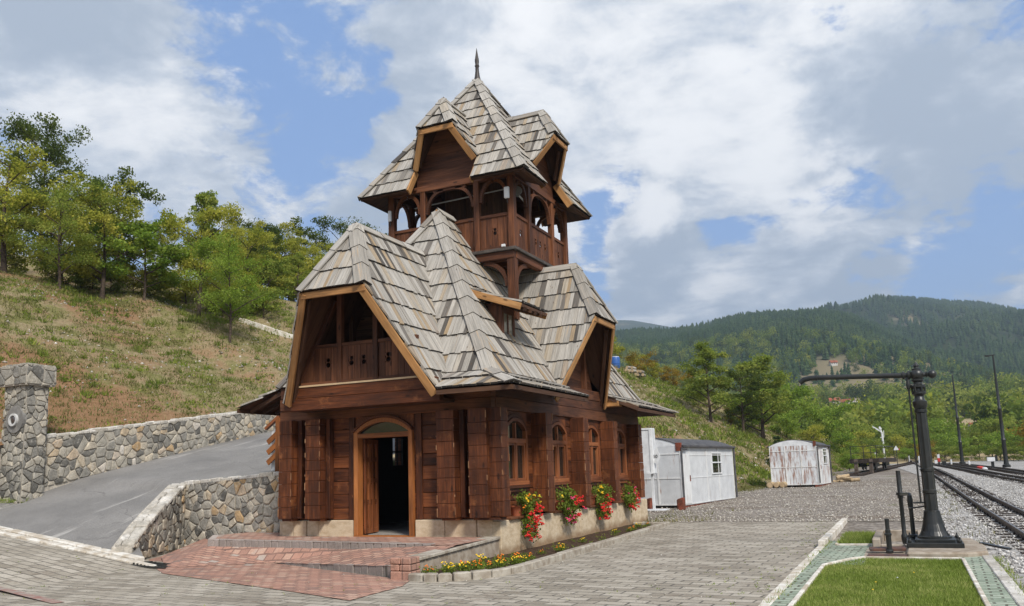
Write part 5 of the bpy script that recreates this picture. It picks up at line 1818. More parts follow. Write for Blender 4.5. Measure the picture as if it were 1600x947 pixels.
# ================================================================== ENTRANCE LANDING, BED, KERBS
LD_ = thing("entrance_landing", "low red paved entrance landing with a shallow step and ramp before the door", "landing", (-9.9, 13.6, 0))
mb = MB(900)
up = [(-14.85, 15.05), (-13.9, 13.98), (-9.65, 13.52), (-7.85, 13.28), (-7.34, 13.22), (-7.34, 14.92), (-14.85, 14.92)]
up = [(-14.6, 15.95), (-14.85, 15.1), (-13.9, 13.98), (-9.65, 13.52), (-7.85, 13.28), (-7.36, 13.22), (-7.36, 14.925), (-12.6, 14.925), (-12.75, 15.95)]
mb.face([(x, y, .40) for x, y in up])
md = [(-11.65, 13.45, .012), (-7.62, 11.82, .19), (-7.36, 11.80, .24), (-7.36, 13.22, .396), (-7.85, 13.28, .385), (-9.65, 13.52, .285), (-13.9, 13.98, .26), (-14.8, 15.1, .26), (-15.9, 15.9, .26), (-15.0, 13.75, .06), (-13.3, 12.3, .012)]
c = Vector((-11.0, 13.5, .16))
tri = [(md[0], md[1], md[5]), (md[1], md[2], md[4]), (md[2], md[3], md[4]), (md[1], md[4], md[5]), (md[0], md[5], md[6]), (md[0], md[6], md[10]), (md[6], md[9], md[10]), (md[6], md[7], md[9]), (md[7], md[8], md[9])]
for t3 in tri: mb.face(t3)
mb.build("paved_surface", M_redpaver, LD_)
mb = MB(901)
def blocks_along(mb, pts, zlo, zhi, L, thick, jit=.008, lip=.0, mi=0):
    """row of small blocks facing the camera along polyline; zlo/zhi functions of fraction"""
    for (ax, ay), (bx, by) in zip(pts, pts[1:]):
        a, b_ = Vector((ax, ay, 0)), Vector((bx, by, 0)); l = (b_ - a).length
        n = max(1, round(l / L)); d = (b_ - a) / n; nn = Vector((d.y, -d.x, 0)).normalized()
        for i in range(n):
            p, q = a + d * (i + .03), a + d * (i + .97)
            o1 = nn * (lip + mb.rng.uniform(-jit, jit)); o2 = -nn * thick
            za, zb_ = zlo(p.x, p.y), zhi(p.x, p.y); zc, zd = zlo(q.x, q.y), zhi(q.x, q.y)
            j = mb.rng.uniform(-jit, jit) * .5
            mb.hexa([(p + o1 + Vector((0, 0, za))), (q + o1 + Vector((0, 0, zc))), (q + o2 + Vector((0, 0, zc))), (p + o2 + Vector((0, 0, za))), (p + o1 + Vector((0, 0, zb_ + j))), (q + o1 + Vector((0, 0, zd + j))), (q + o2 + Vector((0, 0, zd + j))), (p + o2 + Vector((0, 0, zb_ + j)))])
blocks_along(mb, [(-14.85, 15.1), (-13.9, 13.98), (-9.65, 13.52), (-7.9, 13.29)], lambda x, y: .2, lambda x, y: .409, .19, .16); mb.cut()
blocks_along(mb, [(-11.4, 13.36), (-7.64, 11.83)], lambda x, y: -.05, lambda x, y: .018 + .18 * (x + 11.65) / 4.03, .22, .15)
mb.build("step_edging", paver_mat("edging_blocks", ((0.2, (0.22, 0.19, 0.17)), (0.5, (0.33, 0.28, 0.25)), (0.8, (0.42, 0.37, 0.33))), 3.0, 3.0, 0, blot=.4), LD_, bevel=.012)
mb = MB(902)
for k, (z0, z1) in enumerate(((-.03, .13), (.136, .235), (.24, .34))):
    for a, b_ in (((-7.70, -7.53), (-7.52, -7.32)) if k == 1 else ((-7.71, -7.51), (-7.505, -7.315)) if k == 2 else ((-7.70, -7.315),)):
        mb.box((a + .004, 11.66, z0), (b_ - .004, 11.98, z1))
mb.build("corner_post", M_redpaver, LD_, bevel=.014)
mb = MB(903)
mb.hexa([(-7.46, 11.9, -.1), (-7.34, 11.9, -.1), (-7.34, 14.92, -.1), (-7.46, 14.92, -.1), (-7.46, 11.9, .27), (-7.34, 11.9, .27), (-7.34, 14.92, .36), (-7.46, 14.92, .36)])
mb.build("flank_wall", M_conc, LD_)
mb = MB(904)
n = 14
for i in range(n):
    y0, y1 = 11.93 + (14.92 - 11.93) * i / n + .006, 11.93 + (14.92 - 11.93) * (i + 1) / n - .006
    z0, z1 = .27 + .09 * i / n, .27 + .09 * (i + 1) / n
    mb.hexa([(-7.62, y0, z0), (-7.30, y0, z0), (-7.30, y1, z1), (-7.62, y1, z1), (-7.62, y0, z0 + .055), (-7.30, y0, z0 + .055), (-7.30, y1, z1 + .055), (-7.62, y1, z1 + .055)])
mb.build("flank_coping", M_kerbgrey, LD_, bevel=.01)

# bed soil and its kerb
bedk = [(-7.36, 11.66), (-7.05, 11.60), (-6.80, 11.61), (-6.58, 11.72), (-6.36, 11.94), (-6.17, 12.25), (-6.04, 12.70), (-6.0, 13.4), (-6.02, 14.9), (-6.08, 17.0), (-6.13, 19.2), (-6.19, 21.4), (-6.26, 23.55)]
mb = MB(905)
inner = [(x - .10, y + .06) for x, y in bedk]
for (ax, ay), (bx, by) in zip(inner, inner[1:]):
    n = max(1, int((Vector((bx, by)) - Vector((ax, ay))).length / .4))
    for i in range(n):
        pa = (ax + (bx - ax) * i / n, ay + (by - ay) * i / n); pb = (ax + (bx - ax) * (i + 1) / n, ay + (by - ay) * (i + 1) / n)
        m = 5
        for k in range(m):
            def q(p, t):
                x = p[0] + (-7.32 - p[0]) * t; y = p[1] + (0.35 * t if p[1] < 12.2 else 0)
                return (x, y, .03 + .03 * t + .03 * nz(x, y, 3.0, 9))
            mb.face([q(pa, k / m), q(pb, k / m), q(pb, (k + 1) / m), q(pa, (k + 1) / m)])
o = mb.build("bed_soil", M_soil, smooth=True); tag(o, kind='structure')
mb = MB(906)
for i, ((ax, ay), (bx, by)) in enumerate(zip(bedk, bedk[1:])):
    a, b_ = Vector((ax, ay, 0)), Vector((bx, by, 0)); d = (b_ - a).normalized(); nn = Vector((d.y, -d.x, 0))
    pa = Vector((bedk[i - 1][0], bedk[i - 1][1], 0)) if i else a - d; pc = Vector((bedk[i + 2][0], bedk[i + 2][1], 0)) if i + 2 < len(bedk) else b_ + d
    n1_ = ((a - pa).normalized() + d); n1_ = Vector((n1_.y, -n1_.x, 0)).normalized(); n2_ = (d + (pc - b_).normalized()); n2_ = Vector((n2_.y, -n2_.x, 0)).normalized()
    g_ = .012
    h = .115 + mb.rng.uniform(-.008, .008)
    P = [a + d * g_ + n1_ * .02, b_ - d * g_ + n2_ * .02, b_ - d * g_ - n2_ * .14, a + d * g_ - n1_ * .14]
    mb.hexa([p + Vector((0, 0, -.05)) for p in P] + [p + Vector((0, 0, h)) for p in P])
mb.hexa([(-7.3, 23.45, -.05), (-6.42, 23.42, -.05), (-6.42, 23.58, -.05), (-7.3, 23.61, -.05), (-7.3, 23.45, .11), (-6.42, 23.42, .11), (-6.42, 23.58, .11), (-7.3, 23.61, .11)])
o = mb.build("bed_kerb", M_kerbgrey, bevel=.018); tag(o, kind='structure')

# ================================================================== PLATFORM EDGE, LAWN, PATHS
mb = MB(910)
y = -3.0
while y < 24.2:
    L = mb.rng.uniform(.75, 1.05)
    yb_ = min(y + L - .012, 24.3)
    h = .055 if yb_ < 18.4 else .14
    if 18.0 < y < 18.4: y = 18.4; continue
    x = -1.79 + .004 * (24 - y)
    mb.box((x + mb.rng.uniform(-.006, .006), y, -.06), (x + .135, yb_, h + mb.rng.uniform(-.006, .006)))
    y += L
o = mb.build("platform_kerb", M_kerbwhite, bevel=.012); tag(o, kind='structure')
mb = MB(911)
for a, b_, c_, d_ in ((-1.64, -1.40, -3, 14.4), (-1.64, -.80, 14.4, 17.6), (-1.64, -1.46, 17.6, 18.6), (.64, .90, -3, 15.9), (-.8, .64, 15.42, 15.75)):
    mb.face([(a, c_, .045), (b_, c_, .045), (b_, d_, .045), (a, d_, .045)])
o = mb.build("green_path", M_greenpaver); tag(o, kind='structure')
mb = MB(912)
def edge_run(x0, y0, x1, y1, w=.055, h=.075):
    a, b_ = Vector((x0, y0, 0)), Vector((x1, y1, 0)); l = (b_ - a).length; n = max(1, round(l / 1.0)); d = (b_ - a) / n
    for i in range(n):
        p, q = a + d * i + d * .006, a + d * (i + 1) - d * .006
        mb.beam((p.x, p.y, h - .06), (q.x, q.y, h - .06 + mb.rng.uniform(-.004, .004)), w, .12)
edge_run(-1.37, -3, -1.37, 14.2); edge_run(-1.37, 14.2, -1.05, 15.1); edge_run(-1.05, 15.15, -.82, 15.36); edge_run(-.82, 15.38, .60, 15.38); edge_run(.61, -3, .61, 15.36)
edge_run(-1.44, 17.62, -.78, 17.66); edge_run(-1.44, 17.66, -1.42, 20.3)
o = mb.build("lawn_edging", M_kerbwhite, bevel=.008); tag(o, kind='structure')
mb = MB(913)
y = -3.0
while y < 15.8:
    L = mb.rng.uniform(.5, .62)
    mb.box((.905, y, -.05), (1.06, min(y + L - .012, 15.9), .06 + mb.rng.uniform(-.004, .004)))
    y += L
o = mb.build("platform_kerb", M_stone_pale, bevel=.012); tag(o, kind='structure')
mb = MB(914)
mb.face([(-1.36, -3, .03), (.60, -3, .03), (.60, 15.36, .03), (-.82, 15.36, .03), (-1.05, 15.1, .03), (-1.36, 14.2, .03)])
mb.face([(-1.43, 17.68, .03), (-.80, 17.68, .03), (-.84, 20.3, .03), (-1.41, 20.3, .03)])
def turf_mat():
    m, t, b = new_mat("lawn_turf")
    c = t.ramp(t.noise(objvec(t), 14, 6, .7), ((.3, (0.05, 0.075, 0.015)), (.55, (0.10, 0.13, 0.028)), (.75, (0.16, 0.15, 0.05))))
    t.l(c, b.inputs['Base Color']); b.inputs['Roughness'].default_value = 1; b.inputs['Specular IOR Level'].default_value = .05
    return m
o = mb.build("lawn_ground", turf_mat()); tag(o, kind='structure')

def blades(name, pts, hmin, hmax, w, mat, seed, lean=.6, label=None):
    """grass: one bent triangle pair per blade"""
    rs = np.random.RandomState(seed)
    pts = np.asarray(pts, dtype=np.float32); n = len(pts)
    a = rs.uniform(0, 2 * np.pi, n); h = rs.uniform(hmin, hmax, n); ww = w * rs.uniform(.6, 1.3, n)
    la = rs.uniform(0, 2 * np.pi, n); ll = h * lean * rs.uniform(.2, 1.0, n)
    dx, dy = np.cos(a) * ww, np.sin(a) * ww
    tip = pts + np.stack([np.cos(la) * ll, np.sin(la) * ll, h], 1)
    V = np.empty((n, 3, 3), np.float32)
    V[:, 0] = pts + np.stack([-dx, -dy, np.zeros(n)], 1); V[:, 1] = pts + np.stack([dx, dy, np.zeros(n)], 1); V[:, 2] = tip
    F = np.arange(n * 3).reshape(n, 3)
    tn = np.array([nz(p[0], p[1], .9, 40) + .6 * nz(p[0], p[1], 3.1, 41) for p in pts])
    me = raw_mesh(name, V.reshape(-1, 3), F, 3, mat, rnd=np.clip(rs.uniform(0, 1, n) ** 1.2 * .75 + .12 + tn * .45, 0, 1))
    return add_mesh(name, me, kind='stuff', label=label)
rs = np.random.RandomState(5)
n = 52000
yy = 9.0 + (15.34 - 9.0) * rs.uniform(0, 1, n) ** 1.0; xx = rs.uniform(-1.355, .605, n)
keep = ~((yy > 14.2) & (xx < -1.34 + (yy - 14.2) * .45))
P_ = np.stack([xx, yy, np.full(n, .028)], 1)[keep]
blades("lawn_grass", P_, .02, .055, .006, M_grass, 6, .9)
n = 6000
P_ = np.stack([rs.uniform(-1.42, -.82, n), rs.uniform(17.7, 20.2, n), np.full(n, .028)], 1)
blades("lawn_grass", P_, .05, .13, .007, M_grass, 7, .9)
# dandelions in the lawn
for i, (x, y) in enumerate(((-.55, 12.1), (-.30, 12.6), (-.56, 11.4), (-.1, 13.2))):
    t = thing("dandelion", "tiny yellow dandelion flowering in the mown lawn" if i != 1 else "white dandelion clock standing in the mown lawn", "flower", (x, y, .03), "dandelions in the lawn" if i != 1 else None)
    mb = MB(930 + i); mb.tube([(x, y, .03), (x, y, .085)], .003, 5); mb.build("stem", M_grass, t)
    mb = MB(940 + i); mb.ball((x, y, .09), .012, 8, 4, sc=(1, 1, .5)); mb.build("bloom", M_white if i == 1 else M_petal_y, t)

# ================================================================== WATER CRANE
CX, CY = .265, 17.0
WC = thing("water_crane", "black cast iron locomotive water crane with a long swinging spout arm", "water crane", (CX, CY, .2))
mb = MB(950)
mb.box((-.19, 16.42, .12), (.70, 17.62, .20)); mb.box((-.05, 16.6, .20), (.58, 17.4, .245))
for x, y in ((-.14, 16.5), (.64, 16.5), (-.14, 17.5), (.64, 17.5), (.62, 16.62)): mb.lathe((x, y, .2), [(.035, 0), (.035, .05), (.015, .055), (.015, .10)], 6)
mb.build("base_plate", M_iron, WC, bevel=.008)
mb = MB(951)
mb.lathe((CX, CY, .245), [(.28, 0), (.28, .03), (.245, .045), (.205, .12), (.17, .24), (.145, .38), (.132, .46)], 24)
for k in range(8):
    a = 2 * math.pi * (k + .5) / 8
    ca, sa = math.cos(a), math.sin(a)
    mb.prism([(CX + ca * .12, CY + sa * .12, .72), (CX + ca * .135, CY + sa * .135, .70), (CX + ca * .165, CY + sa * .165, .50), (CX + ca * .225, CY + sa * .225, .34), (CX + ca * .265, CY + sa * .265, .28), (CX + ca * .2, CY + sa * .2, .26)], (-sa * .014, ca * .014, 0))
mb.build("flared_foot", M_iron, WC, smooth=False)
mb = MB(952)
prof = []
npr = 8
# eight sided fluted shaft
for k in range(1):
    ring = []
pts = [(.113, .705), (.092, 2.56)]
for i in range(16):
    a0, a1 = 2 * math.pi * i / 16, 2 * math.pi * (i + 1) / 16
    k0, k1 = (1.0 if i % 2 == 0 else .90), (1.0 if i % 2 == 1 else .90)
    k0 = 1.0 if i % 2 == 0 else .88; k1 = .88 if i % 2 == 0 else 1.0
    q = [(CX + pts[0][0] * k0 * math.cos(a0), CY + pts[0][0] * k0 * math.sin(a0), pts[0][1]), (CX + pts[0][0] * k1 * math.cos(a1), CY + pts[0][0] * k1 * math.sin(a1), pts[0][1]),
         (CX + pts[1][0] * k1 * math.cos(a1), CY + pts[1][0] * k1 * math.sin(a1), pts[1][1]), (CX + pts[1][0] * k0 * math.cos(a0), CY + pts[1][0] * k0 * math.sin(a0), pts[1][1])]
    mb.face(q, None, .5)
mb.build("shaft", M_iron, WC)
mb = MB(953)
for z, r_ in ((.69, .128), (1.055, .118), (1.44, .114), (2.50, .106)):
    mb.lathe((CX, CY, z), [(r_ - .015, -.035), (r_, -.025), (r_, .025), (r_ - .015, .035)], 20); mb.cut()
mb.lathe((CX, CY, 2.54), [(.095, 0), (.115, .03), (.125, .08), (.125, .13), (.09, .16), (.078, .22), (.095, .25), (.122, .27), (.122, .30), (.085, .33), (.082, .36), (.118, .39), (.118, .42), (.075, .45), (.072, .48), (.105, .51), (.105, .53), (.08, .545)], 20)
for k in range(6):
    a = 2 * math.pi * k / 6
    mb.lathe((CX + .105 * math.cos(a), CY + .105 * math.sin(a), 2.82), [(.018, -.02), (.018, .16)], 6)
mb.build("collars", M_iron, WC, smooth=True)
mb = MB(954)
mb.ball((CX, CY, 3.16), .115, 20, 12, sc=(1, 1, 1.0))
mb.lathe((CX, CY, 3.24), [(.08, 0), (.08, .03), (.045, .045), (.04, .07), (.06, .085), (.045, .11), (.015, .145), (.012, .16)], 16)
mb.build("head", M_iron, WC, smooth=True)
mb = MB(955)
mb.lathe((CX + .08, CY, 3.155), [(.045, 0), (.04, .06), (.06, .08), (.04, .1), (.04, .12)], 14, axis=(1, 0, 0)); mb.ball((CX + .25, CY, 3.155), .078, 18, 10)
mb.build("counterweight", M_iron, WC, smooth=True)
mb = MB(956)
mb.lathe((CX - .10, CY, 3.165), [(.06, 0), (.085, .02), (.085, .05), (.05, .06), (.05, .10), (.075, .11), (.075, .14), (.045, .15)], 16, axis=(-1, 0, .0))
mb.tube([(CX - .22, CY, 3.165), (CX - 1.70, CY - .01, 3.235), (CX - 1.86, CY - .01, 3.235), (CX - 1.97, CY - .01, 3.215), (CX - 2.05, CY - .01, 3.155)], [.048, .048, .05, .052, .052], 14)
mb.lathe((CX - 1.72, CY - .01, 3.235), [(.058, 0), (.058, .04)], 14, axis=(-1, 0, 0))
mb.build("spout_arm", M_iron, WC, smooth=True)
mb = MB(957)
mb.tube([(.107, CY - .02, 3.05), (.107, CY - .02, .87)], .016, 8); mb.lathe((.107, CY - .02, 2.90), [(.03, 0), (.04, .04), (.04, .1), (.03, .14), (.025, .2)], 10)
mb.tube([(.107, CY - .02, 3.0), (.107, CY - .02, 3.12), (.14, CY, 3.165)], .028, 8)
mb.build("pull_rod", M_iron, WC, smooth=True)
mb = MB(958)
mb.tube([(CX - .08, CY, .86), (-.02, CY - .0, .86)], .014, 8); mb.tube([(CX - .08, CY, .80), (-.06, CY + .1, .76), (-.10, 17.25, .76)], .014, 8)
mb.box((.03, CY - .05, .855), (.16, CY + .03, .875))
mb.build("lever_bracket", M_iron, WC)

# valve standpipes beside the crane
t = thing("valve_standpipe", "tallest black standpipe with a side arm to a shorter pipe beside the crane", "pipe", (-.23, 18.3, .15))
mb = MB(960)
mb.lathe((-.235, 18.3, .02), [(.045, 0), (.06, .08), (.06, .16), (.04, .2), (.04, .86), (.055, .88), (.055, .95), (.044, .97), (.042, 1.40)], 12)
mb.lathe((-.235, 18.3, .95), [(.075, 0), (.075, .05)], 12)
mb.build("riser", M_iron, t, smooth=True)
mb = MB(961)
mb.tube([(-.235, 18.3, .965), (-.12, 17.7, .99), (-.07, 17.36, 1.0), (-.065, 17.32, .96)], .03, 8)
mb.build("side_arm", M_iron, t, smooth=True)
mb = MB(962)
mb.lathe((-.07, 17.3, .16), [(.07, 0), (.07, .04), (.05, .06), (.07, .08), (.07, .11), (.04, .13), (.036, .55), (.045, .62), (.05, .72), (.04, .82)], 12)
mb.build("short_pipe", M_iron, t, smooth=True)
t = thing("valve_standpipe", "short black pipe stub rising from the iron trench cover", "pipe", (-.465, 16.2, .09))
mb = MB(963)
mb.lathe((-.465, 16.2, .06), [(.06, 0), (.06, .03), (.042, .05), (.045, .28), (.058, .29), (.058, .32), (.045, .33), (.045, .38), (.036, .39), (.034, .56)], 12)
mb.build("stub_pipe", M_iron, t, smooth=True)
mb = MB(964); mb.lathe((-.465, 16.2, .60), [(.036, 0), (.036, .03), (.0, .032)], 12); mb.build("pipe_cap", M_iron, t)
t = thing("trench_cover", "flat rusty iron plates covering the trench by the pipe stub", "cover", (-.5, 16.0, .06))
mb = MB(965)
mb.box((-.80, 15.50, .05), (-.19, 15.86, .075)); mb.hexa([(-.78, 16.15, .08), (-.20, 16.25, .08), (-.22, 16.42, .10), (-.80, 16.35, .10), (-.78, 16.15, .12), (-.20, 16.25, .13), (-.22, 16.42, .15), (-.80, 16.35, .14)])
mb.build("iron_plate", plain("rust_plate_dark", (0.055, 0.04, 0.036), .7, .2, .4, .5, 9, (.13, .06, .04)), t, bevel=.006)
mb = MB(966)
mb.box((-.86, 15.45, .0), (-.17, 17.0, .046))
mb.build("trench_rim", M_conc, t)
t = thing("concrete_slab", "rough concrete slab carrying the black water crane", "slab", (.4, 17.0, 0))
mb = MB(967)
rgx = random.Random(4)
pts = [(-.19, 15.72), (.3, 15.68), (.72, 15.74), (1.0, 16.0), (1.04, 17.2), (.92, 18.5), (.3, 18.6), (-.15, 18.4)]
mb.prism([(x + rgx.uniform(-.02, .02), y + rgx.uniform(-.02, .02), -.05) for x, y in pts], (0, 0, .17))
o = mb.build("slab_block", M_conc, t, bevel=.03)
mb = MB(968); mb.beam((1.0, 17.4, .125), (1.42, 17.1, .05), .10, .03); mb.build("iron_strap", M_iron, t)
t = thing("stone_pit", "square stone lined valve pit behind the pipe stub", "pit", (-.4, 18.3, 0))
mb = MB(969)
mb.box((-.78, 17.25, -.4), (-.64, 19.5, .20)); mb.box((.0, 17.9, -.4), (.12, 19.5, .20)); mb.box((-.64, 19.38, -.4), (.0, 19.5, .20)); mb.box((-.64, 17.25, -.4), (-.22, 17.36, .10))
mb.build("pit_rim", M_conc, t, bevel=.015)
mb = MB(970); mb.box((-.64, 17.36, -.30), (0, 19.38, -.25)); mb.build("pit_floor", M_soil, t)

# ================================================================== TRACKS
def offset_poly(path, off):
    out = []
    for i, p in enumerate(path):
        a = Vector(path[max(i - 1, 0)]); b_ = Vector(path[min(i + 1, len(path) - 1)])
        d = (b_ - a).normalized(); out.append((p[0] + d.y * off, p[1] - d.x * off))
    return out
def smooth_path(pts, step):
    P_ = [Vector(p) for p in pts]; out = []
    for i in range(len(P_) - 1):
        p0, p1, p2, p3 = P_[max(i - 1, 0)], P_[i], P_[i + 1], P_[min(i + 2, len(P_) - 1)]
        n = max(1, int((p2 - p1).length / step))
        for k in range(n):
            t = k / n
            out.append(tuple(0.5 * ((2 * p1) + (-p0 + p2) * t + (2 * p0 - 5 * p1 + 4 * p2 - p3) * t * t + (-p0 + 3 * p1 - 3 * p2 + p3) * t ** 3)))
    out.append(tuple(P_[-1]))
    return out
def track_z(x, y):
    r_ = math.hypot(x, y)
    return gz(x, y) if r_ < 112 else max(gz(x, y), valley(r_, x, y)) + .02
def track(label, pts, y_first, nsl, spacing, seed):
    path = smooth_path(pts, 1.5)
    x0, y0 = path[0]
    T = thing("railway_track", label, "track", (x0, y0, track_z(x0, y0)), "tracks of the station yard")
    for off in (-.38, .38):
        mb = MB(seed)
        pp = offset_poly(path, off)
        for (ax, ay), (bx, by) in zip(pp, pp[1:]):
            za, zb_ = track_z(ax, ay), track_z(bx, by)
            for w, lo, hi, mi in ((.09, .035, .05, 0), (.018, .05, .11, 0), (.052, .11, .145, 0), (.036, .1445, .147, 1)):
                d = Vector((by - ay, -(bx - ax), 0)).normalized() * w / 2
                A, Bq = Vector((ax, ay, za)), Vector((bx, by, zb_))
                z1 = Vector((0, 0, lo)); z2_ = Vector((0, 0, hi))
                mb.hexa([A - d + z1, A + d + z1, Bq + d + z1, Bq - d + z1, A - d + z2_, A + d + z2_, Bq + d + z2_, Bq - d + z2_], .5, mi)
        mb.build("rail", [M_rail, M_railtop], T)
    # sleepers
    mb = MB(seed + 1)
    mb.box((-.75, -.11, -.06), (.75, .11, .036))
    for s in (-.38, .38):
        mb.box((s - .085, -.05, .036), (s + .085, .05, .052))
        for k in (-.06, .06): mb.lathe((s + k, 0, .05), [(.014, 0), (.014, .03)], 5)
    proto = None
    acc = 0; nxt = .3; cnt = 0
    for (ax, ay), (bx, by) in zip(path, path[1:]):
        l = math.hypot(bx - ax, by - ay)
        while nxt < acc + l and cnt < nsl:
            f_ = (nxt - acc) / l; x, y = ax + (bx - ax) * f_, ay + (by - ay) * f_
            if y >= y_first:
                if proto is None:
                    proto = mb.build("sleeper", M_sleeper, T, org=(0, 0, 0)); s = proto
                else:
                    s = proto.copy(); COL.objects.link(s); s.parent = T
                s.location = (x - x0, y - y0, track_z(x, y) - track_z(x0, y0) + mb.rng.uniform(-.012, .004))
                s.rotation_euler = (0, 0, math.atan2(by - ay, bx - ax) - math.pi / 2 + mb.rng.uniform(-.02, .02))
                cnt += 1
            nxt += spacing * mb.rng.uniform(.9, 1.1)
        acc += l
    return T
track("nearest narrow railway track of rusty rails beside the water crane", [(2.36, -10), (2.33, 8), (2.27, 19.5), (2.09, 30), (1.9, 45), (1.67, 62), (1.35, 80), (1.0, 97), (.45, 118), (-.9, 150), (-2.6, 190), (-5.5, 235), (-10, 275)], 14, 100, .66, 980)
track("second railway track at the right edge merging with the nearest one", [(9.8, 8), (7.2, 26), (5.6, 42), (5.05, 50), (4.6, 57), (4.05, 70), (3.35, 83), (2.4, 96), (1.25, 108)], 24, 100, .7, 984)
track("outermost railway track running along the bushes on the right", [(11.6, 20), (8.6, 36), (7.2, 47), (6.45, 58), (5.95, 70), (4.7, 88), (3.3, 100)], 28, 95, .8, 988)
track("short siding branching left to the old flat wagon", [(.55, 116), (-.2, 106), (-1.3, 94), (-2.05, 85), (-2.75, 78), (-3.45, 70), (-3.8, 65)], 60, 70, .8, 992)

# ================================================================== HUTS
def hut(label, C, yaw, L, Wd, Hh, arch, seed, rusty):
    """C: near right bottom corner; u runs back along the long side, v to the left along the arched end"""
    T = thing("metal_hut", label, "hut", C)
    u = Vector((math.sin(yaw), math.cos(yaw), 0)); v = Vector((-math.cos(yaw), math.sin(yaw), 0)); Cv = Vector(C)
    P = lambda a, b_, z, o=0.0: Cv + u * a + v * b_ + Vector((0, 0, z))
    def bx(mb, a0, a1, b0, b1, z0, z1, rnd=None, mi=0):
        mb.hexa([P(a0, b0, z0), P(a1, b0, z0), P(a1, b1, z0), P(a0, b1, z0), P(a0, b0, z1), P(a1, b0, z1), P(a1, b1, z1), P(a0, b1, z1)], rnd, mi)
    n = 12
    arcp = [(Wd * i / n, Hh + arch * math.sin(math.pi * i / n) ** .8 if 0 < i < n else Hh) for i in range(n + 1)]
    mb = MB(seed)
    bx(mb, 0, L, 0, Wd, 0, Hh)
    body = mb.build("body", rusty[0], T)
    mb = MB(seed + 1)
    mb.prism([P(-.004, b_, z) for b_, z in arcp], u * .06)
    mb.prism([P(L - .06, b_, z) for b_, z in arcp], u * .06)
    mb.build("arched_end", M_white if rusty[2] else M_white, T)
    mb = MB(seed + 2)
    for (b0, z0), (b1, z1) in zip(arcp, arcp[1:]):
        mb.hexa([P(-.03 if not rusty[2] else .06, b0, z0), P(L + .1, b0, z0), P(L + .1, b1, z1), P(-.03 if not rusty[2] else .06, b1, z1), P(-.03 if not rusty[2] else .06, b0, z0 + .035), P(L + .1, b0, z0 + .035), P(L + .1, b1, z1 + .035), P(-.03 if not rusty[2] else .06, b1, z1 + .035)], .5)
    bx(mb, .04, L + .1, -.14, .0, Hh - .05, Hh + .035); bx(mb, -.02, L + .1, Wd, Wd + .10, Hh - .04, Hh + .03)
    mb.build("roof", M_roofing, T, bevel=.012)
    mb = MB(seed + 3)   # framing battens on the end and the side
    for b_ in (0, Wd / 3, 2 * Wd / 3, Wd): bx(mb, -.022, .0, b_ - .03 if b_ else 0, b_ + .03 if b_ < Wd else Wd, 0.02, Hh)
    for z in (.02, Hh * .45, Hh * .86): bx(mb, -.018, .0, .03, Wd - .03, z, z + .045)
    for a in (0.0, .9, L * .45, L * .68, L - .05): bx(mb, a, a + .05, -.02, 0, .02, Hh - .05)
    for z in (.02, Hh * .45, Hh * .84): bx(mb, .05, L - .05, -.014, 0, z, z + .03)
    mb.build("battens", rusty[1], T)
    mb = MB(seed + 4)
    bx(mb, .06, .88, -.030, -.003, .05, Hh * .86)
    d = mb.build("door", rusty[1], T, bevel=.006)
    mb = MB(seed + 5); bx(mb, .80, .83, -.06, -.03, Hh * .40, Hh * .50); mb.build("handle", M_rust, d)
    wa = rusty[3]
    mb = MB(seed + 6)
    for z0, z1 in ((1.08, 1.13), (1.52, 1.57), (1.90, 1.95)): bx(mb, wa, wa + 1.25, -.045, 0, z0, z1)
    for a in (wa, wa + 1.2): bx(mb, a, a + .05, -.04, 0, 1.13, 1.90)
    w_ = mb.build("window_frame", M_white, T)
    mb = MB(seed + 7); bx(mb, wa + .05, wa + 1.2, -.008, -.003, 1.13, 1.90); mb.build("pane", M_glass, w_)
    mb = MB(seed + 8)
    bx(mb, -.05, L + .05, .02, .2, -.10, -.005); mb.cut(); bx(mb, -.05, L + .05, Wd - .2, Wd - .02, -.10, -.005)
    mb.build("skid_beam", M_rust, T)
    mb = MB(seed + 9)
    mb.tube([P(-.03, -.07, Hh - .06), P(-.03, -.07, .1)], .03, 8); mb.tube([P(L + .03, -.07, Hh - .05), P(L + .03, -.07, .05)], .045, 8)
    if not rusty[2]: mb.tube([P(-.03, -.07, Hh - .18), P(.0, -.09, Hh - .12), P(.5, -.09, Hh - .12)], .03, 8)
    mb.build("drainpipe", M_roofing, T)
    return T, P
def panel_mat(name, base, dirt, rust_amt, scale=2.5):
    m, t, b = new_mat(name)
    p = objvec(t)
    c = t.mix(t.rng(t.noise(p, scale, 6, .65), .35, .7, 0, 1), base, dirt)
    st = t.noise(t.mapping(p, (9, 9, 1.2)), 1.0, 6, .7)
    c = t.mix(t.rng(st, .66 - rust_amt, .80 - rust_amt * .8, 0, .9, True), c, (.24, .085, .03))
    sp = t.vor(p, 5.0)
    c = t.mix(t.rng(sp, .03, .06, .8, 0, True), c, (.08, .05, .04))
    ln = t.n('ShaderNodeTexWave'); ln.wave_type = 'BANDS'; ln.bands_direction = 'Y'; t.l(t.mapping(p, (1, 1, 1)), ln.inputs[0]); ln.inputs['Scale'].default_value = 2.6
    c = t.mix(t.math('MULTIPLY', ln.outputs['Fac'], .05), c, (.35, .34, .33))
    t.l(c, b.inputs['Base Color']); b.inputs['Roughness'].default_value = .6
    t.l(t.bump(t.noise(p, 1.5, 3), .3, .03), b.inputs['Normal'])
    return m
M_pan1 = panel_mat("hut_panel_clean", (.60, .61, .62), (.47, .48, .49), .07)
M_pan2 = panel_mat("hut_panel_rusty", (.70, .72, .73), (.52, .54, .56), .21, 1.5)
M_bat1 = panel_mat("hut_trim", (.70, .705, .70), (.57, .57, .56), .08)
M_bat2 = panel_mat("hut_trim_rusty", (.74, .75, .74), (.58, .56, .52), .14)
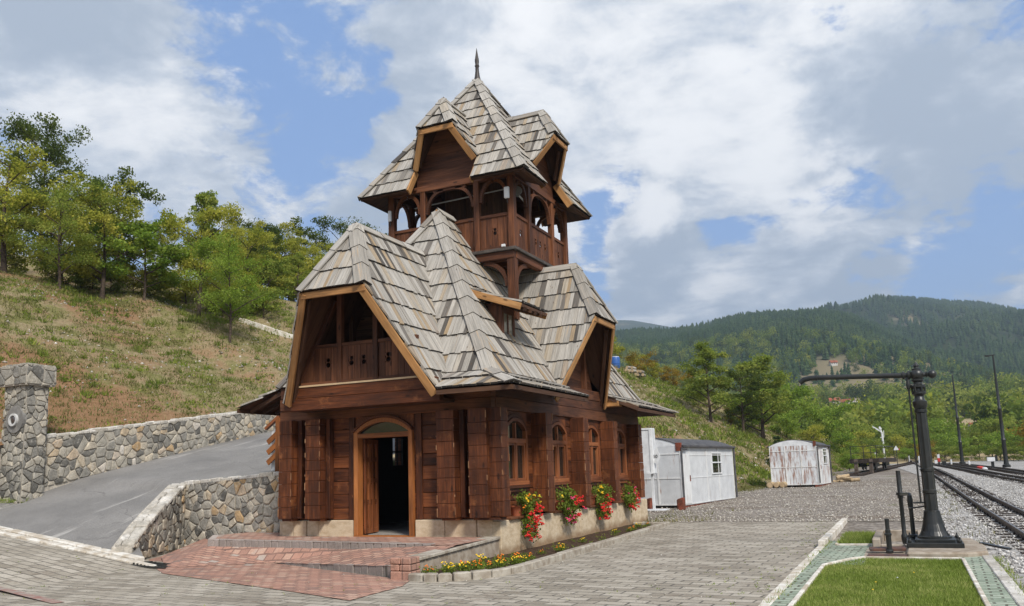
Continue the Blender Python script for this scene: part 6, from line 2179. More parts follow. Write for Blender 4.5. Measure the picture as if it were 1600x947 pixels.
H1, PH1 = hut("pale grey metal hut with a black arched roof behind the white cabinet", (-7.66, 30.93, .20), R(6.3), 6.4, 2.75, 2.18, .34, 1000, (M_pan1, M_bat1, False, 3.5))
H2, PH2 = hut("rust streaked white metal hut standing further off by the grassy bank", (-4.46, 47.6, .42), R(4), 3.9, 2.45, 2.1, .30, 1020, (M_pan2, M_bat2, True, 1.9))
mb = MB(1018)
mb.hexa([PH1(-.03, -.05, 2.0), PH1(.08, -.05, 2.0), PH1(.08, .16, 2.0), PH1(-.03, .16, 2.0), PH1(-.03, -.05, 2.3), PH1(.08, -.05, 2.3), PH1(.08, .16, 2.3), PH1(-.03, .16, 2.3)])
mb.build("corner_bracket", M_rust, H1)
mb = MB(1038)
mb.hexa([PH2(-.03, .0, 2.05), PH2(.05, .0, 2.05), PH2(.05, .14, 2.05), PH2(-.03, .14, 2.05), PH2(-.03, .0, 2.32), PH2(.05, .0, 2.32), PH2(.05, .14, 2.32), PH2(-.03, .14, 2.32)])
mb.build("corner_bracket", M_rust, H2)
for i, (x, y, lab) in enumerate(((-8.70, 29.9, "rust red block leaning at the foot of the white cabinet"), (-7.50, 29.9, "rust red block leaning on the near corner of the pale hut"))):
    t = thing("rusty_block", lab, "block", (x, y, .1))
    mb = MB(1040 + i)
    mb.hexa([(x - .22 + .1 * i, y - .1, .05), (x + .16, y - .1, .1), (x + .16, y + .12, .1), (x - .22 + .1 * i, y + .12, .05), (x - .14, y - .02, .48), (x + .15, y - .05, .56), (x + .15, y + .12, .56), (x - .14, y + .15, .48)])
    mb.build("block_body", M_rust, t, bevel=.04)
    mb = MB(1042 + i); mb.tube([(x - .05, y - .1, .3), (x - .05, y - .16, .33), (x + .05, y - .16, .35), (x + .05, y - .08, .35)], .012, 6); mb.build("lifting_eye", M_rust, t)
# white cabinet on a post
t = thing("white_cabinet", "tall white metal cabinet on a post at the station's far corner", "cabinet", (-8.5, 29.5, .2))
mb = MB(1050)
mb.box((-9.5, 29.35, 1.40), (-8.24, 29.75, 3.02)); mb.build("case", M_white, t, bevel=.02)
mb = MB(1051)
for a, b_, c_, d_ in ((-9.5, -8.30, 1.40, 1.46), (-9.5, -8.30, 2.96, 3.02), (-8.36, -8.30, 1.46, 2.96), (-9.5, -9.44, 1.46, 2.96)): mb.box((a, 29.325, c_), (b_, 29.348, d_))
mb.build("door_frame", M_white, t, bevel=.004)
mb = MB(1052); mb.box((-8.39, 29.45, .1), (-8.31, 29.53, 1.40)); mb.box((-9.45, 29.45, .1), (-9.37, 29.53, 1.40)); mb.box((-9.0, 29.2, .12), (-7.9, 29.9, .16)); mb.build("post", M_white, t)
t = thing("number_plate", "small white scalloped number plate beside the white cabinet", "sign", (-8.2, 29.45, 1.8))
mb = MB(1053)
out = []
for k in range(28):
    a = 2 * math.pi * k / 28
    r_ = 1 + .10 * math.cos(5 * a)
    out.append((-8.17 + .15 * r_ * math.cos(a), 29.42, 2.0 + .26 * r_ * math.sin(a)))
mb.prism(out, (0, .03, 0)); mb.build("plate", M_white, t)
mb = MB(1054)
mb.box((-8.235, 29.41, 1.95), (-8.215, 29.418, 2.07)); mb.box((-8.25, 29.412, 2.04), (-8.235, 29.417, 2.06))
ring = [(-8.145 + .04 * math.cos(2 * math.pi * k / 14), 2.01 + .06 * math.sin(2 * math.pi * k / 14)) for k in range(15)]
rin = [(-8.145 + .022 * math.cos(2 * math.pi * k / 14), 2.01 + .042 * math.sin(2 * math.pi * k / 14)) for k in range(15)]
mb.strip([(x, 29.418, z) for x, z in ring], [(x, 29.418, z) for x, z in rin], (0, -.008, 0))
mb.build("digits", M_black, t)
mb = MB(1055); mb.beam((-8.32, 29.44, 1.9), (-8.2, 29.46, 1.9), .03, .03); mb.build("plate_arm", M_rust, t)

# stair rail at the station's left corner
t = thing("stair_rail", "red brown wooden stair rail with slanting slats at the station's left corner", "railing", (-14.5, 16.9, 1.9))
mb = MB(1060); mb.box((-14.56, 16.86, 1.75), (-14.44, 16.96, 3.2)); mb.build("newel_post", M_orange, t, bevel=.006)
mb = MB(1061); mb.beam((-14.9, 16.90, 2.92), (-13.4, 16.93, 4.0), .10, .07); mb.build("handrail", M_winfr, t)
for k, z in enumerate((2.62, 2.36, 2.10)):
    mb = MB(1062 + k); mb.beam((-14.84, 16.91, z - .05), (-13.2, 16.91, z + 1.15), .035, .13); mb.build("slat", M_orange, t)
t = thing("stair_wall", "white rendered side of the stair behind the wooden rail", "wall", (-13.9, 17.05, 1.7))
mb = MB(1066)
mb.prism([(-14.82, 17.02, 1.85), (-13.0, 17.02, 1.85), (-13.0, 17.02, 3.9), (-14.2, 17.02, 3.2), (-14.82, 17.02, 2.85)], (0, .2, 0)); mb.build("render_face", M_white, t, bevel=.01)
mb = MB(1067); mb.box((-14.4, 17.0, 3.0), (-14.2, 17.016, 3.15)); mb.build("blue_tile", M_blue, t)

# ================================================================== WAGON, SIGNALS, POLES
t = thing("flat_wagon", "dark old flat wagon with a thin railing parked on the siding", "wagon", (-2.75, 77, .9))
yw = R(6.6)
uw = Vector((math.sin(yw), math.cos(yw), 0)); vw = Vector((-math.cos(yw), math.sin(yw), 0)); C0 = Vector((-3.28, 72.2, .70))
PW = lambda a, b_, z: C0 + uw * a + vw * b_ + Vector((0, 0, z))
def wbx(mb, a0, a1, b0, b1, z0, z1): mb.hexa([PW(a0, b0, z0), PW(a1, b0, z0), PW(a1, b1, z0), PW(a0, b1, z0), PW(a0, b0, z1), PW(a1, b0, z1), PW(a1, b1, z1), PW(a0, b1, z1)])
mb = MB(1070)
for k in range(9): wbx(mb, 0, 10, -1.05 + k * .235, -1.05 + (k + 1) * .235 - .01, .98, 1.05)
wbx(mb, -.02, 10.02, -1.08, -.98, .72, .99); wbx(mb, -.02, 10.02, .98, 1.08, .72, .99); wbx(mb, -.04, .10, -.98, .98, .70, .98); wbx(mb, 9.9, 10.04, -.98, .98, .7, .98)
mb.build("deck", M_sleeper, t)
mb = MB(1071)
for a in (1.6, 2.9, 7.1, 8.4):
    for b_ in (-.38, .38): mb.lathe(PW(a, b_ - .05, .50), [(.36, 0), (.36, .02), (.32, .025), (.32, .1), (.08, .1)], 16, axis=vw)
    mb.tube([PW(a, -.5, .5), PW(a, .5, .5)], .05, 8)
for b_ in (-.6, .6): wbx(mb, 1.2, 3.3, b_ - .04, b_ + .04, .4, .7); wbx(mb, 6.7, 8.8, b_ - .04, b_ + .04, .4, .7)
mb.build("bogies", M_iron, t)
mb = MB(1072)
for a, b_ in ((.1, -.95), (.1, .0), (.1, .95), (4.5, -.98), (9.8, -.95), (9.8, .95)): mb.tube([PW(a, b_, 1.05), PW(a, b_, 2.05)], .035 if a < 1 else .025, 6)
for z in (1.5, 2.03): mb.tube([PW(.1, -.95, z), PW(.1, .95, z)], .025, 6)
mb.tube([PW(.1, -.95, 2.03), PW(9.8, -.97, 2.03)], .022, 6); mb.tube([PW(9.8, -.95, 2.03), PW(9.8, .95, 2.03)], .022, 6)
mb.build("railing", M_iron, t)
for i, b_ in enumerate((-.55, .55)):
    q = thing("buffer_post", "stubby squared timber post standing before the flat wagon's near end", "post", tuple(PW(-.4, b_, 0)), "timber stop posts at the wagon")
    mb = MB(1074 + i)
    mb.hexa([PW(-.5, b_ - .14, -.1), PW(-.25, b_ - .14, -.1), PW(-.25, b_ + .14, -.1), PW(-.5, b_ + .14, -.1), PW(-.45, b_ - .12, 1.02), PW(-.22, b_ - .12, 1.0), PW(-.22, b_ + .14, 1.0), PW(-.45, b_ + .14, 1.02)])
    mb.build("post_body", plain("grey_timber", (.13, .10, .08), .9, 0, .2, .5, 5), q, bevel=.02)
    mb = MB(1076 + i); mb.hexa([PW(-.52, b_ - .15, .72), PW(-.2, b_ - .15, .72), PW(-.2, b_ + .15, .72), PW(-.52, b_ + .15, .72), PW(-.52, b_ - .15, .78), PW(-.2, b_ - .15, .78), PW(-.2, b_ + .15, .78), PW(-.52, b_ + .15, .78)]); mb.build("iron_band", M_iron, q)

for i, (lab, x, y, zb_, h, lampd) in enumerate((("taller black lattice lamp pole with a crossarm at the right edge", 6.92, 77.8, .76, 9.1, True), ("slender black pole left of the taller lamp pole", 4.77, 96.6, .98, 8.9, False))):
    t = thing("lamp_pole", lab, "pole", (x, y, zb_))
    mb = MB(1080 + i)
    mb.lathe((x, y, zb_ - .1), [(.30, 0), (.30, .25), (.20, .3), (.17, .6), (.16, 2.2), (.19, 2.25), (.14, 2.35), (.13, 4.6), (.155, 4.65), (.155, 4.75), (.105, 4.85), (.095, h * .75), (.06, h)], 10)
    mb.build("shaft", M_iron, t, smooth=True)
    mb = MB(1082 + i)
    if lampd:
        mb.tube([(x - .35, y, zb_ + h - .15), (x + .12, y, zb_ + h - .12)], .05, 6); mb.box((x - .6, y - .12, zb_ + h - .24), (x - .25, y + .12, zb_ + h - .10))
        mb.build("lamp_head", M_iron, t)
    else:
        mb.lathe((x, y, zb_ + h - .1), [(.07, 0), (.05, .2), (.01, .3)], 8); mb.build("tip", M_iron, t)
# point lanterns
t = thing("point_lantern", "black post lantern with a white face beside the outer tracks", "lantern", (5.6, 72.9, .63))
mb = MB(1090); mb.box((5.50, 72.85, .6), (5.70, 73.0, 1.22)); mb.box((5.35, 72.75, .58), (5.85, 73.1, .72)); mb.build("stand", M_iron, t)
mb = MB(1091); mb.box((5.24, 72.75, 1.22), (5.78, 73.05, 1.56)); mb.build("lantern_case", M_white, t, bevel=.03)
mb = MB(1092); mb.box((5.80, 72.75, 1.25), (5.95, 73.0, 1.70)); mb.box((5.22, 72.74, 1.57), (5.8, 73.06, 1.61)); mb.build("hood", M_iron, t)
t = thing("point_weight", "red and white painted switch weight lying by the track", "weight", (4.7, 72.5, .66))
mb = MB(1093); mb.lathe((4.75, 72.5, .72), [(.24, 0), (.28, .06), (.28, .14), (.1, .2)], 14, axis=(.2, -.1, 1)); mb.build("weight_disc", M_red, t)
mb = MB(1094); mb.box((4.85, 72.3, .66), (5.2, 72.6, .76)); mb.lathe((4.95, 72.4, .70), [(.2, 0), (.2, .12), (.02, .14)], 12); mb.build("white_half", M_white, t)
t = thing("point_lantern", "red and white switch signal standing where the tracks meet", "lantern", (2.4, 90.5, .85))
mb = MB(1095); mb.tube([(2.5, 90.5, .8), (2.5, 90.5, 1.7)], .07, 8); mb.box((2.75, 90.4, .8), (3.1, 90.8, 1.3)); mb.build("stand", M_iron, t)
mb = MB(1096); mb.box((2.38, 90.35, 1.25), (2.62, 90.5, 1.6)); mb.build("red_face", M_red, t, bevel=.03)
mb = MB(1097); mb.box((2.40, 90.38, 1.605), (2.60, 90.5, 1.95)); mb.cut(); mb.box((2.12, 90.3, 1.1), (2.36, 90.45, 1.42)); mb.build("white_lamp", M_white, t)
for i, (x, y, h) in enumerate(((1.35, 92, .75), (1.75, 91, .7), (3.6, 92, .55), (4.9, 88, .45), (6.4, 84, .55), (0.9, 101, .9), (-.05, 118, .9))):
    t = thing("marker_peg", "low white peg marking the edge of the far tracks", "peg", (x, y, gz(x, y)), "white marker pegs along the tracks")
    mb = MB(1100 + i); z0 = gz(x, y); mb.box((x - .07, y - .06, z0 - .1), (x + .07, y + .06, z0 + h)); mb.build("peg_body", M_white, t, bevel=.02)
    mb = MB(1110 + i); mb.box((x - .074, y - .064, z0 - .02), (x + .074, y + .064, z0 + .12)); mb.build("peg_foot", M_conc, t)
t = thing("warning_sign", "white triangular board on a thin pole by the siding", "sign", (-1.17, 96.4, .95))
mb = MB(1120); mb.tube([(-1.17, 96.4, .8), (-1.17, 96.4, 2.85)], .04, 6); mb.build("pole", M_iron, t)
mb = MB(1121); mb.prism([(-1.48, 96.34, 2.55), (-.90, 96.34, 2.55), (-1.17, 96.34, 3.02)], (0, .03, 0)); mb.build("board", M_white, t)
mb = MB(1122); mb.prism([(-.98, 96.335, 2.55), (-.86, 96.335, 2.50), (-.86, 96.335, 2.85)], (0, .03, 0)); mb.build("red_edge", M_red, t)
SX, SY = -2.85, 118.0
t = thing("semaphore_signal", "white semaphore signal with its arm raised to the left", "signal", (SX, SY, 1.1))
mb = MB(1124); mb.tube([(SX, SY, 1.0), (SX - .06, SY, 4.9)], [.15, .11], 8); mb.tube([(SX - .06, SY, 4.9), (SX - .3, SY, 5.8)], .11, 8); mb.build("mast", M_white, t)
mb = MB(1125)
mb.beam((SX - .10, SY - .1, 5.15), (SX - 1.15, SY - .1, 5.9), .05, .17, up=(0, -1, 0) if False else (0, 0, 1)); mb.build("arm", M_white, t)
mb = MB(1126); mb.lathe((SX - .2, SY - .1, 5.55), [(.16, 0), (.16, .08), (.05, .1)], 12, axis=(0, -1, 0)); mb.box((SX - .28, SY - .08, 4.38), (SX + .1, SY + .08, 4.5)); mb.beam((SX + .12, SY, 4.45), (SX + .16, SY, 5.3), .08, .08); mb.build("spectacle", M_white, t)
t = thing("white_post", "plain white post left of the semaphore signal", "post", (-3.9, 117, 1.1))
mb = MB(1127); mb.tube([(-3.9, 117, .9), (-3.95, 117, 2.75)], .09, 8); mb.build("post_shaft", M_white, t)
mb = MB(1128); mb.lathe((-3.95, 117, 2.74), [(.10, 0), (.1, .08), (.02, .12)], 8); mb.build("post_cap", M_white, t)

# ---- odds and ends on the bank
t = thing("concrete_strip", "narrow pale concrete strip on the slope behind the front gable", "strip", (-27, 31.2, 8.7))
mb = MB(1129)
pp = [(-28.6, 30.6), (-27.8, 30.85), (-27.0, 31.15), (-26.2, 31.4), (-25.4, 31.7)]
for (ax, ay), (bx, by) in zip(pp, pp[1:]):
    za, zb_ = hill_z(ax, ay) + .06, hill_z(bx, by) + .06
    mb.hexa([(ax, ay - .2, za - .3), (bx, by - .2, zb_ - .3), (bx, by + .2, zb_ - .3), (ax, ay + .2, za - .3), (ax, ay - .2, za + .06), (bx, by - .2, zb_ + .06), (bx, by + .2, zb_ + .06), (ax, ay + .2, za + .06)])
mb.build("strip_slabs", M_kerbwhite, t, bevel=.01)
def on_hill(x, y): return hill_z(x, y)
x, y = -13.98, 74.3
z = on_hill(x, y)
t = thing("white_post", "thin white post standing on the bank under the dark tree", "post", (x, y, z))
mb = MB(1130); mb.tube([(x, y, z - .2), (x - .05, y, z + .85)], .08, 6); mb.build("post_shaft", M_white, t)
mb = MB(1131); mb.lathe((x - .05, y, z + .84), [(.085, 0), (.085, .05), (.02, .09)], 8); mb.build("post_cap", M_white, t)
for i, (x, y, lab, ln_) in enumerate(((-13.6, 92.5, "larger white sheet lying on the bank above the small fir", 1.3), (-14.6, 92.0, "smaller white sheet lying on the bank above the small fir", .7))):
    z = on_hill(x, y) + .25
    t = thing("white_sheet", lab, "sheet", (x, y, z))
    mb = MB(1132 + i); mb.beam((x - ln_ / 2, y, z + .25), (x + ln_ / 2, y - .3, z - .1), .8, .05, up=(.2, -.5, 1)); mb.build("sheet_board", M_white, t, bevel=.01)
    mb = MB(1134 + i); mb.beam((x - ln_ / 2, y + .35, z + .15), (x + ln_ / 2, y + .1, z - .2), .05, .09); mb.build("sheet_batten", M_conc, t)
x, y = -22.4, 69.5
z = on_hill(x, y)
t = thing("blue_barrel", "blue plastic barrel on the crest of the bank behind the station", "barrel", (x, y, z))
mb = MB(1136); mb.lathe((x, y, z - .1), [(.36, 0), (.40, .1), (.40, .38), (.42, .4), (.42, .46), (.4, .48), (.40, .9), (.36, 1.0), (.0, 1.0)], 16); mb.build("barrel_body", M_blue, t, smooth=True)
mb = MB(1137); mb.lathe((x, y, z + .9), [(.33, 0), (.33, .05), (.30, .06), (.0, .06)], 16); mb.build("barrel_lid", M_white, t)
rgl = random.Random(9)
for i in range(13):
    row, k = (0, i) if i < 6 else (1, i - 6) if i < 11 else (2, i - 11)
    x = -21.45 + .30 * k + .15 * row; y = 69.6 + rgl.uniform(-.1, .1); z = on_hill(-21.0, 69.6) + .1 + .25 * row - .05 * k
    t = tag(thing("cut_log", "grey cut log in the pile beside the blue barrel", "log", (x, y, z), "logs piled on the bank"))
    mb = MB(1140 + i); r_ = rgl.uniform(.12, .17); a = rgl.uniform(-.4, .4)
    mb.tube([(x - .3 * math.sin(a), y - .6, z), (x + .3 * math.sin(a), y + .6, z + .05)], [r_, r_ * .9], 9, cap=False); mb.build("bark_tube", M_rubble, t)
    mb = MB(1160 + i); p0 = Vector((x - .3 * math.sin(a), y - .6, z)); mb.tube([p0 + Vector((0, -.004, 0)), p0 + Vector((0, .05, 0))], [r_ * .97, r_ * .97], 9); mb.build("cut_end", M_cutwood, t)
for i, (dx, dy, dz, a) in enumerate(((.15, .3, .1, .3), (.5, .5, .12, -.5), (.35, .35, .32, .9), (.75, .2, .1, .1), (.2, .8, .3, 1.2), (.55, .1, .22, 2.2))):
    x, y, z = -4.05 + dx, 53.6 + dy, gz(0, 53) + dz
    t = thing("firewood_log", "yellowish split log in the little heap behind the rusty hut", "log", (x, y, z), "firewood heap behind the rusty hut")
    mb = MB(1180 + i); d = Vector((math.cos(a), math.sin(a) * .4, .25 * math.sin(a * 3))) * .55
    mb.tube([Vector((x, y, z)) - d, Vector((x, y, z)) + d], [.10, .11], 7); mb.build("split_wood", M_cutwood, t)
for i, dx in enumerate((.0, .32, .62)):
    x, y, z = -7.05 + dx + .15, 46.95 + .05 * i, gz(0, 47) + .16
    t = thing("round_log", "pale round log end stacked in front of the rusty hut", "log", (x, y, z), "round logs before the rusty hut")
    mb = MB(1190 + i); mb.tube([(x, y, z), (x + .05, y + .8, z)], [.165 - .02 * i % .03, .16], 10); mb.build("bark_tube", M_cutwood, t)
    mb = MB(1194 + i); mb.tube([(x, y - .006, z), (x, y, z)], [.12, .125], 10); mb.build("cut_end", M_pale, t)

# ================================================================== FAR HOUSES
M_tile = plain("roof_tile", (.36, .115, .055), .8, 0, .2, .35, .5)
M_rend = plain("house_render", (.58, .55, .50), .85, 0, .2, .2, .3)
def surf_hit(azd, el, r0=130, r1=1000):
    a = R(azd); r_ = r0
    while r_ < r1:
        x, y = r_ * math.sin(a), r_ * math.cos(a)
        z = valley(r_, x, y)
        if r_ > 430: z = max(z, mfA(r_, azd, x, y))
        if z >= 1.65 + el * r_: return x, y, z, r_
        r_ += 3
    return x, y, z, r_
HOUSES = []
def house(label, azd, el, wpx, seed, roof, yaw, hh=1.0):
    x, y, z, r_ = surf_hit(azd, el)
    HOUSES.append((azd, r_)); z += .4
    w = wpx / 1308 * r_; d = w * .75; h = w * .34 * hh
    T = thing("village_house", label, "house", (x, y, z), None)
    cy, sy = math.cos(yaw), math.sin(yaw)
    P = lambda a, b_, c_: (x + a * cy - b_ * sy, y + a * sy + b_ * cy, z + c_)
    def bx(mb, a0, a1, b0, b1, z0, z1): mb.hexa([P(a0, b0, z0), P(a1, b0, z0), P(a1, b1, z0), P(a0, b1, z0), P(a0, b0, z1), P(a1, b0, z1), P(a1, b1, z1), P(a0, b1, z1)])
    mb = MB(seed); bx(mb, -w / 2, w / 2, -d / 2, d / 2, -2.5, h)
    mb.prism([P(-w / 2, -d / 2, h), P(-w / 2, d / 2, h), P(-w / 2, 0, h + w * .26)], (Vector(P(w, 0, 0)) - Vector(P(0, 0, 0))))
    mb.build("walls", M_rend, T)
    mb = MB(seed + 1)
    for s in (-1, 1):
        a, b_, c_, e = P(-w * .55, s * d * .6, h - w * .05), P(w * .55, s * d * .6, h - w * .05), P(w * .55, 0, h + w * .28), P(-w * .55, 0, h + w * .28)
        mb.hexa([a, b_, c_, e] + [tuple(Vector(p) + Vector((0, 0, .25))) for p in (a, b_, c_, e)])
    rf = mb.build("roof", roof, T)
    mb = MB(seed + 2); bx(mb, w * .18, w * .24, -w * .05, w * .03, h + w * .1, h + w * .38); mb.build("chimney", M_conc, rf)
    mb = MB(seed + 3)
    for k in (-.3, 0, .3): bx(mb, w * (k - .05), w * (k + .05), -d / 2 - .06, -d / 2 - .01, h * .35, h * .8)
    mb.build("windows", M_glass, T)
house("lone red roofed house high on the forested slope above the crane arm", -3.85, .105, 10, 1200, M_tile, .4)
house("wide red roofed farmhouse below the crane arm", -4.0, .061, 14, 1206, M_tile, .2)
house("red roofed house right of the wide farmhouse", -3.3, .060, 12, 1212, M_tile, -.3)
house("small white barn with a pale roof in front of the farmhouse", -3.6, .055, 10, 1218, M_white, .5, .8)
house("white walled shed with a grey roof above the farmhouse's right end", -2.75, .062, 9, 1224, M_conc, .3)
house("red roofed house half hidden in trees below the farmhouse", -2.85, .044, 16, 1230, M_tile, .0, .7)
house("little house with a bright red gable left of the crane column", -1.85, .044, 14, 1236, M_tile, 1.3)
house("small grey roofed house beside the taller lamp pole", 4.5, .036, 14, 1242, M_conc, .1)
house("white roofed house right of the taller lamp pole", 5.7, .030, 16, 1248, M_white, .3)
house("red roofed house at the right edge behind the bushes", 7.0, .031, 18, 1254, M_tile, -.2)
house("brown roofed house between the two black poles", 3.6, .025, 14, 1260, M_tile, .8)
house("dark wooden barn on the bare meadow between the poles", .95, .071, 12, 1266, M_roofing, .2)
# ================================================================== VEGETATION
def quads(centers, size, rs, up_bias=0.35, aspect=1.0):
    """leaf quads with random orientation around the given centres -> verts (n*4,3), faces"""
    n = len(centers)
    nrm = rs.normal(size=(n, 3)); nrm[:, 2] = nrm[:, 2] * .8 + up_bias
    nrm /= np.linalg.norm(nrm, axis=1, keepdims=True) + 1e-9
    t = rs.normal(size=(n, 3)); t -= nrm * np.sum(t * nrm, 1, keepdims=True); t /= np.linalg.norm(t, axis=1, keepdims=True) + 1e-9
    b = np.cross(nrm, t)
    s = (size * rs.uniform(.6, 1.35, n))[:, None] * .5
    V = np.empty((n, 4, 3), np.float32)
    V[:, 0] = centers - t * s * aspect; V[:, 1] = centers + b * s * .62; V[:, 2] = centers + t * s * aspect; V[:, 3] = centers - b * s * .62
    return V.reshape(-1, 3), np.arange(n * 4).reshape(n, 4)

def tree_proto(seed, h, crown_w, trunk_h, nlimb, nclump, nleaf, leaf, shape='round', lean=0.0, trunk_r=.09, clump_r=.34, droop=0.0):
    """local-space trunk MB and leaf arrays"""
    rg = random.Random(seed); rs = np.random.RandomState(seed)
    mb = MB(seed)
    top = Vector((lean * h * .5, 0, h * .86))
    def trunk_p(t):
        return Vector((lean * h * .5 * t * t + .05 * math.sin(t * 5 + seed), .06 * math.sin(t * 4 + seed * 2), h * .86 * t))
    mb.tube([trunk_p(i / 7) - (Vector((0, 0, .3)) if i == 0 else Vector((0, 0, 0))) for i in range(8)], [trunk_r * (1.25 if i == 0 else 1) * (1 - .85 * i / 7) for i in range(8)], 8)
    tips = []
    for k in range(nlimb):
        t = trunk_h / h / .86 + (1 - trunk_h / h / .86) * (k + rg.random()) / nlimb
        t = min(.97, t)
        p = trunk_p(t)
        rel = (p.z - trunk_h) / max(.1, h - trunk_h)
        if shape == 'round': reach = crown_w * .5 * (math.sin(math.pi * min(1, max(.12, rel * .85 + .18))) ** .6)
        elif shape == 'cone': reach = crown_w * .5 * (1.05 - rel * .95)
        else: reach = crown_w * .5 * (.55 + .45 * math.sin(math.pi * rel))
        reach *= rg.uniform(.65, 1.12)
        a = k * 2.4 + rg.uniform(-.5, .5)
        rise = rg.uniform(.25, .8) * reach * (1 - droop)
        q = p + Vector((math.cos(a) * reach, math.sin(a) * reach, rise))
        m = p.lerp(q, .5) + Vector((rg.uniform(-.1, .1), rg.uniform(-.1, .1), rise * .12))
        r0 = trunk_r * (1 - .8 * t) * .6 + .008
        mb.tube([p, m, q], [r0, r0 * .6, .006], 5, cap=False)
        for j in range(3):
            b0 = p.lerp(q, rg.uniform(.4, .85))
            b1 = b0 + Vector((rg.gauss(0, .28), rg.gauss(0, .28), rg.uniform(.0, .35))) * reach * .55
            mb.tube([b0, b1], [r0 * .35 + .003, .004], 4, cap=False)
            tips.append((b1, rel))
        tips.append((q, rel)); tips.append((m.lerp(q, .5), rel))
    tips.append((trunk_p(1.0) + Vector((0, 0, h * .04)), 1.0)); tips.append((trunk_p(.9), 1.0)); tips.append((trunk_p(.8), 1.0))
    C = []; tone = []
    for i in range(nclump):
        p, rel = tips[rg.randrange(len(tips))] if i >= len(tips) else tips[i]
        r_ = clump_r * rg.uniform(.6, 1.3)
        n = max(3, int(nleaf / nclump * rg.uniform(.6, 1.4)))
        c = np.array(p)[None, :] + rs.normal(size=(1, 3)) * np.array([[.18, .18, .12]]) * crown_w * .22
        off = rs.normal(size=(n, 3)); off /= np.linalg.norm(off, axis=1, keepdims=True); off *= (rs.uniform(0, 1, (n, 1)) ** .45) * r_ * np.array([[1.15, 1.15, .72]])
        C.append(c + off)
        tone.append(np.clip(rg.uniform(.22, 1.0) + rs.normal(0, .16, n), 0, 1))
    C = np.concatenate(C); tone = np.concatenate(tone)
    V, F = quads(C, leaf, rs)
    return mb, V, F, tone

PROTO = {}
def make_proto(key, mat, **kw):
    mb, V, F, tone = tree_proto(**kw)
    me = raw_mesh("crown", V, F, 4, mat, rnd=tone)
    PROTO[key] = (mb, me, kw['h'])

make_proto('yg1', M_leaf_y, seed=11, h=5.6, crown_w=4.4, trunk_h=.75, nlimb=13, nclump=95, nleaf=9826, leaf=0.117, lean=.12, trunk_r=.11, clump_r=.44)
make_proto('yg2', M_leaf_y, seed=12, h=5.4, crown_w=4.8, trunk_h=.8, nlimb=12, nclump=90, nleaf=9248, leaf=0.117, shape='oval', trunk_r=.11, clump_r=.46)
make_proto('fresh', M_leaf_g, seed=13, h=4.4, crown_w=4.4, trunk_h=.7, nlimb=12, nclump=80, nleaf=6936, leaf=0.148, shape='round', trunk_r=.07, clump_r=.40, droop=.4)
make_proto('locust', M_leaf_m, seed=14, h=4.6, crown_w=3.6, trunk_h=.6, nlimb=15, nclump=110, nleaf=16184, leaf=0.066, shape='oval', trunk_r=.06, clump_r=.38, droop=.2)
make_proto('locust_g', M_leaf_g, seed=24, h=4.6, crown_w=3.8, trunk_h=.8, nlimb=15, nclump=115, nleaf=16184, leaf=0.066, shape='oval', trunk_r=.06, clump_r=.38, droop=.2)
make_proto('dark', M_leaf_d, seed=15, h=9.0, crown_w=6.0, trunk_h=1.0, nlimb=24, nclump=230, nleaf=12716, leaf=0.172, shape='oval', trunk_r=.18, clump_r=.62)
make_proto('walnut', M_leaf_m, seed=16, h=7.0, crown_w=4.6, trunk_h=.9, nlimb=14, nclump=80, nleaf=7514, leaf=0.156, shape='cone', trunk_r=.12, clump_r=.42)
make_proto('walnut_d', M_leaf_d, seed=26, h=6.5, crown_w=4.4, trunk_h=.9, nlimb=14, nclump=80, nleaf=7514, leaf=0.148, shape='oval', trunk_r=.12, clump_r=.42)
make_proto('bush_g', M_leaf_m, seed=17, h=3.0, crown_w=3.8, trunk_h=.2, nlimb=11, nclump=60, nleaf=4161, leaf=0.148, shape='round', trunk_r=.05, clump_r=.5)
make_proto('bush_y', M_leaf_y, seed=18, h=2.6, crown_w=3.6, trunk_h=.2, nlimb=10, nclump=55, nleaf=3699, leaf=0.140, shape='round', trunk_r=.05, clump_r=.5)
make_proto('bush_o', M_leaf_o, seed=19, h=1.8, crown_w=2.8, trunk_h=.15, nlimb=9, nclump=45, nleaf=2774, leaf=0.117, shape='round', trunk_r=.04, clump_r=.4)
make_proto('bush_f', M_leaf_g, seed=20, h=2.8, crown_w=3.4, trunk_h=.2, nlimb=11, nclump=60, nleaf=4161, leaf=0.140, shape='round', trunk_r=.05, clump_r=.5)
make_proto('tall', M_leaf_m, seed=21, h=8.6, crown_w=5.2, trunk_h=.8, nlimb=18, nclump=105, nleaf=9826, leaf=0.187, shape='cone', trunk_r=.13, clump_r=.55)

TRK = {}
def place(key, name, label, cat, x, y, z, h, rot, wid=1.0, group=None):
    mb, me, ph = PROTO[key]
    s = h / ph
    T = thing(name, label, cat, (x, y, z), group)
    if key not in TRK:
        t = mb.build("trunk", M_bark, T, org=(0, 0, 0)); TRK[key] = t.data; t.location = (0, 0, 0)
    else:
        t = bpy.data.objects.new("trunk", TRK[key]); link(t); t.parent = T
    c = bpy.data.objects.new("crown", me); link(c); c.parent = T
    for o_ in (t, c):
        o_.scale = (s * wid, s * wid, s); o_.rotation_euler = (0, 0, rot)
    return T

def hz(x, y):
    v = hill_z(x, y)
    return (gz(x, y) if v is None else v) - .08
def hplace(key, name, label, cat, x, y, h, rot, wid=1.0, group=None, dz=0.0):
    return place(key, name, label, cat, x, y, hz(x, y) + dz, h, rot, wid, group)
import sys
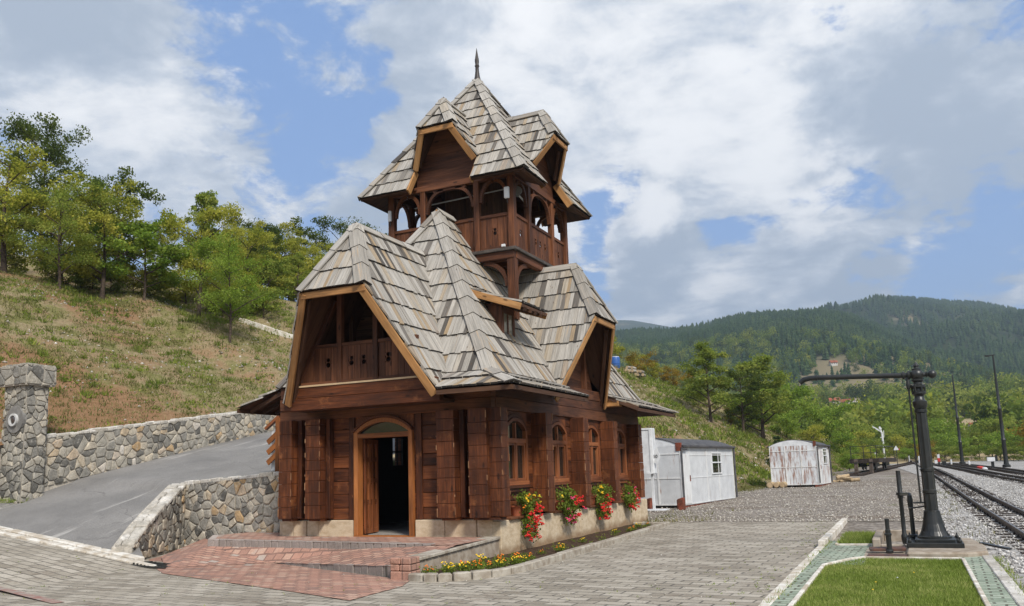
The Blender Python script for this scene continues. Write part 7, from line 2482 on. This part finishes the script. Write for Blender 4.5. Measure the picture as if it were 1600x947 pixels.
# left slope
hplace('locust', 'locust_tree', 'feathery green locust bush tree at the left on the crest of the slope', 'tree', -33.0, 24.1, 5.0, .3, 1.1)
hplace('yg1', 'fruit_tree', 'leaning yellow green fruit tree with a bare dark trunk on the crest', 'tree', -32.5, 25.9, 5.6, 2.6, .95)
hplace('fresh', 'walnut_tree', 'bright fresh green young walnut tree in the middle of the crest', 'tree', -31.2, 27.1, 3.9, 1.2, 1.15)
hplace('yg2', 'fruit_tree', 'yellow green fruit tree behind and left of the young locust above the station roof', 'tree', -29.0, 28.3, 5.4, .6, .8)
hplace('locust_g', 'locust_tree', 'bright green young locust tree nearest the station roof on the bare slope', 'tree', -26.3, 27.4, 4.7, 2.2, 1.0)
hplace('yg2', 'fruit_tree', 'broad yellow green tree cut by the left edge of the photo', 'tree', -35.2, 23.0, 5.9, 3.3, 1.05)
hplace('dark', 'oak_tree', 'tall dark green tree towering highest at the left behind the orchard', 'tree', -49.0, 34.4, 9.6, 1.0, .85)
hplace('walnut_d', 'walnut_tree', 'dark spiky walnut tree rising above the leaning fruit tree', 'tree', -35.6, 29.2, 6.5, .2, .85)
hplace('walnut', 'walnut_tree', 'olive walnut tree with bare topmost twigs behind the bright young locust', 'tree', -34.0, 33.6, 6.0, 4.0, .85)
G_ORCH = "orchard trees crowding behind the crest"
orch = [(-34.2, 30.6, 5.4, 'yg1'), (-31.2, 33.8, 5.4, 'yg2'), (-37.5, 27.5, 6.2, 'yg1'), (-39.5, 25.5, 6.6, 'yg2'), (-38.8, 30.5, 6.4, 'yg1'),
        (-30.3, 31.2, 4.6, 'yg1'), (-32.6, 36.5, 5.8, 'walnut_d'), (-35.5, 37.5, 6.0, 'yg2'), (-41.5, 31.5, 7.0, 'yg2'), (-29.3, 35.6, 4.6, 'walnut'), (-43, 27.5, 7.2, 'yg1'), (-40.8, 23.0, 6.8, 'yg1')]
for i, (x, y, h, k) in enumerate(orch):
    hplace(k, 'orchard_tree', 'yellowing orchard tree crowded among others behind the crest of the slope', 'tree', x, y, h * .68, i * 1.7, .9, G_ORCH)
G_UND = "undergrowth along the crest of the slope"
rgu = random.Random(55)
for i in range(14):
    t = i / 13
    x, y = -37.5 + 9.5 * t + rgu.uniform(-1.2, 1.2), 22.6 + 8.4 * t + rgu.uniform(-.3, 2.6)
    hplace(rgu.choice(('bush_g', 'bush_y', 'bush_f', 'bush_y')), 'crest_bush', 'leafy bush in the undergrowth below the orchard trees', 'bush', x, y, rgu.uniform(1.1, 2.0), rgu.uniform(0, 6), 1.15, G_UND)
for i in range(16):
    x, y = -34.5 + rgu.uniform(-2.5, 5.5), rgu.uniform(34, 44)
    hplace(rgu.choice(('bush_g', 'bush_y')), 'crest_bush', 'leafy bush in the undergrowth below the orchard trees', 'bush', x, y, rgu.uniform(1.8, 3.2), rgu.uniform(0, 6), 1.2, G_UND)
# behind the station, over the front gable
back = [(-38.6, 46.3, 8.6, 'walnut_d'), (-35.5, 48.6, 9.4, 'dark'), (-36.8, 44.0, 6.3, 'yg2'), (-33.6, 44.5, 6.0, 'yg1'), (-32.0, 48.0, 7.0, 'dark'), (-34.6, 52.0, 10.2, 'walnut_d'), (-30.5, 45.0, 5.4, 'yg2'), (-35.0, 40.5, 5.6, 'yg2'), (-32.8, 41.5, 5.2, 'yg1'), (-31.0, 52.5, 9.0, 'dark'), (-40.5, 44.5, 7.2, 'dark'), (-36.5, 40.2, 6.4, 'walnut')]
for i, (x, y, h, k) in enumerate(back):
    hplace(k, 'woodland_tree', 'tree in the dense group seen over the front gable of the station', 'tree', x, y, h * .76, i * 2.1, .95, "trees behind the front gable")
# right bank
hplace('tall', 'alder_tree', 'tall narrow green tree on the left of the bank group behind the huts', 'tree', -13.9, 66.5, 6.9, .5, 1.15)
hplace('tall', 'alder_tree', 'tallest spreading green tree on the right of the bank group', 'tree', -11.2, 74.5, 8.0, 2.7, 1.45)
hplace('walnut_d', 'plum_tree', 'round dark leaved tree on a thin trunk in front of the tall bank trees', 'tree', -12.2, 71.2, 5.6, 1.1, 1.2)
hplace('bush_f', 'hazel_bush', 'large bright green bush on the bank behind the rusty hut', 'bush', -11.2, 97, 4.9, .3, 1.0)
hplace('bush_f', 'hazel_bush', 'green bush on the bank left of the flat wagon', 'bush', -7.9, 101, 4.6, 2.0, 1.0)
hplace('bush_g', 'hazel_bush', 'dark green bush on the bank above the flat wagon', 'bush', -6.0, 108, 3.6, 1.0, 1.0)
hplace('bush_g', 'hazel_bush', 'dark bush left of the semaphore signal', 'bush', -4.3, 114, 3.2, 4.0, 1.0)
for i, (x, y, h, k) in enumerate(((-15.6, 70.5, 1.6, 'bush_g'), (-12.2, 79.5, 2.4, 'bush_f'), (-10.4, 84, 2.6, 'bush_f'), (-13.4, 82, 2.6, 'bush_f'), (-8.8, 92, 2.2, 'bush_y'), (-6.4, 98, 2.6, 'bush_f'), (-5.4, 92, 1.7, 'bush_f'), (-12.8, 88, 3.6, 'bush_f'), (-5.8, 103, 3.0, 'bush_y'), (-5.2, 86, 1.6, 'bush_g'), (-4.9, 80, 1.4, 'bush_f'), (-14.5, 95, 3.4, 'bush_g'), (-12.5, 104, 3.6, 'bush_f'), (-9, 116, 2.8, 'bush_g'), (-4.4, 100, 1.8, 'bush_y'), (-4.4, 107, 2.0, 'bush_f'))):
    hplace(k, 'bank_shrub', 'leafy shrub on the rough bank behind the huts', 'shrub', x, y, h, i * 1.3, 1.0, "shrubs on the bank")
for i, (x, y, h, k) in enumerate(((-24.0, 70, 2.4, 'bush_y'), (-23.4, 71.5, 1.9, 'bush_y'), (-21.6, 74.5, 1.7, 'bush_o'), (-21.0, 76, 1.6, 'bush_y'), (-19.8, 79, 1.5, 'bush_o'), (-25.5, 72, 3.2, 'bush_y'), (-18.9, 81, 1.6, 'bush_o'), (-20.6, 78.0, 1.3, 'bush_o'), (-26.6, 70, 3.4, 'bush_y'), (-22.6, 76.5, 1.6, 'bush_y'), (-18.0, 79.5, 1.8, 'bush_g'), (-13.4, 73.2, 1.2, 'bush_o'))):
    hplace(k, 'crest_shrub', 'autumn coloured shrub along the crest of the bank', 'shrub', x, y, h, i * 1.9, 1.0, "autumn shrubs on the crest")
# small fir beside the rusty hut
def fir_arrays(seed, h, r_, tiers, nl, leaf):
    rs = np.random.RandomState(seed); rg = random.Random(seed)
    C = []
    for k in range(tiers):
        t = (k + .3) / tiers
        rr = r_ * (1 - t) ** .85 + .05
        nb = max(4, int(9 * (1 - t) + 3))
        for b in range(nb):
            a = b * 2 * math.pi / nb + k * .7 + rg.uniform(-.2, .2); L = rr * rg.uniform(.75, 1.1)
            n = max(4, int(nl * (1 - t * .7) / (tiers * nb)))
            s = rs.uniform(.15, 1, n)
            C.append(np.stack([np.cos(a) * L * s + rs.normal(0, .06 * r_, n), np.sin(a) * L * s + rs.normal(0, .06 * r_, n), h * t - .10 * h * s * s * (1 - t) + .02 * h + rs.normal(0, .012 * h, n)], 1))
    C = np.concatenate(C)
    V, F = quads(C, leaf, rs, .5, 1.3)
    return V, F, rs.uniform(0, 1, len(F))
x, y = -8.35, 62.0
T = thing("fir_tree", "small dark fir tree on the bank just behind the rusty hut", "tree", (x, y, hz(x, y)))
V, F, t_ = fir_arrays(31, 2.5, 1.25, 9, 5200, .16)
add_mesh("crown", raw_mesh("crown", V, F, 4, M_needle, rnd=t_), T)
mb = MB(32); mb.tube([(x, y, hz(x, y) - .2), (x, y, hz(x, y) + 2.3)], [.07, .015], 7); mb.build("trunk", M_bark, T)

# belt of bushes and trees beyond the tracks
belt = []
rgb = random.Random(77)
for row, (yo, hh) in enumerate(((0, 2.0), (5, 2.9), (12, 3.7), (22, 4.6))):
    x = -.2 - row * 1.0
    while x < 23 + row * 4:
        y0 = 119 - 1.55 * max(0, x - 1.5) * (1 if x < 12 else 1) 
        y0 = max(y0, 88) + yo + rgb.uniform(-1.5, 1.5)
        belt.append((x + rgb.uniform(-.5, .5), y0, hh * rgb.uniform(.75, 1.2), row))
        x += (1.8 + .5 * row) * rgb.uniform(.8, 1.25)
kinds = ('bush_g', 'bush_f', 'bush_y', 'bush_g', 'bush_f', 'bush_g', 'bush_g', 'bush_g', 'bush_o')
kinds2 = ('tall', 'walnut', 'bush_g', 'bush_f', 'walnut_d', 'bush_g', 'walnut', 'bush_f')
for i, (x, y, h, row) in enumerate(belt):
    k = rgb.choice(kinds if row < 2 else kinds2)
    r_ = math.hypot(x, y); z = (gz(x, y) if r_ < 112 else valley(r_, x, y)) - .2
    place(k, 'lineside_bush' if row < 2 else 'lineside_tree', 'low bush in the dense thicket along the far side of the tracks' if row < 2 else 'taller tree in the green belt rising behind the trackside bushes', 'bush' if row < 2 else 'tree', x, y, z, h, rgb.uniform(0, 6), rgb.uniform(.9, 1.25), "thicket along the tracks" if row < 2 else "trees behind the thicket")

# ------------------------------------------------ far woods (nobody could count them)
def merge(protoV, protoF, protoT, pos, scl, rot, tone, nper):
    """stack copies of a small mesh"""
    n = len(pos); nv = len(protoV)
    c, s = np.cos(rot)[:, None], np.sin(rot)[:, None]
    X = protoV[None, :, 0] * c - protoV[None, :, 1] * s; Y = protoV[None, :, 0] * s + protoV[None, :, 1] * c
    V = np.stack([X * scl[:, 0:1] + pos[:, 0:1], Y * scl[:, 0:1] + pos[:, 1:2], protoV[None, :, 2] * scl[:, 1:2] + pos[:, 2:3]], 2).reshape(-1, 3)
    F = (protoF[None] + (np.arange(n) * nv)[:, None, None]).reshape(-1, nper)
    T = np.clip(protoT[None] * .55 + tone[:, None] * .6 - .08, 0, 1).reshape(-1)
    return V, F, T
def conifer_small(seed, tiers=4, k=5):
    rg = random.Random(seed); V = []; F = []; T = []
    for t in range(tiers):
        zt = 1 - (t / tiers) * .80; zb = zt - .34; rr = .09 + .22 * (t + 1) / tiers
        b = len(V); V.append((0, 0, zt))
        for i in range(2 * k):
            a = math.pi * i / k + t; r_ = rr * (rg.uniform(.85, 1.15) if i % 2 == 0 else rg.uniform(.45, .65))
            V.append((r_ * math.cos(a), r_ * math.sin(a), zb + (0 if i % 2 == 0 else .05) + rg.uniform(-.02, .02)))
        for i in range(2 * k):
            F.append((b, b + 1 + i, b + 1 + (i + 1) % (2 * k))); T.append(rg.random())
    return np.array(V, np.float32), np.array(F, np.int32), np.array(T, np.float32)
def scatter(n, az0, az1, r0, r1, zfn, accept, seed):
    rs = np.random.RandomState(seed); out = []
    rg = random.Random(seed)
    tries = 0
    while len(out) < n and tries < n * 12:
        tries += 1
        a = rg.uniform(az0, az1); r_ = math.sqrt(rg.uniform(r0 * r0, r1 * r1))
        x, y = r_ * math.sin(R(a)), r_ * math.cos(R(a))
        if not accept(r_, a, x, y, rg): continue
        out.append((x, y, zfn(r_, a, x, y)))
    return np.array(out), rs
def accA(r_, a, x, y, rg):
    el = (mfA(r_, a, x, y) - 1.65) / r_
    if mfA(r_, a, x, y) < valley(r_, x, y): return False
    lim = interp(a, ((-30, .03), (-12, .05), (-8, .075), (-5.5, .092), (-4.6, .112), (-3.3, .118), (-2.2, .104), (0, .088), (2.5, .072), (5, .055), (9, .03))) + .007 * nz(x, y, .012, 12)
    if el < lim: return rg.random() < .10
    g = nz(x, y, .012, 13)
    return g < .42 or rg.random() < .3
pos, rs = scatter(14000, -26, 10, 470, 1060, lambda r_, a, x, y: mfA(r_, a, x, y) - .6, accA, 41)
cv = [conifer_small(s) for s in (1, 2, 3)]
def wood(name, pos, rs, hmin, hmax, mat, seed):
    Vs, Fs, Ts = [], [], []; off = 0
    idx = rs.randint(0, 3, len(pos))
    for k in range(3):
        p = pos[idx == k]; n = len(p)
        h = rs.uniform(hmin, hmax, n); w = h * rs.uniform(.8, 1.25, n)
        tone = np.array([.5 + .6 * nz(q[0], q[1], .018, 20) + .3 * nz(q[0], q[1], .08, 21) for q in p]) + rs.normal(0, .15, n)
        V, F, T = merge(*cv[k], p, np.stack([w, h], 1), rs.uniform(0, 6.28, n), tone, 3)
        Vs.append(V); Fs.append(F + off); Ts.append(T); off += len(V)
    return add_mesh(name, raw_mesh(name, np.concatenate(Vs), np.concatenate(Fs), 3, mat, rnd=np.concatenate(Ts)), kind='stuff')
wood("pine_forest", pos, rs, 5, 9, M_needle, 1)
def accB(r_, a, x, y, rg):
    el = (mfB(r_, a, x, y) - 1.65) / r_
    return el > max(.045, interp(a, RA) - .03) * (1 if a < 4 else .8) and (nz(x, y, .006, 15) < .5 or rg.random() < .4)
pos, rs = scatter(14000, -14, 16, 700, 1760, lambda r_, a, x, y: mfB(r_, a, x, y) - .6, accB, 42)
wood("pine_forest", pos, rs, 7, 11.5, M_needle, 2)
# mixed valley woodland
def blob_proto(seed, n, leaf):
    rs = np.random.RandomState(seed); C = []
    for k in range(9):
        c = np.array([rs.normal(0, .24), rs.normal(0, .24), .55 + rs.normal(0, .17)])
        o = rs.normal(size=(n // 9, 3)); o /= np.linalg.norm(o, axis=1, keepdims=True)
        C.append(c + o * (rs.uniform(0, 1, (n // 9, 1)) ** .4) * np.array([[.30, .30, .27]]))
    C = np.concatenate(C); V, F = quads(C, leaf, rs)
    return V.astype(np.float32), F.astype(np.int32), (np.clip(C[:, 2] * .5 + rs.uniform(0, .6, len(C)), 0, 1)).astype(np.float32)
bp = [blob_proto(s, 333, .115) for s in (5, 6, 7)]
def accV(r_, a, x, y, rg):
    for ha, hr in HOUSES:
        if abs(a - ha) < 9 / hr * 57.3 and hr - 55 < r_ < hr + 12: return False
    z = valley(r_, x, y)
    if r_ > 430 and mfA(r_, a, x, y) > z: z = mfA(r_, a, x, y)
    el = (z - 1.65) / r_
    if r_ < 150 and -3.5 < x < 16: return rg.random() < .15
    meadow = interp(a, ((-20, .2), (-9, .2), (-6.5, .075), (-4, .071), (-1, .066), (0.5, .060), (3, .058), (5, .062), (8, .06)))
    if meadow < el < meadow + .022: return rg.random() < .05
    if el > meadow + .022: return rg.random() < .14
    g = nz(x, y, .02, 16) + .4 * nz(x, y, .06, 17)
    return g > -.12 or rg.random() < .18
def zV(r_, a, x, y):
    z = valley(r_, x, y)
    if r_ > 430: z = max(z, mfA(r_, a, x, y))
    return z - .5
groups = (("broadleaf_wood", M_leaf_m, 1700, 51), ("broadleaf_wood", M_leaf_d, 800, 52), ("broadleaf_wood", M_leaf_y, 380, 53))
for name, mat, n, sd_ in groups:
    pos, rs = scatter(n, -20, 11, 135, 640, zV, accV, sd_)
    Vs, Fs, Ts = [], [], []; off = 0
    idx = rs.randint(0, 3, len(pos))
    for k in range(3):
        p = pos[idx == k]; m = len(p)
        h = rs.uniform(3.5, 8.5, m); w = h * rs.uniform(.8, 1.15, m)
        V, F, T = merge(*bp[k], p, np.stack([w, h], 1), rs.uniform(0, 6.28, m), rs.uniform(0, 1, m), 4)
        Vs.append(V); Fs.append(F + off); Ts.append(T); off += len(V)
    add_mesh(name, raw_mesh(name, np.concatenate(Vs), np.concatenate(Fs), 4, mat, rnd=np.concatenate(Ts)), kind='stuff')

# ------------------------------------------------ turf tufts and stones on the slopes
rs = np.random.RandomState(61)
def hill_pts(n, x0, x1, y0, y1, seed, dens=None):
    rg = random.Random(seed); out = []
    t = 0
    while len(out) < n and t < n * 6:
        t += 1
        y = rg.uniform(y0, y1); x = rg.uniform(x0, x1)
        if xfoot(y) - x < .05: continue
        if dens and rg.random() > dens(x, y): continue
        out.append((x, y, hill_z(x, y) - .02))
    return np.array(out)
def tuftize(P, k, spread, seed):
    r2 = np.random.RandomState(seed)
    Q = np.repeat(P, k, 0); Q[:, :2] += r2.normal(0, spread, (len(Q), 2)); return Q
dn = lambda x, y: max(.05, .55 + 1.3 * nz(x, y, .35, 31) + .8 * nz(x, y, 1.1, 32))
P_ = hill_pts(6500, -36, -21.5, 13, 34, 62, dn)
blades("slope_grass", tuftize(P_, 9, .13, 63), .04, .13, .018, M_drygrass, 64, 1.0)
P_ = hill_pts(1500, -36, -21.5, 13, 34, 65, lambda x, y: max(.02, .35 + 1.8 * nz(x, y, .5, 33)))
P2_ = hill_pts(420, -36, -21.6, 13, 34, 165, lambda x, y: max(.02, .3 + 1.6 * nz(x, y, .45, 35)))
blades("slope_weeds", tuftize(P2_, 26, .10, 166), .10, .30, .020, M_leaf_m, 167, .9)
blades("slope_herbs", tuftize(P_, 14, .15, 66), .04, .12, .028, M_leaf_m, 67, 1.4)
P_ = hill_pts(8000, -25, -4, 40, 110, 68, dn)
blades("bank_grass", tuftize(P_, 8, .18, 69), .08, .24, .026, M_drygrass, 70, 1.0)
P_ = hill_pts(2600, -22, -4, 40, 110, 71, lambda x, y: max(.02, .4 + 1.6 * nz(x, y, .3, 34)))
blades("bank_herbs", tuftize(P_, 12, .2, 72), .12, .35, .06, M_leaf_m, 73, 1.4)

def pebbles(name, P, smin, smax, mat, seed):
    rs = np.random.RandomState(seed); n = len(P)
    base = np.array([(1, 0, 0), (0, 1, 0), (-1, 0, 0), (0, -1, 0), (0, 0, .75), (0, 0, -.5)], np.float32)
    F0 = np.array([(0, 1, 4), (1, 2, 4), (2, 3, 4), (3, 0, 4), (1, 0, 5), (2, 1, 5), (3, 2, 5), (0, 3, 5)])
    s = rs.uniform(smin, smax, n) * rs.uniform(.6, 1.3, n)
    V = base[None] * (s[:, None, None] * rs.uniform(.55, 1.25, (n, 6, 1)))
    a = rs.uniform(0, 6.28, n); c, si = np.cos(a)[:, None], np.sin(a)[:, None]
    X = V[:, :, 0] * c - V[:, :, 1] * si; Y = V[:, :, 0] * si + V[:, :, 1] * c
    V = np.stack([X, Y, V[:, :, 2]], 2) + P[:, None, :]
    F = (F0[None] + (np.arange(n) * 6)[:, None, None]).reshape(-1, 3)
    me = raw_mesh(name, V.reshape(-1, 3), F, 3, mat, rnd=np.repeat(rs.uniform(0, 1, n), 8))
    return add_mesh(name, me, kind='stuff')
P_ = hill_pts(900, -34, -21.5, 13.5, 32, 74, lambda x, y: max(.03, .2 - 1.2 * nz(x, y, .35, 31)))
pebbles("slope_stones", P_ + [[0, 0, .02]], .03, .085, M_rubble, 75)
P_ = hill_pts(1100, -22, -7, 40, 95, 76, lambda x, y: .25 if xfoot(y) - x < 4 else .08)
pebbles("bank_stones", P_ + [[0, 0, .03]], .05, .16, M_rubble, 77)
n = 26000
yy = 14 + 46 * rs.uniform(0, 1, n) ** 1.6; xx = rs.uniform(.3, 9.5, n)
ok = ~((yy < 18.7) & (xx < 1.1)); xx, yy = xx[ok], yy[ok]
P_ = np.stack([xx, yy, np.array([gz(0, q) + .02 for q in yy])], 1)
pebbles("ballast_stones", P_, .018, .045, stone_mat("ballast_chips", ((0, (.21, .195, .18)), (.4, (.38, .36, .335)), (1, (.66, .64, .61)))), 78)
n = 9000
yy = 24.5 + 32 * rs.uniform(0, 1, n) ** 1.5; xx = rs.uniform(-8.5, .8, n)
P_ = np.stack([xx, yy, np.array([gz(0, q) for q in yy])], 1)
pebbles("yard_stones", P_, .012, .04, M_rubble, 79)
# bits of grit and dead leaves lying about the paving
rgd = random.Random(90)
P_ = np.array([(x, y, gz(x, y) + .004) for x, y in ((rgd.uniform(-20, -1.8), rgd.uniform(7, 12.2)) if rgd.random() < .6 else (rgd.uniform(-5.9, -1.8), rgd.uniform(7, 24.3)) for i in range(900))])
pebbles("paving_grit", P_, .006, .016, M_rubble, 91)
P_ = np.array([(x, y, gz(x, y)) for x, y in ((rgd.uniform(-18, -1.8), rgd.uniform(7, 12)) if rgd.random() < .5 else (-1.85 - abs(rgd.gauss(0, .5)), rgd.uniform(8, 24)) for i in range(260))])
blades("paving_weeds", tuftize(P_, 4, .02, 92), .012, .035, .006, M_grass, 93, 1.2)
# grass fringes along the yard, weeds by the tracks
rg = random.Random(80)
P_ = []
for i in range(1500):
    y = rg.uniform(33, 72); x = xfoot(y) + rg.uniform(-.4, 1.5) * rg.random() + .1
    P_.append((x, y, gz(0, y) - .02))
for i in range(26):
    y = rg.uniform(18, 42); x = 1.15 + rg.gauss(0, .25); P_.append((x, y, gz(0, y)))
for i in range(26):
    x = rg.uniform(-8.6, -5.5); y = 24.6 + 5 * rg.random() ** 2; P_.append((x, y, gz(0, y)))
for i in range(20):
    P_.append((rg.uniform(-7.2, -6.4), 24.2 + rg.uniform(0, .8), 0))
blades("yard_weeds", tuftize(np.array(P_), 12, .14, 81), .04, .16, .012, M_drygrass, 82, 1.0)
P_ = []
for i in range(60):
    P_.append((-1.62 + rg.gauss(0, .03), rg.uniform(9, 18.5), .04))
for i in range(300): P_.append((rg.uniform(-22, -20.6), rg.uniform(13.2, 14.6), 1.25 + .1 * rg.random()))
for i in range(160): P_.append((1.10 + rg.gauss(0, .04), rg.uniform(9, 16), .02))
blades("joint_weeds", tuftize(np.array(P_), 4, .03, 83), .02, .09, .006, M_grass, 84, 1.0)

# ------------------------------------------------ flowers
def bloom_cluster(mb, c, r_, n, size, rg):
    for i in range(n):
        o_ = Vector((rg.gauss(0, 1), rg.gauss(0, 1), rg.gauss(0, 1)))
        o_ = o_.normalized() * r_ * rg.random() ** .4
        mb.ball(Vector(c) + o_, size * rg.uniform(.7, 1.2), 6, 4, sc=(1, 1, .7), jit=.25)
def geranium(label, x, y, seed, pal, width, drop, rise, pot=True):
    T = thing("geranium_pot", label, "potted plant", (x, y, .745), "geranium pots on the ledge")
    rg = random.Random(seed); rs = np.random.RandomState(seed)
    mb = MB(seed)
    px = -7.40
    mb.lathe((px, y - .05, .747), [(.10, 0), (.135, .17), (.145, .18), (.145, .21), (.12, .21), (.11, .17)], 14); mb.build("pot", M_terra, T, smooth=True)
    C = []
    for i in range(46):
        t = rg.random()
        c = np.array([px + .10 + .22 * rg.random() + .05 * t, y + rg.gauss(0, width * .55), .745 + rise * .5 + (rise * .5) * rg.uniform(-1, 1) if t < .62 else .745 - drop * rg.random() * .85])
        if t >= .62: c[0] = -7.20 + .10 * rg.random(); c[1] = y + rg.gauss(.05, width * .36)
        n = 34
        C.append(c + rs.normal(0, .055, (n, 3)))
    C = np.concatenate(C); V, F = quads(C, .062, rs, .5)
    me = raw_mesh("foliage", V - np.array([[x, y, .745]]), F, 4, M_leaf_m, rnd=rs.uniform(0, .8, len(F)))
    add_mesh("foliage", me, T)
    for mat, nb, where, nm in pal:
        mb = MB(seed + 3 + nb)
        for i in range(nb):
            if where == 'low': c = (-7.13 + .10 * rg.random(), y + rg.gauss(.03, width * .42), .70 - drop * rg.uniform(-.25, .95))
            elif where == 'side': c = (-7.10 + .16 * rg.random(), y + width * rg.uniform(.1, 1.0), .76 + rg.uniform(-.22, .28))
            else: c = (-7.22 + .22 * rg.random(), y + rg.gauss(-.05, width * .5), .745 + rise * rg.uniform(.45, 1.05))
            bloom_cluster(mb, c, .036, 6, .019, rg)
        mb.cuts = [0]; mb.build(nm, mat, T)
geranium("red geranium with yellow flowers in its top hanging nearest the entrance", -7.2, 15.95, 900, ((M_petal_r, 34, 'low', 'red_blooms'), (M_petal_r, 20, 'side', 'red_blooms'), (M_petal_y, 6, 'top', 'yellow_blooms'), (M_petal_o, 4, 'top', 'orange_blooms')), .34, .50, .42)
geranium("pink and red geranium second from the entrance, spreading sideways", -7.2, 18.22, 920, ((M_petal_p, 22, 'low', 'pink_blooms'), (M_petal_r, 26, 'side', 'red_blooms'), (M_petal_y, 3, 'top', 'yellow_blooms'), (M_petal_p, 4, 'top', 'pink_blooms')), .44, .28, .45)
geranium("dense scarlet geranium with a few yellow flowers, third from the entrance", -7.2, 20.50, 940, ((M_petal_r, 36, 'low', 'red_blooms'), (M_petal_r, 22, 'side', 'red_blooms'), (M_petal_y, 5, 'top', 'yellow_blooms')), .36, .36, .44)
geranium("small red geranium at the far end of the side wall", -7.2, 22.85, 960, ((M_petal_r, 22, 'low', 'red_blooms'), (M_petal_r, 16, 'side', 'red_blooms'), (M_petal_p, 3, 'top', 'pink_blooms')), .36, .22, .40)

MARI = {}
def marigold(x, y, kind, s, rot):
    col_ = {'y': M_petal_y, 'o': M_petal_o}[kind]
    zz = .045
    T = thing("marigold_plant", "yellow marigold growing in the soil bed along the station wall" if kind == 'y' else "orange marigold growing in the soil bed along the station wall", "flower", (x, y, zz), "yellow marigolds in the bed" if kind == 'y' else "orange marigolds in the bed")
    if kind not in MARI:
        rs = np.random.RandomState(7 + ord(kind)); rg = random.Random(ord(kind))
        C = rs.normal(0, 1, (170, 3)) * np.array([[.085, .085, .04]]) + np.array([[0, 0, .09]])
        C[:, 2] = np.abs(C[:, 2]); V, F = quads(C, .05, rs, .5)
        fm = raw_mesh("foliage", V, F, 4, M_leaf_m, rnd=rs.uniform(.0, .7, len(F)))
        mb = MB(3)
        for i in range(9):
            a, r_ = rg.uniform(0, 6.28), .13 * math.sqrt(rg.random())
            c = Vector((r_ * math.cos(a), r_ * math.sin(a), .13 + rg.uniform(-.01, .09)))
            mb.ball(c, .021 * rg.uniform(.8, 1.2), 8, 5, sc=(1, 1, .72), jit=.18)
        b = mb.build("blooms", col_, T, org=(0, 0, 0)); MARI[kind] = (fm, b.data); bs_ = b; b.location = (0, 0, 0)
    else:
        bs_ = bpy.data.objects.new("blooms", MARI[kind][1]); link(bs_); bs_.parent = T
    f_ = bpy.data.objects.new("foliage", MARI[kind][0]); link(f_); f_.parent = T
    for o_ in (bs_, f_): o_.scale = (s, s, s); o_.rotation_euler = (0, 0, rot)
rg = random.Random(12)
for x, y, k in ((-7.12, 11.9, 'o'), (-7.03, 12.35, 'y'), (-6.88, 12.2, 'y'), (-6.95, 12.75, 'o'), (-6.72, 12.35, 'y'), (-6.62, 12.6, 'o'), (-6.78, 13.0, 'o'), (-6.5, 12.85, 'o'), (-6.42, 13.05, 'y'), (-6.55, 13.4, 'o'), (-6.35, 13.5, 'y'), (-6.45, 13.8, 'o'), (-6.3, 13.75, 'y'), (-6.72, 13.7, 'o'), (-6.9, 13.3, 'y'), (-6.38, 14.2, 'o')):
    marigold(x, y, k, rg.uniform(.62, .9), rg.uniform(0, 6))
for x, y, k in ((-6.62, 15.3, 'o'), (-6.5, 15.9, 'o'), (-6.62, 16.35, 'y'), (-6.46, 16.0, 'y'), (-6.7, 17.8, 'y'), (-6.75, 20.2, 'y'), (-6.62, 21.0, 'o'), (-6.6, 21.3, 'o'), (-6.75, 22.2, 'y'), (-6.7, 22.9, 'o')):
    marigold(x, y, k, rg.uniform(.4, .65), rg.uniform(0, 6))
# seedlings in the bed
P_ = np.array([(rg.uniform(-7.2, -6.3), rg.uniform(12.2, 23.3), .04) for i in range(60)])
blades("bed_seedlings", tuftize(P_, 8, .04, 85), .02, .07, .010, M_leaf_m, 86, 1.2)

# ------------------------------------------------ air
mb = MB(1)
mb.box((-3000, -60, -8), (3000, 4200, 700))
hm = bpy.data.materials.new("haze_air"); hm.use_nodes = True
ht = NT(hm.node_tree)
for nd in list(hm.node_tree.nodes): hm.node_tree.nodes.remove(nd)
ho = ht.n('ShaderNodeOutputMaterial'); hv = ht.n('ShaderNodeVolumePrincipled')
hv.inputs['Color'].default_value = (.66, .81, 1.0, 1)
hv.inputs['Density'].default_value = .00027
hv.inputs['Anisotropy'].default_value = .2
ht.l(hv.outputs[0], ho.inputs['Volume'])
o = mb.build("haze", hm); tag(o, kind='stuff')
